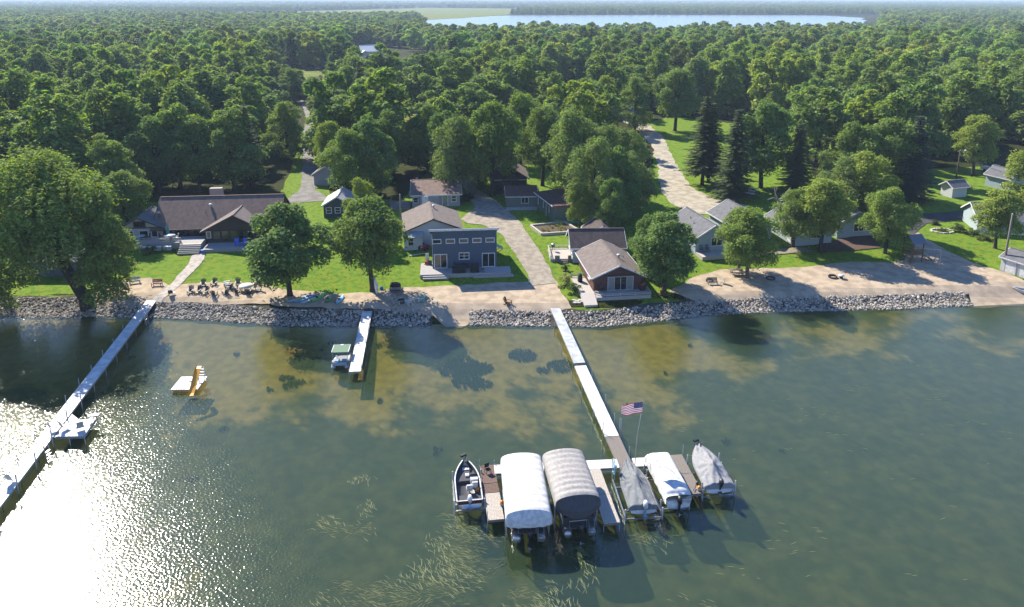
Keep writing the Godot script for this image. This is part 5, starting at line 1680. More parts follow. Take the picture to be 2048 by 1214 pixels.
	dock_run(o, Vector3(-1.8, 0.8, -51.18), Vector3(-1.62, 0.8, -50.05), 1.25, 1, "wood_brown", true)
	dock_run(o, Vector3(-1.62, 0.8, -50.03), Vector3(-1.2, 0.8, -46.95), 1.25, 1, "wood_pale", true)
	for p in [[-2.75, -53.6, 0.5], [-1.5, -53.7, 0.4], [-1.85, -47.1, 0.7], [-0.55, -47.2, 0.6]]:
		dock_post(o, Vector3(p[0], 0.8, p[1]), p[2])
	o = thing("finger_dock", "weathered finger dock half in shadow between grey canopy and covered boat", "dock")
	dock_run(o, Vector3(6.75, 0.8, -53.05), Vector3(7.5, 0.8, -46.6), 1.25, 2, "wood_pale", true)
	for p in [[6.9, -46.7, 0.1], [8.1, -46.8, 0.2], [7.35, -50.0, 0.1]]:
		dock_post(o, Vector3(p[0], 0.8, p[1]), p[2])
	o = thing("finger_dock", "narrow weathered finger dock beside the white covered boat", "dock")
	dock_run(o, Vector3(14.1, 0.8, -55.0), Vector3(14.65, 0.8, -49.9), 1.05, 2, "wood_grey", true)
	for p in [[14.75, -55.1, 0.9], [14.15, -50.0, 0.1], [15.2, -50.1, 0.3]]:
		dock_post(o, Vector3(p[0], 0.8, p[1]), p[2])
	# things on the fingers
	var c := thing("deck_chair", "small black folding chair on the brown upper half of the finger dock", "chair", Vector3(-2.0, 0.825, -52.5), 30)
	boxpart(c, "seat", Vector3(0, 0.35, 0), Vector3(0.42, 0.04, 0.4), "black")
	boxpart(c, "backrest", Vector3(0, 0.62, -0.2), Vector3(0.42, 0.4, 0.04), "black")
	for x in [-0.2, 0.2]:
		for z in [-0.18, 0.18]:
			boxpart(c, "leg", Vector3(x, 0.17, z), Vector3(0.03, 0.34, 0.03), "black")
	for q in [[Vector3(-0.78, 0.825, -48.6), "orange and white buoy at the edge of the pale finger dock"], [Vector3(14.95, 0.825, -50.35), "orange float hanging at the narrow finger dock's end"]]:
		var f := thing("buoy", q[1], "buoy", q[0])
		tubepart(f, "float", [Vector3(0, 0, 0), Vector3(0, 0.06, 0), Vector3(0, 0.2, 0), Vector3(0, 0.33, 0), Vector3(0, 0.4, 0)], [0.06, 0.15, 0.19, 0.12, 0.03], "plastic_orange", 10)
		tubepart(f, "collar", [Vector3(0, 0.1, 0), Vector3(0, 0.16, 0)], [0.2, 0.2], "white", 10)
	var m := thing("trolling_motor", "black trolling motor lying at the narrow finger dock's end", "motor", Vector3(14.7, 0.83, -50.6), 60)
	tubepart(m, "shaft", [Vector3(-0.5, 0.1, 0), Vector3(0.5, 0.12, 0)], [0.03, 0.03], "black", 6)
	tubepart(m, "head", [Vector3(0.45, 0.06, 0), Vector3(0.7, 0.2, 0)], [0.1, 0.08], "black", 8)
	# flag on a thin pole
	var p := thing("flagpole", "thin leaning flagpole standing at the dock crossing", "flagpole", Vector3(10.3, 0.75, -53.4))
	tubepart(p, "pole", [Vector3(0, -0.6, 0), Vector3(0.12, 3.0, 0), Vector3(0.42, 6.2, 0.1)], [0.03, 0.025, 0.015], "galvanised", 6)
	tubepart(p, "cap", [Vector3(0.42, 6.2, 0.1), Vector3(0.425, 6.26, 0.1)], [0.03, 0.02], "galvanised", 6)
	tubepart(p, "halyard", [Vector3(-0.02, 0.2, 0.02), Vector3(0.02, 2.6, 0.08), Vector3(0.34, 5.1, 0.12)], [0.006, 0.006, 0.006], "white", 4)
	var f := thing("flag", "stars and stripes flag flying out from the thin pole", "flag", Vector3(10.7, 6.9, -53.3))
	k = MB.new()
	var nu := 18
	var nv := 8
	var pt := func(u: float, v: float) -> Vector3:
		return Vector3(-1.72 * u + 0.02 * v, -0.98 * v - 0.34 * u + 0.10 * u * u + 0.05 * sin(u * 7.0 + v), 0.12 * sin(u * 9.0 + v * 0.9) * (0.3 + u))
	for i in nu:
		for j in nv:
			var u0 := float(i) / nu
			var u1 := float(i + 1) / nu
			var v0 := float(j) / nv
			var v1 := float(j + 1) / nv
			k.quad(pt.call(u0, v0), pt.call(u1, v0), pt.call(u1, v1), pt.call(u0, v1))
			k.uv.append_array(PackedVector2Array([Vector2(u0, v0), Vector2(u1, v0), Vector2(u1, v1), Vector2(u0, v0), Vector2(u1, v1), Vector2(u0, v1)]))
	part(f, "cloth", k, "flag_print", true)


func flag_print() -> void:
	var im := Image.create(494, 260, false, Image.FORMAT_RGB8)
	for i in 13:
		im.fill_rect(Rect2i(0, i * 20, 494, 20), Color(0.72, 0.06, 0.16) if i % 2 == 0 else Color(0.93, 0.92, 0.92))
	im.fill_rect(Rect2i(0, 0, 198, 140), Color(0.10, 0.12, 0.38))
	for r in 9:
		for c in (6 if r % 2 == 0 else 5):
			var x := int(16.5 + (c * 33 if r % 2 == 0 else c * 33 + 16.5))
			var y := 14 + r * 14
			for dy in range(-5, 6):
				for dx in range(-5, 6):
					var a := atan2(dx, -dy)
					var q := Vector2(dx, dy).length()
					if q < lerpf(2.0, 5.2, pow(0.5 + 0.5 * cos(5.0 * a), 1.4)):
						im.set_pixel(x + dx, y + dy, Color(0.95, 0.95, 0.95))
	var m := StandardMaterial3D.new()
	m.resource_name = "flag_print"
	m.albedo_texture = ImageTexture.create_from_image(im)
	m.roughness = 0.85
	m.cull_mode = BaseMaterial3D.CULL_DISABLED
	m.backlight_enabled = true
	m.backlight = Color(0.5, 0.5, 0.5)
	mats["flag_print"] = m


func ladder(o: Node3D, at: Vector3, yaw: float) -> void:
	var k := MB.new()
	k.t = Transform3D(Basis(Vector3.UP, deg_to_rad(yaw)), at)
	for x in [-0.25, 0.25]:
		k.tube([Vector3(x, 0.05, -0.35), Vector3(x, 0.75, -0.2), Vector3(x, 0.8, 0.1), Vector3(x, -1.1, 0.35)], [0.03, 0.03, 0.03, 0.03], 6)
	for i in 4:
		k.box(Vector3(0, 0.1 - i * 0.3, 0.22 + i * 0.03), Vector3(0.5, 0.04, 0.12))
	part(o, "ladder", k, "aluminium", false)


func sling_chair(at: Vector3, yaw: float, label: String) -> void:
	var o := thing("sling_chair", label, "chair", at, yaw)
	boxpart(o, "seat", Vector3(0, 0.38, 0.05), Vector3(0.55, 0.03, 0.55), "paint_grey", Basis(Vector3.RIGHT, 0.12))
	boxpart(o, "backrest", Vector3(0, 0.72, -0.33), Vector3(0.55, 0.78, 0.03), "paint_grey", Basis(Vector3.RIGHT, -0.35))
	for x in [-0.29, 0.29]:
		boxpart(o, "arm", Vector3(x, 0.6, 0), Vector3(0.05, 0.04, 0.6), "white")
		tubepart(o, "leg", [Vector3(x, 0, 0.28), Vector3(x, 0.6, 0.2), Vector3(x, 0.6, -0.3), Vector3(x, 0, -0.3)], [0.018, 0.018, 0.018, 0.018], "white", 5)


# half-breadths and heights of an aluminium hull at t = 0 (bow) .. 1 (stern)
func hull_ring(t: float, length: float, beam: float, depth: float, inset := 0.0, floor_ := 0.0) -> PackedVector3Array:
	var b := beam / 2 * (1.0 - pow(1.0 - minf(t * 1.7 + 0.03, 1.0), 2.2)) - inset
	b = maxf(b, 0.03)
	var z := -length / 2 + length * t
	var sheer := depth + 0.22 * pow(1.0 - t, 2.0)
	var keel := 0.32 * pow(maxf(0.0, 1.0 - t * 3.0), 1.5)
	var rise := maxf(0.10 + 0.3 * pow(1.0 - t, 2.0), floor_)
	return PackedVector3Array([Vector3(-b, sheer, z), Vector3(-b * 0.96, sheer * 0.62, z), Vector3(-b * 0.84, rise + keel * 0.4, z), Vector3(0, maxf(keel, floor_), z), Vector3(b * 0.84, rise + keel * 0.4, z), Vector3(b * 0.96, sheer * 0.62, z), Vector3(b, sheer, z)])


func hull(o: Node3D, length: float, beam: float, depth: float, mat: String, stripe := "", rim := true) -> void:
	var rings := []
	for i in 17:
		rings.append(hull_ring(i / 16.0, length, beam, depth))
	var k := MB.new()
	k.loft(rings, false)
	k.fan(rings[16])
	var h := part(o, "hull", k, mat, true)
	if not rim:
		return
	k = MB.new()
	for s in [0, 6]:
		for i in 16:
			k.bar(rings[i][s] + Vector3(0, 0.02, 0), rings[i + 1][s] + Vector3(0, 0.02, 0), 0.09, 0.05)
	k.bar(rings[16][0] + Vector3(0, 0.015, 0), rings[16][6] + Vector3(0, 0.015, 0), 0.08, 0.05)
	part(h, "gunwale", k, "hull_white")
	if stripe:
		k = MB.new()
		k.box(Vector3(0, depth * 0.78, length / 2 + 0.012), Vector3(beam * 0.92, depth * 0.36, 0.02))
		part(h, "stripe", k, stripe)


func outboard(o: Node3D, at: Vector3, tilt: float, cowl: String, leg: String) -> void:
	var g := Node3D.new()
	g.name = "outboard_motor"
	o.add_child(g, true)
	g.position = at
	g.rotation.x = tilt
	var rings := []
	for a in [[0.05, 0.7], [0.12, 1.0], [0.42, 1.0], [0.56, 0.82], [0.62, 0.4]]:
		var r := PackedVector3Array()
		for i in 12:
			var t := TAU * i / 12
			r.append(Vector3(cos(t) * 0.18 * a[1], a[0], 0.02 + sin(t) * 0.27 * a[1]))
		rings.append(r)
	var k := MB.new()
	k.loft(rings)
	k.fan(rings[4], true)
	k.fan(rings[0])
	part(g, "cowl", k, cowl, true)
	k = MB.new()
	k.box(Vector3(0, -0.3, 0.03), Vector3(0.13, 0.75, 0.22))
	k.box(Vector3(0, -0.66, 0.12), Vector3(0.3, 0.03, 0.42))
	k.tube([Vector3(0, -0.82, -0.2), Vector3(0, -0.82, 0.0), Vector3(0, -0.82, 0.3)], [0.02, 0.075, 0.06], 8)
	k.box(Vector3(0, -0.9, 0.0), Vector3(0.04, 0.3, 0.2))
	part(g, "lower_unit", k, leg)
	k = MB.new()
	for i in 3:
		k.box(Vector3(cos(i * 2.094) * 0.1, -0.82 + sin(i * 2.094) * 0.1, 0.34), Vector3(0.16, 0.1, 0.02), Basis(Vector3.BACK, i * 2.094) * Basis(Vector3.RIGHT, 0.5))
	part(g, "propeller", k, "galvanised")


func bow_motor(o: Node3D, at: Vector3) -> void:
	var k := MB.new()
	k.tube([at, at + Vector3(0.15, 0.12, -0.35)], [0.04, 0.04], 6)
	k.box(at + Vector3(-0.12, 0.2, -0.3), Vector3(0.5, 0.16, 0.22), Basis(Vector3.UP, 0.5))
	k.box(at + Vector3(0.1, 0.08, 0.25), Vector3(0.12, 0.1, 0.6), Basis(Vector3.UP, -0.3))
	part(o, "trolling_motor", k, "black")


# cantilever lift under a boat: two long rails, cross beams, corner posts on the lake bed
func boat_lift(at: Vector3, yaw: float, w: float, l: float, top: float, label: String, wheel := 0) -> Node3D:
	var o := thing("boat_lift", label, "boat lift", Vector3(at.x, 0, at.z), yaw)
	var bed := terrain(at.x, at.z)
	for x in [-w / 2, w / 2]:
		for z in [-l / 2, l / 2]:
			tubepart(o, "post", [Vector3(x, bed, z), Vector3(x, top, z)], [0.06, 0.06], "galvanised", 6)
		var k := MB.new()
		k.bar(Vector3(x, 0.3, -l / 2), Vector3(x, 0.3, l / 2), 0.09, 0.14)
		k.bar(Vector3(x, 0.3, -l / 2), Vector3(x, top * 0.8, -l / 2 + 0.7), 0.05)
		k.bar(Vector3(x, -0.4, l / 2), Vector3(x, 0.28, l / 2 - 0.8), 0.05)
		part(o, "rail", k, "aluminium")
	for z in [-l * 0.3, l * 0.3, l / 2]:
		boxpart(o, "crossbeam", Vector3(0, 0.18, z), Vector3(w, 0.12, 0.1), "aluminium")
	if wheel:
		var x := w / 2 * wheel
		var k := MB.new()
		var pts := []
		var rad := []
		for i in 25:
			var a := TAU * i / 24
			pts.append(Vector3(x, 1.75 + cos(a) * 0.62, -l / 2 + 0.3 + sin(a) * 0.62))
			rad.append(0.025)
		k.tube(pts, rad, 5, false)
		for i in 3:
			var a := i * PI / 3
			k.bar(Vector3(x, 1.75 + cos(a) * 0.62, -l / 2 + 0.3 + sin(a) * 0.62), Vector3(x, 1.75 - cos(a) * 0.62, -l / 2 + 0.3 - sin(a) * 0.62), 0.03)
		part(o, "winch_wheel", k, "wheel_blue")
		boxpart(o, "winch", Vector3(x - 0.12 * wheel, 1.75, -l / 2 + 0.3), Vector3(0.22, 0.35, 0.28), "white")
		tubepart(o, "winch_post", [Vector3(x - 0.1 * wheel, 0.2, -l / 2 + 0.3), Vector3(x - 0.1 * wheel, 1.7, -l / 2 + 0.3)], [0.05, 0.05], "wheel_blue", 6)
	return o


# arched fabric roof with ribs; front skirt towards +z
func canopy(at: Vector3, yaw: float, w: float, l: float, eave: float, rise: float, mat: String, front: String, label: String) -> void:
	var o := thing("lift_canopy", label, "canopy", Vector3(at.x, 0, at.z), yaw)
	var k := MB.new()
	var rings := []
	var n := 46
	for i in n + 1:
		var t := float(i) / n
		var z := -l / 2 + l * t
		var sag := 0.09 * absf(sin(t * PI * 9.0)) + 0.012 * sin(t * 61.0)
		var ring := PackedVector3Array()
		ring.append(Vector3(-w / 2 - 0.02, eave - 0.32, z))
		for j in 15:
			var a := PI * j / 14.0
			var x := -cos(a) * w / 2
			ring.append(Vector3(x, eave + rise * pow(sin(a), 0.8) - 0.05 + sag * sin(a), z))
		ring.append(Vector3(w / 2 + 0.02, eave - 0.32, z))
		rings.append(ring)
	k.loft(rings, false)
	var back := PackedVector3Array(rings[0])
	k.fan(back, true)
	var cloth := part(o, "fabric", k, mat, true)
	k = MB.new()
	var last: PackedVector3Array = rings[n]
	if front == mat:
		var low := PackedVector3Array()
		for p in last:
			low.append(Vector3(p.x * 1.01, lerpf(eave - 0.04, p.y, 0.10), p.z + 0.36 - 0.28 * pow(absf(p.x) / (w / 2), 4.0)))
		k.loft([last, low], false)
		var hem := PackedVector3Array()
		for i in low.size():
			hem.append(Vector3(low[i].x, eave - 0.62 - 0.09 * absf(sin(i * 1.3)), low[i].z + 0.05))
		k.loft([low, hem], false)
	else:
		var ring1 := PackedVector3Array()
		var ring2 := PackedVector3Array()
		for p in last:
			var fr := 1.0 - pow(absf(p.x) / (w / 2 + 0.03), 2.0)
			ring1.append(Vector3(p.x, lerpf(eave - 0.25, p.y, 0.12) - 0.12 * fr, p.z + 0.75 * fr))
			ring2.append(Vector3(p.x, eave - 0.5 - 0.34 * fr, p.z + 0.80 * fr))
		k.loft([last, ring1], false)
		k.loft([ring1, ring2], false)
	part(cloth, "front_skirt", k, front, front == mat)
	for x in [-w / 2 + 0.08, w / 2 - 0.08]:
		for z in [-l * 0.38, l * 0.38]:
			tubepart(o, "post", [Vector3(x, terrain(at.x, at.z), z), Vector3(x, eave - 0.1, z)], [0.06, 0.06], "galvanised", 6)
		var b := MB.new()
		b.bar(Vector3(x, eave - 0.14, -l / 2), Vector3(x, eave - 0.14, l / 2), 0.06)
		part(o, "side_beam", b, "galvanised")
	k = MB.new()
	k.bar(Vector3(-w / 2 + 0.1, 0.35, -l * 0.34), Vector3(-w / 2 + 0.1, 0.35, l * 0.4), 0.1, 0.14)
	k.bar(Vector3(w / 2 - 0.1, 0.35, -l * 0.34), Vector3(w / 2 - 0.1, 0.35, l * 0.4), 0.1, 0.14)
	part(o, "rail", k, "aluminium")


func pontoon_boat(at: Vector3, yaw: float, w: float, l: float, label: String) -> void:
	var o := thing("pontoon_boat", label, "boat", at, yaw)
	for x in [-w * 0.36, w * 0.36]:
		tubepart(o, "pontoon", [Vector3(x, 0.12, -l / 2), Vector3(x, 0.0, -l / 2 + 0.6), Vector3(x, 0, l / 2 - 0.15), Vector3(x, 0, l / 2), Vector3(x, 0, l / 2 + 0.06)], [0.05, 0.32, 0.32, 0.28, 0.1], "aluminium", 14)
	boxpart(o, "deck", Vector3(0, 0.42, 0), Vector3(w, 0.1, l - 0.3), "carpet_grey")
	for s in [-1.0, 1.0]:
		var k := MB.new()
		k.box(Vector3(s * (w / 2 - 0.05), 0.85, 0), Vector3(0.05, 0.62, l - 1.0))
		part(o, "side_fence", k, "paint_slate")
		k = MB.new()
		k.tube([Vector3(s * (w / 2 - 0.05), 1.2, -l / 2 + 0.5), Vector3(s * (w / 2 - 0.05), 1.2, l / 2 - 0.5)], [0.025, 0.025], 6)
		part(o, "rail", k, "aluminium")
	boxpart(o, "rear_fence", Vector3(0, 0.82, l / 2 - 0.5), Vector3(w - 0.2, 0.6, 0.05), "paint_charcoal")
	var r := MB.new()
	r.tube([Vector3(-w * 0.32, 0.5, l / 2 - 0.1), Vector3(-w * 0.32, 1.1, l / 2 - 0.1), Vector3(w * 0.2, 1.1, l / 2 - 0.1), Vector3(w * 0.2, 0.5, l / 2 - 0.1)], [0.03, 0.03, 0.03, 0.03], 6)
	part(o, "rear_rail", r, "aluminium")
	boxpart(o, "seat", Vector3(-w * 0.3, 0.7, 0.8), Vector3(0.6, 0.45, 1.8), "hull_maroon")
	boxpart(o, "seat", Vector3(w * 0.3, 0.7, -1.0), Vector3(0.6, 0.45, 1.8), "hull_white")
	outboard(o, Vector3(0, 0.35, l / 2 + 0.12), 0.1, "black", "black")
	var k2 := MB.new()
	for x in [w * 0.25, w * 0.42]:
		k2.tube([Vector3(x, 1.0, l / 2 - 0.25), Vector3(x, 0.9, l / 2 + 0.1), Vector3(x, -0.1, l / 2 + 0.18)], [0.025, 0.025, 0.025], 6)
	for i in 3:
		k2.box(Vector3(w * 0.335, 0.55 - i * 0.25, l / 2 + 0.14), Vector3(w * 0.17, 0.04, 0.08))
	part(o, "boarding_ladder", k2, "aluminium")


# fabric cover stretched over a boat: width follows the hull, peaks where a pole or console stands below
func boat_cover(o: Node3D, length: float, beam: float, depth: float, peaks: Array, mat: String, seed_: int) -> void:
	var n := FastNoiseLite.new()
	n.seed = seed_
	n.frequency = 1.1
	var rings := []
	for i in 41:
		var t := i / 40.0
		var h := hull_ring(t, length, beam, depth)
		var b := h[6].x + 0.05
		var z := h[6].z
		var ring := PackedVector3Array()
		for j in 25:
			var u := -1.0 + 2.0 * j / 24.0
			var y: float = h[6].y - 0.16 * pow(absf(u), 10.0)
			for p in peaks:
				var dz: float = (t - p[0]) / p[2]
				var du: float = (u - p[1]) / p[3]
				y += p[4] * exp(-sqrt(dz * dz + du * du) * 1.7)
			var fold := 0.06 * sin(atan2(u, (t - peaks[0][0]) * 3.0) * 11.0 + n.get_noise_2d(u * 2.0, t * 3.0) * 3.0)
			y += (fold + 0.03 * n.get_noise_2d(u, t * 4.0)) * (1.0 - pow(absf(u), 6.0))
			ring.append(Vector3(b * u * (1.0 if absf(u) < 0.99 else 1.01), y, z))
		ring.insert(0, Vector3(-b * 0.99, h[0].y - 0.3, z))
		ring.append(Vector3(b * 0.99, h[0].y - 0.3, z))
		rings.append(ring)
	var k := MB.new()
	k.loft(rings, false)
	var end: PackedVector3Array = rings[40]
	var low := PackedVector3Array()
	for p in end:
		low.append(Vector3(p.x, minf(p.y, depth - 0.3), p.z + 0.05))
	k.loft([end, low], false)
	part(o, "cover", k, mat, true)


func build_boats() -> void:
	var k: MB
	# open fishing boat
	boat_lift(Vector3(-3.5, 0, -50.6), 7.0, 2.35, 3.6, 1.15, "silver lift under the open fishing boat")
	var o := thing("fishing_boat", "open aluminium fishing boat with grey carpet and silver outboard on a lift", "boat", Vector3(-3.62, 0.42, -51.1), 8.0)
	hull(o, 5.0, 2.0, 0.78, "aluminium", "hull_maroon")
	k = MB.new()
	var rings := []
	for i in 15:
		rings.append(hull_ring(0.05 + 0.93 * i / 14.0, 4.98, 2.0, 0.77, 0.05, 0.30))
	k.loft(rings, false)
	part(o, "liner", k, "paint_charcoal", true)
	k = MB.new()
	for a in [[0.06, 0.46, 0.56], [0.80, 0.97, 0.52]]:
		var poly := PackedVector2Array()
		for i in 9:
			var h := hull_ring(lerpf(a[0], a[1], i / 8.0), 5.0, 2.0, 0.78, 0.07)
			poly.append(Vector2(h[0].x, h[0].z))
		for i in 9:
			var h := hull_ring(lerpf(a[1], a[0], i / 8.0), 5.0, 2.0, 0.78, 0.07)
			poly.append(Vector2(h[6].x, h[6].z))
		k = MB.new()
		k.prism(poly, a[2] - 0.2, a[2])
		part(o, "casting_deck", k, "carpet_grey")
	boxpart(o, "hatch", Vector3(0.0, 0.6, -1.7), Vector3(0.55, 0.06, 0.35), "hull_white")
	boxpart(o, "pedestal", Vector3(0.05, 0.64, -0.8), Vector3(0.3, 0.14, 0.3), "hull_white")
	boxpart(o, "console", Vector3(0.55, 0.72, 0.05), Vector3(0.6, 0.55, 0.5), "paint_grey")
	boxpart(o, "windscreen", Vector3(0.55, 1.05, -0.15), Vector3(0.62, 0.22, 0.04), "glass_dark", Basis(Vector3.RIGHT, -0.5))
	for p in [Vector3(0.1, 0.6, 0.95), Vector3(0.55, 0.62, 0.65)]:
		k = MB.new()
		k.box(p + Vector3(0, 0.1, 0), Vector3(0.48, 0.14, 0.45))
		k.box(p + Vector3(0, 0.36, 0.22), Vector3(0.46, 0.46, 0.12), Basis(Vector3.RIGHT, 0.15))
		k.box(p - Vector3(0, 0.12, 0), Vector3(0.1, 0.34, 0.1))
		part(o, "seat", k, "hull_white")
	boxpart(o, "life_jacket", Vector3(0.72, 0.6, 1.05), Vector3(0.25, 0.14, 0.3), "plastic_orange")
	outboard(o, Vector3(0.0, 0.9, 2.62), 0.45, "motor_silver", "motor_blue")
	bow_motor(o, Vector3(0.0, 1.05, -2.35))
	# pontoon boats under canopies
	canopy(Vector3(0.98, 0, -48.75), 4.0, 3.35, 6.8, 2.45, 0.58, "canvas_white", "canvas_white", "bright white boat lift canopy over a pontoon boat")
	pontoon_boat(Vector3(1.05, 0.55, -48.4), 4.0, 2.5, 6.4, "pontoon boat with dark fence under the bright white canopy")
	canopy(Vector3(4.52, 0, -49.25), 7.6, 3.4, 5.7, 2.8, 0.66, "canvas_tan", "canvas_charcoal", "grey ribbed boat lift canopy with a charcoal fan shaped end")
	pontoon_boat(Vector3(4.62, 0.62, -48.75), 7.6, 2.5, 6.2, "pontoon boat with silver tubes under the grey ribbed canopy")
	# grey covered boat
	boat_lift(Vector3(9.95, 0, -50.2), 4.5, 2.9, 4.6, 1.05, "lift with a blue winch wheel under the grey covered boat", -1)
	o = thing("covered_boat", "fishing boat under a slate grey cover with silver outboard, beside the winch wheel", "boat", Vector3(9.85, 0.5, -50.7), 4.7)
	hull(o, 5.5, 2.2, 0.72, "hull_white", "", false)
	boat_cover(o, 5.5, 2.2, 0.72, [[0.5, 0.05, 0.34, 0.5, 0.85], [0.85, 0.1, 0.3, 0.8, 0.2]], "canvas_grey", 4)
	outboard(o, Vector3(0.1, 0.72, 2.9), 0.15, "motor_silver", "motor_blue")
	# white covered boat with a boxy cover
	boat_lift(Vector3(12.5, 0, -51.2), 7.0, 2.3, 4.4, 1.1, "lift with long side rails under the white covered boat")
	o = thing("covered_boat", "runabout under a bulky white cover with black outboard", "boat", Vector3(12.55, 0.62, -50.9), 7.4)
	hull(o, 5.0, 2.0, 0.75, "hull_white")
	k = MB.new()
	var n := FastNoiseLite.new()
	n.seed = 8
	n.frequency = 0.9
	rings = []
	for i in 33:
		var t := i / 32.0
		var z := -2.85 + 5.3 * t
		var ring := PackedVector3Array()
		var endf := minf(1.0, minf(t * 12.0 + 0.45, (1.0 - t) * 9.0 + 0.5))
		for j in 19:
			var a := PI * j / 18.0
			var x := -signf(cos(a)) * pow(absf(cos(a)), 0.42) * 1.06
			var y := 0.78 + pow(sin(a), 0.42) * 0.72 * endf + 0.06 * n.get_noise_2d(x * 2.0, z * 2.0)
			if j in [0, 18]:
				y = 0.46 + 0.05 * sin(z * 5.0)
			ring.append(Vector3(x * (0.96 + 0.03 * n.get_noise_2d(z * 2.0, y)), y, z))
		rings.append(ring)
	k.loft(rings, false)
	k.fan(rings[0], true)
	k.fan(rings[32])
	var cv := part(o, "cover", k, "canvas_white", true)
	k = MB.new()
	k.tube([Vector3(-1.05, 1.2, -1.6), Vector3(-0.6, 1.56, -1.55), Vector3(0.3, 1.56, 0.1), Vector3(1.05, 1.3, 1.5)], [0.015, 0.015, 0.015, 0.015], 5)
	part(cv, "strap", k, "paint_slate")
	outboard(o, Vector3(0.0, 0.62, 2.65), 0.1, "black", "black")
	# right-hand covered boat
	boat_lift(Vector3(16.4, 0, -52.3), 5.0, 2.75, 3.6, 1.5, "lift with tall corner posts under the silver covered boat")
	o = thing("covered_boat", "boat under a pale silver peaked cover with big black outboard, beside the narrow finger", "boat", Vector3(16.35, 0.5, -53.0), 4.8)
	hull(o, 5.3, 2.35, 0.75, "hull_white", "", false)
	boat_cover(o, 5.3, 2.35, 0.75, [[0.68, 0.0, 0.34, 0.62, 1.0], [0.42, 0.0, 0.4, 0.9, 0.3]], "canvas_silver", 6)
	outboard(o, Vector3(0.05, 0.85, 2.7), 0.35, "black", "black")
	bow_motor(o, Vector3(0.0, 1.0, -2.5))
	# pedal boat with a green top
	o = thing("pedal_boat", "small pedal boat with green square top moored at the short dock", "boat", Vector3(-18.75, 0.0, -72.6), 4)
	for x in [-0.72, 0.72]:
		tubepart(o, "float", [Vector3(x, 0.2, -1.5), Vector3(x, 0.14, -1.1), Vector3(x, 0.12, 1.0), Vector3(x, 0.2, 1.25)], [0.06, 0.25, 0.25, 0.08], "paint_grey", 10)
	boxpart(o, "deck", Vector3(0, 0.32, 0), Vector3(1.7, 0.1, 2.2), "paint_slate")
	for x in [-0.38, 0.38]:
		boxpart(o, "seat", Vector3(x, 0.5, 0.4), Vector3(0.5, 0.25, 0.5), "motor_blue")
	boxpart(o, "stern_panel", Vector3(0, 0.52, 1.1), Vector3(1.6, 0.36, 0.06), "motor_blue")
	boxpart(o, "corner_pad", Vector3(-0.72, 0.62, 0.7), Vector3(0.3, 0.14, 0.3), "paint_grey")
	boxpart(o, "corner_pad", Vector3(0.72, 0.62, 0.7), Vector3(0.3, 0.14, 0.3), "paint_grey")
	for x in [-0.8, 0.8]:
		for z in [-1.0, 0.5]:
			tubepart(o, "roof_post", [Vector3(x, 0.3, z), Vector3(x, 1.6, z)], [0.025, 0.025], "aluminium", 6)
	k = MB.new()
	k.box(Vector3(0, 1.66, -0.25), Vector3(1.75, 0.05, 1.7), Basis(Vector3.RIGHT, 0.05))
	var top := part(o, "top", k, "canvas_green")
	k = MB.new()
	for s in [-1.0, 1.0]:
		k.bar(Vector3(0.9 * s, 1.67, -1.1), Vector3(0.9 * s, 1.67, 0.6), 0.06)
	k.bar(Vector3(-0.9, 1.67, -1.1), Vector3(0.9, 1.67, -1.1), 0.08)
	k.box(Vector3(0, 1.70, -1.0), Vector3(0.3, 0.08, 0.22))
	part(top, "edge", k, "lamp_glass")
	# swim raft with slide
	o = thing("swim_raft", "white square swim raft with ladder rails and deck pads", "raft", Vector3(-33.35, 0.0, -67.7), 1.0)
	k = MB.new()
	k.box(Vector3(0, 0.36, 0), Vector3(2.7, 0.1, 2.6))
	part(o, "deck", k, "dock_white")
	boxpart(o, "float", Vector3(0, 0.14, 0), Vector3(2.4, 0.34, 2.3), "plastic_yellow")
	boxpart(o, "deck_pad", Vector3(-0.85, 0.415, -0.95), Vector3(0.55, 0.012, 0.5), "plastic_sky")
	boxpart(o, "deck_pad", Vector3(0.85, 0.415, -0.95), Vector3(0.6, 0.012, 0.55), "plastic_sky")
	tubepart(o, "hatch", [Vector3(0.05, 0.405, -0.35), Vector3(0.05, 0.425, -0.35)], [0.24, 0.24], "paint_grey", 14)
	for x in [-0.75, -0.25]:
		tubepart(o, "hand_rail", [Vector3(x, 0.4, 0.85), Vector3(x, 0.95, 1.05), Vector3(x, 0.9, 1.35), Vector3(x, -0.4, 1.42)], [0.022, 0.022, 0.022, 0.022], "aluminium", 6)
	o = thing("water_slide", "yellow plastic slide with white ladder running off the swim raft", "slide", Vector3(-32.35, 0.41, -67.6), 4.0)
	k = MB.new()
	rings = []
	for a in [[-0.75, 1.55], [-0.35, 1.5], [0.4, 1.0], [1.2, 0.42], [1.9, 0.02], [2.25, -0.1]]:
		rings.append(PackedVector3Array([Vector3(-0.3, a[1] + 0.16, a[0]), Vector3(-0.26, a[1], a[0]), Vector3(0.26, a[1], a[0]), Vector3(0.3, a[1] + 0.16, a[0])]))
	k.loft(rings, false)
	for i in rings.size():
		for j in 4:
			rings[i][j] = rings[i][j] + Vector3(0, -0.05, 0)
	k.loft(rings, false)
	part(o, "chute", k, "plastic_yellow")
	for x in [-0.28, 0.28]:
		tubepart(o, "leg", [Vector3(x, 0, 0.5), Vector3(x, 0.9, 0.45)], [0.03, 0.03], "white", 6)
		tubepart(o, "ladder_rail", [Vector3(x + 0.25, 0, -0.2), Vector3(x + 0.1, 1.5, -0.75)], [0.03, 0.03], "white", 6)
	for i in 5:
		boxpart(o, "ladder_step", Vector3(0.35 - 0.05 * i, 0.2 + 0.27 * i, -0.22 - 0.09 * i), Vector3(0.66, 0.05, 0.16), "white")


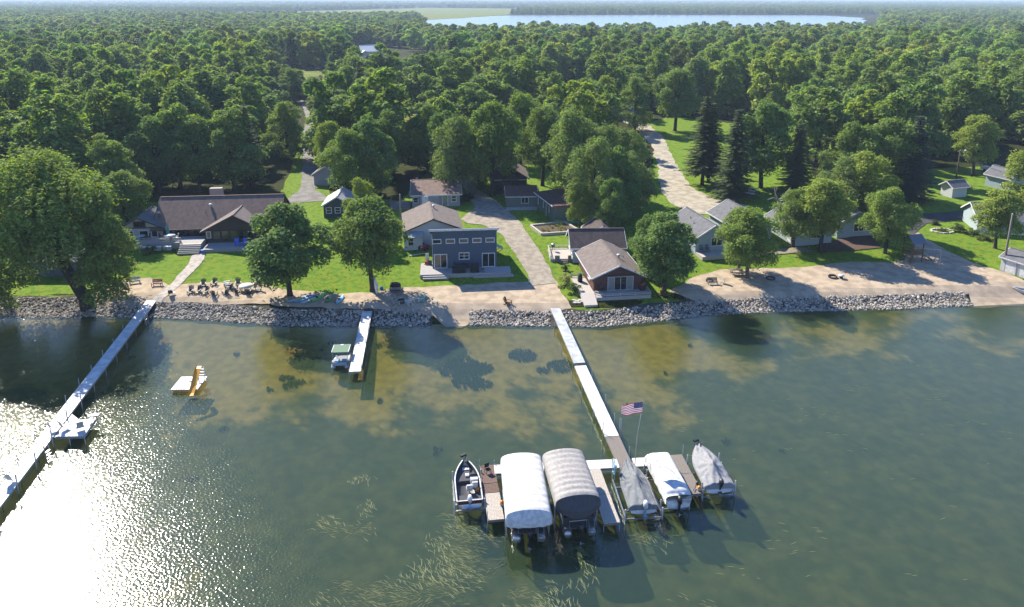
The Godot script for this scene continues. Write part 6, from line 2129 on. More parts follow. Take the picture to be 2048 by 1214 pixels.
# floating blades of eelgrass bent over at the surface
func build_weeds() -> void:
	rng.seed = 55
	var k := MB.new()
	for s in [0.0, 1.0]:
		var y: float = 0.004 + 0.002 * s
		k.quad(Vector3(-0.5, y, 0), Vector3(-0.1, y + 0.012, 0.024), Vector3(0.5, y, 0.05 * s), Vector3(0.0, y + 0.008, -0.02))
	var n := FastNoiseLite.new()
	n.seed = 31
	n.frequency = 0.16
	n.fractal_octaves = 2
	var list := []
	var tries := 0
	while list.size() < 1700 and tries < 60000:
		tries += 1
		var z := rng.randf_range(-56.0, -36.0)
		var x := rng.randf_range(-18.0, 15.0)
		var c := Vector2((x + 2.5) / 11.0, (z + 44.0) / 7.5).length()
		var d := n.get_noise_2d(x, z) * 1.4 + 0.42 - c * 0.6
		if z < -53.5 or (z < -46.5 and x > -3.0):
			d -= 0.6
		if rng.randf() < d:
			list.append(Transform3D(Basis(Vector3.UP, -0.35 + rng.randf_range(-0.7, 0.7) + n.get_noise_2d(x * 0.6, z * 0.6 + 90.0) * 2.0) * Basis.from_scale(Vector3(rng.randf_range(0.3, 0.8), 1.0, rng.randf_range(0.4, 0.75))), Vector3(x, 0.0, z)))
	for i in 420:
		var z := rng.randf_range(-74.0, -42.0)
		var x := rng.randf_range(14.0, 46.0)
		if n.get_noise_2d(x * 0.7, z * 1.4) > 0.18:
			list.append(Transform3D(Basis(Vector3.UP, rng.randf_range(-0.5, 0.5)) * Basis.from_scale(Vector3(rng.randf_range(0.3, 0.9), 1, 0.8)), Vector3(x, 0.0, z)))
	var mm := MultiMesh.new()
	mm.transform_format = MultiMesh.TRANSFORM_3D
	mm.mesh = k.mesh()
	mm.instance_count = list.size()
	for i in list.size():
		mm.set_instance_transform(i, list[i])
	var o := MultiMeshInstance3D.new()
	o.name = "floating_weed"
	o.multimesh = mm
	o.material_override = mats["weed"]
	add_child(o)
	o.set_meta("kind", "stuff")
	o.set_meta("label", "pale blades of water weed lying on the lake surface")


# ---------------------------------------------------------------- garden and beach furniture
func adirondack(mat: String) -> Node3D:
	var o := thing("adirondack_chair", "chair", "chair")
	var k := MB.new()
	for i in 5:
		k.box(Vector3(0, 0.36 - 0.045 * i, 0.28 - 0.13 * i), Vector3(0.54, 0.025, 0.115), Basis(Vector3.RIGHT, 0.33))
	part(o, "seat", k, mat)
	k = MB.new()
	for i in 5:
		var x := -0.24 + 0.12 * i
		var top := 1.02 - 0.05 * absf(i - 2)
		k.bar(Vector3(x * 0.8, 0.2, -0.3), Vector3(x * 1.25, top, -0.66), 0.105, 0.025)
	k.box(Vector3(0, 0.72, -0.55), Vector3(0.6, 0.09, 0.03))
	part(o, "backrest", k, mat)
	for s in [-1.0, 1.0]:
		boxpart(o, "arm", Vector3(0.33 * s, 0.58, -0.05), Vector3(0.15, 0.03, 0.78), mat)
		boxpart(o, "leg", Vector3(0.31 * s, 0.28, 0.28), Vector3(0.04, 0.57, 0.1), mat)
		k = MB.new()
		k.bar(Vector3(0.27 * s, 0.36, 0.32), Vector3(0.27 * s, 0.02, -0.7), 0.035, 0.12)
		part(o, "leg", k, mat)
	return o


func bench(at: Vector3, yaw: float, mat: String, label: String, swing := false) -> void:
	var o := thing("bench", label, "bench", at, yaw)
	for i in 4:
		boxpart(o, "seat_slat", Vector3(0, 0.42, -0.2 + 0.13 * i), Vector3(1.3, 0.03, 0.11), mat)
	for i in 4:
		boxpart(o, "back_slat", Vector3(0, 0.55 + 0.12 * i, -0.3 - 0.03 * i), Vector3(1.3, 0.1, 0.03), mat)
	for x in [-0.6, 0.6]:
		boxpart(o, "arm", Vector3(x, 0.64, 0), Vector3(0.07, 0.04, 0.6), mat)
		boxpart(o, "leg", Vector3(x, 0.31, 0.22), Vector3(0.07, 0.63, 0.07), mat)
		boxpart(o, "leg", Vector3(x, 0.45, -0.3), Vector3(0.07, 0.9, 0.07), mat)


func picnic_table(at: Vector3, yaw: float, mat: String, label: String) -> void:
	var o := thing("picnic_table", label, "picnic table", at, yaw)
	for i in 5:
		boxpart(o, "table_plank", Vector3(0, 0.75, -0.3 + 0.15 * i), Vector3(1.8, 0.04, 0.135), mat)
	for s in [-1.0, 1.0]:
		for i in 2:
			boxpart(o, "bench_plank", Vector3(0, 0.45, s * (0.68 + 0.14 * i)), Vector3(1.8, 0.04, 0.13), mat)
		var k := MB.new()
		k.bar(Vector3(0.62 * s, 0.73, 0.2), Vector3(0.62 * s, 0, 0.7), 0.06, 0.08)
		k.bar(Vector3(0.62 * s, 0.73, -0.2), Vector3(0.62 * s, 0, -0.7), 0.06, 0.08)
		k.bar(Vector3(0.62 * s, 0.40, -0.8), Vector3(0.62 * s, 0.40, 0.8), 0.05, 0.08)
		part(o, "trestle", k, mat)


func fire_ring(at: Vector3, r: float, label: String, grate := false) -> void:
	var o := thing("fire_ring", label, "fire pit", at)
	var k := MB.new()
	var a := PackedVector3Array()
	var b := PackedVector3Array()
	var c := PackedVector3Array()
	var d := PackedVector3Array()
	for i in 20:
		var t := TAU * i / 20
		var q := Vector3(cos(t), 0, sin(t))
		a.append(q * r)
		b.append(q * r + Vector3(0, 0.32, 0))
		c.append(q * (r - 0.04) + Vector3(0, 0.32, 0))
		d.append(q * (r - 0.04) + Vector3(0, 0.04, 0))
	k.loft([a, b, c, d])
	part(o, "ring", k, "trim_dark")
	k = MB.new()
	k.fan(d, true)
	part(o, "ash_bed", k, "soil")
	if grate:
		k = MB.new()
		for i in 7:
			k.bar(Vector3(-0.35, 0.5, -0.3 + i * 0.1), Vector3(0.35, 0.5, -0.3 + i * 0.1), 0.02)
		k.bar(Vector3(-0.3, 0.02, -r + 0.05), Vector3(-0.3, 0.52, -0.3), 0.04)
		part(o, "grate", k, "black")


func kayak(at: Vector3, yaw: float, l: float, w: float, mat: String, seat: String, label: String, board := false) -> void:
	var o := thing("paddle_board" if board else "kayak", label, "paddle board" if board else "kayak", at, yaw)
	var k := MB.new()
	var rings := []
	for i in 15:
		var t := i / 14.0
		var b := maxf(0.02, w / 2 * pow(sin(PI * clampf(t * 0.96 + 0.02, 0, 1)), 0.7))
		var z := -l / 2 + l * t
		var up := 0.16 * pow(absf(t - 0.5) * 2.0, 3.0)
		var h := 0.09 if board else 0.3
		rings.append(PackedVector3Array([Vector3(-b, h * 0.65 + up, z), Vector3(-b * 0.6, up * 0.6, z), Vector3(b * 0.6, up * 0.6, z), Vector3(b, h * 0.65 + up, z), Vector3(b * 0.55, h + up, z), Vector3(-b * 0.55, h + up, z)]))
	k.loft(rings)
	part(o, "hull", k, mat, true)
	if board:
		boxpart(o, "pad", Vector3(0, 0.095, 0.1), Vector3(w * 0.5, 0.012, l * 0.4), seat)
	else:
		k = MB.new()
		var ring := PackedVector3Array()
		for i in 14:
			var t := TAU * i / 14
			ring.append(Vector3(cos(t) * w * 0.3, 0.315, sin(t) * l * 0.2))
		var deep := PackedVector3Array()
		for p in ring:
			deep.append(Vector3(p.x * 0.8, 0.325, p.z * 0.85))
		k.loft([ring, deep])
		k.fan(deep, true)
		part(o, "cockpit", k, seat)
		boxpart(o, "seat_back", Vector3(0, 0.4, l * 0.12), Vector3(w * 0.45, 0.2, 0.05), "black")


func build_small_things() -> void:
	var k: MB
	# ring of garden chairs on the left beach
	var first := adirondack("paint_charcoal")
	var grp := "dark chairs gathered on the left beach"
	var seats := [
		[Vector3(-41.57, 1.23, -91.34), 15, "charcoal adirondack chair in the back row, nearer the garden path"], [Vector3(-40.28, 1.24, -91.66), 2, "tallest looking charcoal adirondack chair in the back row"],
		[Vector3(-42.33, 1.20, -89.03), 5, "charcoal adirondack chair at the path end of the front row"], [Vector3(-41.34, 1.20, -89.03), 350, "second charcoal adirondack chair of the front row from the path"],
		[Vector3(-40.28, 1.20, -88.70), 340, "third charcoal adirondack chair of the front row from the path"], [Vector3(-38.97, 1.20, -88.54), 180, "charcoal adirondack chair with its back to the rocks"],
		[Vector3(-37.65, 1.20, -88.86), 230, "charcoal adirondack chair turned towards the tan table"], [Vector3(-37.81, 1.22, -90.50), 250, "charcoal adirondack chair left of the tan round table"],
		[Vector3(-36.96, 1.25, -91.64), 20, "charcoal adirondack chair tucked behind the tan table"], [Vector3(-36.25, 1.21, -89.51), 160, "charcoal adirondack chair in front of the tan table"],
		[Vector3(-34.68, 1.21, -89.02), 185, "charcoal adirondack chair between tan table and rocks"], [Vector3(-34.83, 1.27, -91.95), 330, "charcoal adirondack chair behind the tan table, maple side"],
		[Vector3(-33.65, 1.22, -89.66), 290, "charcoal adirondack chair beside the maple end of the table"],
	]
	for i in seats.size():
		var a: Array = seats[i]
		if i == 0:
			first.position = a[0]
			first.rotation_degrees.y = a[1]
			tag(first, a[2], "chair", grp)
		else:
			copy_of(first, "adirondack_chair", a[2], a[0], a[1], grp)
	var pale := adirondack("paint_grey")
	pale.position = Vector3(-38.58, 1.25, -91.65)
	pale.rotation_degrees.y = 290
	tag(pale, "light grey adirondack chair among the dark ones on the left beach", "chair")
	var teal := adirondack("paint_teal")
	teal.position = Vector3(-11.73, 1.20, -86.46)
	teal.rotation_degrees.y = 300
	tag(teal, "pale teal adirondack chair beside the fire ring", "chair")
	var brown := adirondack("wood_cedar")
	brown.position = Vector3(-0.45, 1.08, -85.77)
	brown.rotation_degrees.y = 60
	tag(brown, "cedar brown adirondack chair alone on the middle beach", "chair")
	var g1 := adirondack("wood_pale")
	g1.position = Vector3(-15.48, 1.20, -87.08)
	g1.rotation_degrees.y = 60
	tag(g1, "weathered adirondack chair left of the fire ring", "chair")
	var g2 := adirondack("wood_pale")
	g2.position = Vector3(-14.70, 1.04, -85.72)
	g2.rotation_degrees.y = 130
	tag(g2, "weathered adirondack chair in front of the fire ring", "chair")
	var w1 := adirondack("white")
	w1.position = Vector3(-13.21, 1.12, -86.01)
	w1.rotation_degrees.y = 220
	tag(w1, "white adirondack chair right of the fire ring", "chair")
	var t := thing("round_table", "tan topped round table among the dark beach chairs", "table", Vector3(-35.29, 1.22, -89.99))
	tubepart(t, "tabletop", [Vector3(0, 0.72, 0), Vector3(0, 0.78, 0)], [0.95, 0.95], "tablecloth", 20)
	for i in 4:
		tubepart(t, "leg", [Vector3(cos(i * 1.57 + 0.8) * 0.6, 0, sin(i * 1.57 + 0.8) * 0.6), Vector3(cos(i * 1.57 + 0.8) * 0.5, 0.72, sin(i * 1.57 + 0.8) * 0.5)], [0.04, 0.04], "trim_dark", 6)
	bench(Vector3(-47.92, 1.23, -91.53), 4, "paint_maroon", "dark red slatted garden bench at the edge of the lawn")
	bench(Vector3(-51.32, 1.24, -92.38), 20, "paint_grey", "grey slatted bench in the cottonwood's shade")
	var f := thing("folding_chair", "small folding chair with dark back beside the garden path", "chair", Vector3(-44.76, 1.18, -88.59), 200)
	boxpart(f, "seat", Vector3(0, 0.35, 0), Vector3(0.45, 0.04, 0.42), "paint_slate")
	boxpart(f, "backrest", Vector3(0, 0.62, -0.24), Vector3(0.45, 0.5, 0.03), "trim_dark", Basis(Vector3.RIGHT, -0.25))
	for x in [-0.22, 0.22]:
		tubepart(f, "leg", [Vector3(x, 0, 0.22), Vector3(x, 0.55, -0.2)], [0.015, 0.015], "white", 5)
	f = thing("folding_chair", "small white folding chair beside the dark backed one", "chair", Vector3(-44.42, 1.19, -88.72), 150)
	boxpart(f, "seat", Vector3(0, 0.35, 0), Vector3(0.42, 0.04, 0.4), "white")
	boxpart(f, "backrest", Vector3(0, 0.6, -0.22), Vector3(0.42, 0.45, 0.03), "trim_dark", Basis(Vector3.RIGHT, -0.25))
	for x in [-0.2, 0.2]:
		tubepart(f, "leg", [Vector3(x, 0, 0.22), Vector3(x, 0.55, -0.2)], [0.015, 0.015], "white", 5)
	# boats pulled up on the sand
	kayak(Vector3(-27.57, 1.20, -87.40), -48, 3.3, 0.75, "plastic_sky", "plastic_lime", "pale blue paddle board with green pad nearest the maple trunk", true)
	kayak(Vector3(-26.75, 1.20, -87.24), -42, 3.2, 0.75, "plastic_blue", "plastic_sky", "blue paddle board, middle of the three by the maple", true)
	kayak(Vector3(-25.94, 1.20, -87.08), -38, 3.2, 0.75, "plastic_sky", "white", "blue and white paddle board next to the green kayak", true)
	kayak(Vector3(-25.03, 1.20, -87.55), -22, 3.0, 0.85, "plastic_lime", "plastic_green", "large green sit-in kayak beside the paddle boards")
	kayak(Vector3(-23.57, 1.20, -86.92), -3, 2.1, 0.62, "plastic_green", "plastic_lime", "small dark green kayak between green and blue ones")
	kayak(Vector3(-22.12, 1.20, -86.76), -12, 2.3, 0.72, "plastic_sky", "plastic_blue", "small blue and white kayak at the end of the row")
	kayak(Vector3(8.79, 2.20, -117.21), 80, 3.0, 0.8, "plastic_lime", "plastic_green", "lime green kayak lying behind the raised garden bed")
	kayak(Vector3(9.59, 2.20, -116.65), 78, 3.6, 0.8, "plastic_green", "canvas_teal", "teal green kayak lying behind the lime one")
	var b := thing("surfboard", "white board leaning against the dark tree on the beach", "board", Vector3(-17.89, 1.23, -88.98), 10)
	k = MB.new()
	k.tube([Vector3(0.15, 0.02, 0.4), Vector3(0.05, 1.2, 0.05), Vector3(-0.15, 2.5, -0.35)], [0.1, 0.26, 0.06], 8)
	part(b, "deck", k, "white", true).scale = Vector3(1, 1, 0.6)
	picnic_table(Vector3(-15.20, 1.22, -88.98), 3, "wood_grey", "grey picnic table in tree shade near the fire ring")
	covered(Vector3(-15.53, 1.25, -90.26), 5, Vector3(1.5, 1.1, 0.8), "dark covered grill behind the beach picnic table")
	fire_ring(Vector3(-14.15, 1.18, -86.35), 0.55, "dark steel fire ring in tree shade on the middle beach")
	b = thing("beach_ball", "blue beach toy on the grass edge behind the dark tree", "toy", Vector3(-17.39, 1.26, -90.25))
	tubepart(b, "ball", [Vector3(0, 0, 0), Vector3(0, 0.08, 0), Vector3(0, 0.25, 0), Vector3(0, 0.42, 0), Vector3(0, 0.5, 0)], [0.05, 0.18, 0.26, 0.18, 0.04], "cloth_blue", 12)
	boxpart(b, "handle", Vector3(0, 0.52, 0), Vector3(0.1, 0.06, 0.03), "white")
	b = thing("marker_post", "short white and red marker post at the end of the driveway", "post", Vector3(2.30, 1.31, -91.85))
	tubepart(b, "post", [Vector3(0, -0.2, 0), Vector3(0, 0.9, 0)], [0.05, 0.05], "wood_cedar", 8)
	tubepart(b, "cap", [Vector3(0, 0.4, 0), Vector3(0, 0.95, 0)], [0.065, 0.065], "white", 8)
	# right beach
	bench(Vector3(27.21, 1.22, -92.07), 0, "wood_grey", "weathered bench beside the beach grill by the blue cottage")
	fire_ring(Vector3(27.07, 1.24, -93.09), 0.5, "fire ring with cooking grate behind the weathered bench", true)
	patio_chair(Vector3(28.67, 1.22, -92.42), 250, "wood_pale", "pale chair alone beside the weathered beach bench")
	picnic_table(Vector3(31.48, 1.31, -95.70), 0, "wood_grey", "picnic table under the pale trunked tree")
	fire_ring(Vector3(35.75, 1.24, -93.99), 0.6, "stone dark fire ring right of the pale trunked tree")
	fire_ring(Vector3(44.56, 1.24, -94.55), 0.6, "black fire ring in the open right beach", true)
	b = thing("stump_table", "white topped stump table beside the open beach fire ring", "table", Vector3(45.59, 1.23, -94.20))
	tubepart(b, "stump", [Vector3(0, -0.1, 0), Vector3(0, 0.5, 0)], [0.24, 0.22], "bark", 10)
	tubepart(b, "top", [Vector3(0, 0.5, 0), Vector3(0, 0.56, 0)], [0.42, 0.42], "white", 14)
	b = thing("rowboat", "white rowboat drawn up at the end of the right beach", "boat", Vector3(69.53, 0.33, -90.75), 60)
	hull(b, 4.0, 1.5, 0.5, "hull_white")
	boxpart(b, "thwart", Vector3(0, 0.42, 0.4), Vector3(1.3, 0.05, 0.3), "wood_pale")
	# play tower with swing frame
	var c: Vector3 = Vector3(58.83, 1.44, -100.73)
	var o := thing("play_tower", "wooden play tower with slate blue roof, slide and swing arm on the right beach", "playset", c, 12)
	for x in [-0.9, 0.9]:
		for z in [-0.9, 0.9]:
			boxpart(o, "post", Vector3(x, 1.6, z), Vector3(0.12, 3.3, 0.12), "wood_cedar")
	boxpart(o, "platform", Vector3(0, 1.35, 0), Vector3(1.9, 0.08, 1.9), "wood_cedar")
	for i in 6:
		boxpart(o, "side_board", Vector3(-0.98, 0.3 + 0.42 * i + (0.25 if i > 3 else 0.0), 0), Vector3(0.03, 0.16, 1.9), "wood_cedar")
	for i in 4:
		boxpart(o, "front_board", Vector3(0.1, 1.5 + 0.2 * i, 0.98), Vector3(1.7, 0.15, 0.03), "wood_cedar")
	k = MB.new()
	roof_slab(k, Vector3(-1.15, 3.1, 1.2), Vector3(1.15, 3.1, 1.2), Vector3(1.15, 4.15, 0), Vector3(-1.15, 4.15, 0), 0.05)
	roof_slab(k, Vector3(-1.15, 4.152, 0), Vector3(1.15, 4.152, 0), Vector3(1.15, 3.1, -1.2), Vector3(-1.15, 3.1, -1.2), 0.05)
	part(o, "roof", k, "paint_slate")
	k = MB.new()
	k.hexa([Vector3(0.95, 1.3, 0.7), Vector3(3.0, 0.1, 0.7), Vector3(3.0, 0.1, 0.1), Vector3(0.95, 1.3, 0.1), Vector3(0.95, 1.42, 0.7), Vector3(3.0, 0.2, 0.7), Vector3(3.0, 0.2, 0.1), Vector3(0.95, 1.42, 0.1)])
	part(o, "slide", k, "canvas_green")
	k = MB.new()
	k.bar(Vector3(0.9, 2.2, 0.9), Vector3(2.9, 2.2, 2.0), 0.1, 0.14)
	k.bar(Vector3(2.9, 2.25, 2.0), Vector3(2.3, -0.1, 2.9), 0.09)
	k.bar(Vector3(2.9, 2.25, 2.0), Vector3(3.6, -0.1, 1.2), 0.09)
	k.bar(Vector3(2.5, 0.8, 2.6), Vector3(3.35, 0.8, 1.5), 0.06)
	part(o, "swing_frame", k, "wood_pale")
	for i in 2:
		k = MB.new()
		var p := Vector3(1.5 + 0.7 * i, 2.1, 1.25 + 0.38 * i)
		for s in [-0.2, 0.2]:
			k.bar(p + Vector3(s, 0, s * 0.5), p + Vector3(s, -1.55, s * 0.5), 0.015)
		k.box(p + Vector3(0, -1.57, 0), Vector3(0.46, 0.03, 0.18), Basis(Vector3.UP, -0.5))
		part(o, "swing", k, "black")
	for i in 8:
		boxpart(o, "ladder_rung", Vector3(-1.1 - 0.05 * i, 1.2 - 0.15 * i, 0.5), Vector3(0.06, 0.05, 0.6), "wood_pale")
	# raised bed
	o = thing("raised_bed", "large four sided raised garden bed edged with pale boards", "garden bed")
	var pts := [Vector3(3.1, 2.2, -114.6), Vector3(4.75, 2.2, -110.2), Vector3(11.0, 2.2, -111.5), Vector3(8.9, 2.2, -116.5)]
	for i in 4:
		k = MB.new()
		var p: Vector3 = pts[i]
		var q: Vector3 = pts[(i + 1) % 4]
		k.bar(p + Vector3(0, 0.2 + 0.004 * i, 0), q + Vector3(0, 0.2 + 0.004 * i, 0), 0.32, 0.5)
		part(o, "edge_board", k, "wood_pale")
	k = MB.new()
	k.prism(PackedVector2Array([Vector2(3.2, -114.5), Vector2(4.8, -110.35), Vector2(10.8, -111.6), Vector2(8.8, -116.3)]), 1.9, 2.42)
	part(o, "soil_fill", k, "soil")
	rng.seed = 61
	for i in 9:
		var h := on_ground(rng.randf_range(4.6, 9.2), rng.randf_range(-115.4, -111.6))
		k = MB.new()
		for j in 26:
			var d := sphere_dir()
			d.y = absf(d.y)
			k.tri(h + Vector3(0, 0.2, 0), h + Vector3(0, 0.2, 0) + d * 0.42 + Vector3(0.05, 0, 0), h + Vector3(0, 0.2, 0) + d * 0.42 + Vector3(-0.05, 0.02, 0.06))
		k.colored = true
		for j in k.v.size():
			k.c.append(Color(0.12, 0.15, 0.04))
		part(o, "seedling", k, "leaf")
	# lawn tractor, toys, pipe beside the blue house
	o = thing("lawn_tractor", "red lawn tractor parked beside the blue house", "tractor", Vector3(-13.52, 1.96, -104.31), 60)
	boxpart(o, "hood", Vector3(0, 0.62, 0.5), Vector3(0.55, 0.4, 0.8), "paint_red")
	boxpart(o, "fender", Vector3(0, 0.6, -0.45), Vector3(0.95, 0.2, 0.7), "paint_red")
	boxpart(o, "seat", Vector3(0, 0.85, -0.45), Vector3(0.45, 0.35, 0.4), "black")
	boxpart(o, "mower_deck", Vector3(0, 0.22, 0.1), Vector3(1.1, 0.15, 0.7), "paint_red")
	tubepart(o, "steering_wheel", [Vector3(0, 1.0, 0.0), Vector3(0, 1.03, 0.02)], [0.19, 0.19], "black", 12)
	for a in [[-0.42, 0.6, 0.2], [0.42, 0.6, 0.2], [-0.46, -0.5, 0.28], [0.46, -0.5, 0.28]]:
		tubepart(o, "wheel", [Vector3(a[0] - 0.1, a[2], a[1]), Vector3(a[0] + 0.1, a[2], a[1])], [a[2], a[2]], "tyre", 14)
	o = thing("beach_toys", "stack of yellow and red beach toys at the blue house corner", "toys", Vector3(-12.26, 1.60, -97.86), 0)
	boxpart(o, "tote", Vector3(0, 0.25, 0), Vector3(0.6, 0.5, 0.45), "plastic_orange")
	boxpart(o, "float_ring", Vector3(0.05, 0.7, 0.05), Vector3(0.5, 0.4, 0.3), "paint_red")
	boxpart(o, "board", Vector3(0.1, 0.95, -0.3), Vector3(0.5, 1.9, 0.08), "tablecloth", Basis(Vector3.RIGHT, -0.1))
	boxpart(o, "bag", Vector3(0.55, 0.5, 0.1), Vector3(0.5, 1.0, 0.4), "black")
	o = thing("drain_pipe", "white plastic pipe lying on the grass by the blue house", "pipe")
	tubepart(o, "pipe", [Vector3(-15.13, 1.82, -101.62) + Vector3(0, 0.12, 0), Vector3(-12.43, 1.88, -102.75) + Vector3(0, 0.16, 0)], [0.06, 0.06], "white", 8)
	tubepart(o, "elbow", [Vector3(-15.13, 1.82, -101.62) + Vector3(0, 0.12, 0), Vector3(-15.18, 1.81, -101.44) + Vector3(0, 0.1, 0)], [0.08, 0.08], "white", 8)
	o = thing("stepping_stones", "scattered flat flagstones before the red cottage's ramp", "stones", Vector3.ZERO)
	for p in [Vector3(7.99, 1.20, -86.92), Vector3(8.35, 1.20, -86.60), Vector3(8.76, 1.20, -86.92), Vector3(8.50, 1.19, -86.15), Vector3(8.05, 1.19, -86.15), Vector3(9.04, 1.20, -86.45)]:
		k = MB.new()
		var poly := PackedVector2Array()
		for i in 7:
			var a := TAU * i / 7.0
			poly.append(Vector2(p.x + cos(a) * 0.32 * (1.0 + 0.2 * sin(i * 3.0)), p.z + sin(a) * 0.24))
		k.prism(poly, p.y - 0.1, p.y + 0.12)
		part(o, "flagstone", k, "concrete")
	o = thing("stone_island", "small ring of pale edging stones round a lawn shrub", "garden edging", Vector3.ZERO)
	var ctr: Vector3 = Vector3(70.20, 2.04, -112.82)
	for i in 12:
		var a := TAU * i / 12.0
		boxpart(o, "edging_stone", on_ground(ctr.x + cos(a) * 1.7, ctr.z + sin(a) * 1.0) + Vector3(0, 0.12, 0), Vector3(0.75, 0.2, 0.25), "stone_light", Basis(Vector3.UP, -a + PI / 2))
	o = thing("utility_box", "white utility box on the grass between spruce and shade tree", "utility box", Vector3(46.01, 2.20, -135.60), 8)
	boxpart(o, "cabinet", Vector3(0, 0.55, 0), Vector3(1.6, 1.1, 1.1), "white")
	boxpart(o, "lid", Vector3(0, 1.14, 0), Vector3(1.7, 0.08, 1.2), "paint_grey")
	o = thing("outdoor_table", "white table with grill on the green cottage terrace", "table", Vector3(3.39, 2.20, -127.90), 3)
	boxpart(o, "tabletop", Vector3(0, 0.74, 0), Vector3(2.0, 0.06, 0.9), "white")
	for x in [-0.85, 0.85]:
		boxpart(o, "leg", Vector3(x, 0.36, 0), Vector3(0.06, 0.72, 0.7), "paint_grey")
	covered(Vector3(2.59, 2.20, -128.90), 0, Vector3(1.0, 1.1, 0.6), "black covered grill against the green cottage wall")
	# pickup truck
	o = thing("pickup_truck", "white pickup truck parked under trees above the little garage", "truck", Vector3(104.53, 2.20, -152.53), 205)
	boxpart(o, "bed", Vector3(0, 0.85, -1.6), Vector3(1.9, 0.7, 2.2), "truck_white")
	boxpart(o, "bonnet", Vector3(0, 0.85, 2.0), Vector3(1.85, 0.65, 1.4), "truck_white")
	k = MB.new()
	k.hexa([Vector3(-0.95, 0.5, 1.3), Vector3(0.95, 0.5, 1.3), Vector3(0.95, 0.5, -0.5), Vector3(-0.95, 0.5, -0.5), Vector3(-0.75, 1.85, 0.7), Vector3(0.75, 1.85, 0.7), Vector3(0.75, 1.85, -0.4), Vector3(-0.75, 1.85, -0.4)])
	part(o, "cab", k, "truck_white")
	boxpart(o, "rear_window", Vector3(0, 1.5, -0.46), Vector3(1.35, 0.5, 0.06), "glass_dark", Basis(Vector3.RIGHT, -0.07))
	boxpart(o, "side_window", Vector3(-0.84, 1.5, 0.2), Vector3(0.06, 0.45, 0.9), "glass_dark", Basis(Vector3.BACK, -0.15))
	boxpart(o, "side_window", Vector3(0.84, 1.5, 0.2), Vector3(0.06, 0.45, 0.9), "glass_dark", Basis(Vector3.BACK, 0.15))
	boxpart(o, "bumper", Vector3(0, 0.55, -2.75), Vector3(1.8, 0.2, 0.12), "galvanised")
	for x in [-0.82, 0.82]:
		boxpart(o, "tail_light", Vector3(x, 1.0, -2.72), Vector3(0.14, 0.35, 0.04), "paint_red")
		for z in [-1.7, 1.8]:
			tubepart(o, "wheel", [Vector3(x - 0.12, 0.38, z), Vector3(x + 0.12, 0.38, z)], [0.38, 0.38], "tyre", 14)
	# poles
	var poles := [
		[Vector3(-132.35, 2.20, -198.08), 9.0, "wooden utility pole with crossarm at the edge of the left wood", true, false],
		[Vector3(91.29, 2.20, -144.63), 6.8, "wooden pole with a yard lamp behind the white shed", false, true],
		[Vector3(70.12, 1.26, -97.37), 8.4, "grey wooden pole with a box beside the boathouse", false, false],
		[Vector3(-0.29, 2.20, -134.14), 6.2, "thin pole in front of the dark lodge balcony", false, false],
		[Vector3(-18.94, 2.20, -118.34), 4.6, "short grey pole left of the gabled cottage", false, false],
	]
	for a in poles:
		o = thing("utility_pole", a[2], "pole", a[0])
		tubepart(o, "pole", [Vector3(0, -0.3, 0), Vector3(0, a[1], 0)], [0.17, 0.11], "pole_wood" if not a[2].contains("grey") else "wood_grey", 8)
		if a[3]:
			boxpart(o, "crossarm", Vector3(0.9, a[1] - 0.6, 0), Vector3(2.4, 0.12, 0.1), "pole_wood")
		else:
			tubepart(o, "top_cap", [Vector3(0, a[1], 0), Vector3(0, a[1] + 0.08, 0)], [0.12, 0.05], "galvanised", 8)
		if a[4]:
			tubepart(o, "lamp_arm", [Vector3(0, a[1] - 0.4, 0), Vector3(0.5, a[1], 0.1), Vector3(0.95, a[1] + 0.05, 0.2)], [0.03, 0.03, 0.03], "galvanised", 6)
			tubepart(o, "lamp_head", [Vector3(0.95, a[1] - 0.12, 0.2), Vector3(0.95, a[1], 0.2), Vector3(0.95, a[1] + 0.12, 0.2)], [0.22, 0.24, 0.08], "lamp_glass", 10)
		elif a[2].contains("box"):
			boxpart(o, "meter_box", Vector3(-0.3, 2.0, 0.1), Vector3(0.35, 0.5, 0.3), "galvanised")
	o = thing("power_line", "thin wires strung from the lamp pole towards the little garage", "wire")
	for j in 3:
		var pts2 := []
		var rad := []
		var pa: Vector3 = Vector3(91.29, 2.20, -144.63) + Vector3(0.1 * j, 6.5 - 0.4 * j, 0)
		var pb := Vector3(97.5 + j, 5.6 - 0.3 * j, -138.5)
		for i in 9:
			var u := i / 8.0
			pts2.append(pa.lerp(pb, u) - Vector3(0, 0.8 * 4.0 * u * (1.0 - u) * 0.5, 0))
			rad.append(0.018)
		tubepart(o, "wire", pts2, rad, "wire", 4)


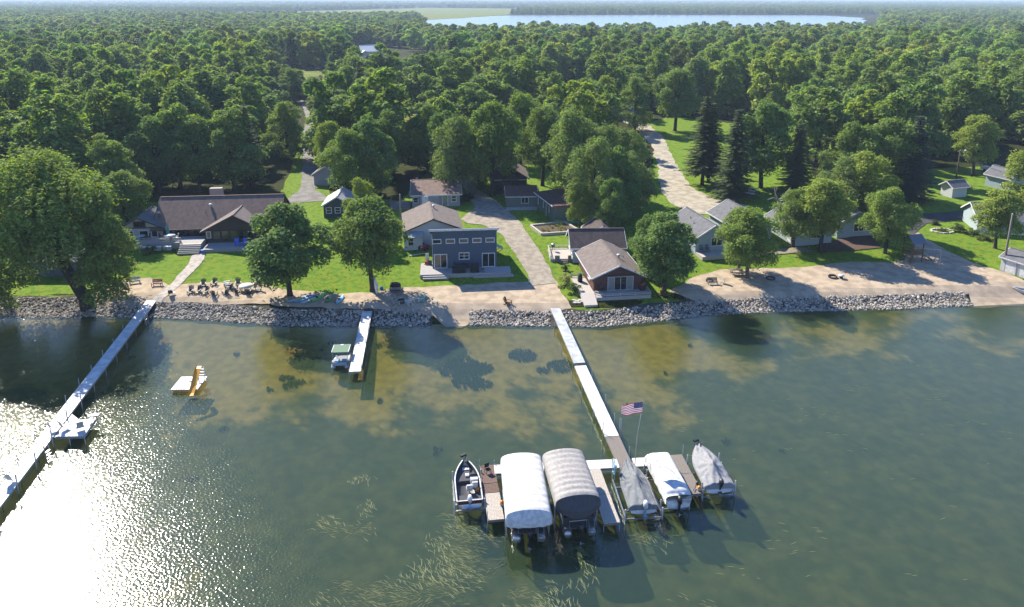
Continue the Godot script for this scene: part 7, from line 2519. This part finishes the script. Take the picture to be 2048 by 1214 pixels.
func _ready() -> void:
	# camera: 39 m above the lake, looking inland and slightly down, lens shifted downwards
	var cam := Camera3D.new()
	cam.name = "camera"
	cam.projection = Camera3D.PROJECTION_FRUSTUM
	cam.near = 0.5
	cam.far = 30000.0
	cam.size = 2.0 * 0.5 * 607.0 / 1450.0
	cam.frustum_offset = Vector2(0, -0.5 * 257.0 / 1450.0)
	cam.position = Vector3(0, 39, 0)
	cam.rotation_degrees = Vector3(-13.6824, 0, 0)
	add_child(cam)
	cam.current = true
	# sky, haze, exposure
	var env := Environment.new()
	env.background_mode = Environment.BG_SKY
	var sky := Sky.new()
	var sm := ProceduralSkyMaterial.new()
	sm.sky_top_color = Color(0.26, 0.46, 0.78)
	sm.sky_horizon_color = Color(0.70, 0.82, 0.93)
	sm.sky_curve = 0.28
	sm.ground_bottom_color = Color(0.25, 0.3, 0.25)
	sm.ground_horizon_color = Color(0.70, 0.82, 0.93)
	sm.sun_angle_max = 20.0
	sm.sun_curve = 0.12
	sm.sky_energy_multiplier = 0.8
	sky.sky_material = sm
	env.sky = sky
	env.tonemap_mode = Environment.TONE_MAPPER_LINEAR
	env.tonemap_exposure = 2.9
	env.fog_enabled = true
	env.fog_density = 0.00017
	env.fog_light_color = Color(0.80, 0.89, 1.0)
	env.sdfgi_enabled = true
	env.ssao_enabled = true
	env.ssil_enabled = true
	var we := WorldEnvironment.new()
	we.name = "environment"
	we.environment = env
	add_child(we)
	# late-morning sun ahead on the left, 39 degrees up
	var sun := DirectionalLight3D.new()
	sun.name = "sun"
	sun.light_energy = 1.6
	sun.light_color = Color(1.0, 0.965, 0.90)
	sun.light_angular_distance = 0.5
	sun.shadow_enabled = true
	var to_sun := Vector3(-sin(deg_to_rad(38.5)) * cos(deg_to_rad(39.4)), sin(deg_to_rad(39.4)), -cos(deg_to_rad(38.5)) * cos(deg_to_rad(39.4)))
	sun.look_at_from_position(Vector3.ZERO, -to_sun, Vector3.UP)
	add_child(sun)

	make_textures()
	make_materials()
	flag_print()
	build_terrain()
	make_crowns()
	build_lodge()
	build_blue_house()
	build_cottages()
	build_docks()
	build_boats()
	riprap("grey boulder bank under the huge cottonwood", -75.0, -47.6, [], 3.3, 81)
	riprap("grey boulder bank between the long dock and the middle beach", -45.6, -10.2, [[-18.9, -17.3]], 2.5, 82)
	riprap("grey boulder bank from the middle beach to the right beach", -5.4, 60.4, [[4.7, 6.3]], 2.4, 83)
	build_named_trees()
	build_shrubs()
	build_woods()
	build_small_things()
	build_grass()
	build_weeds()
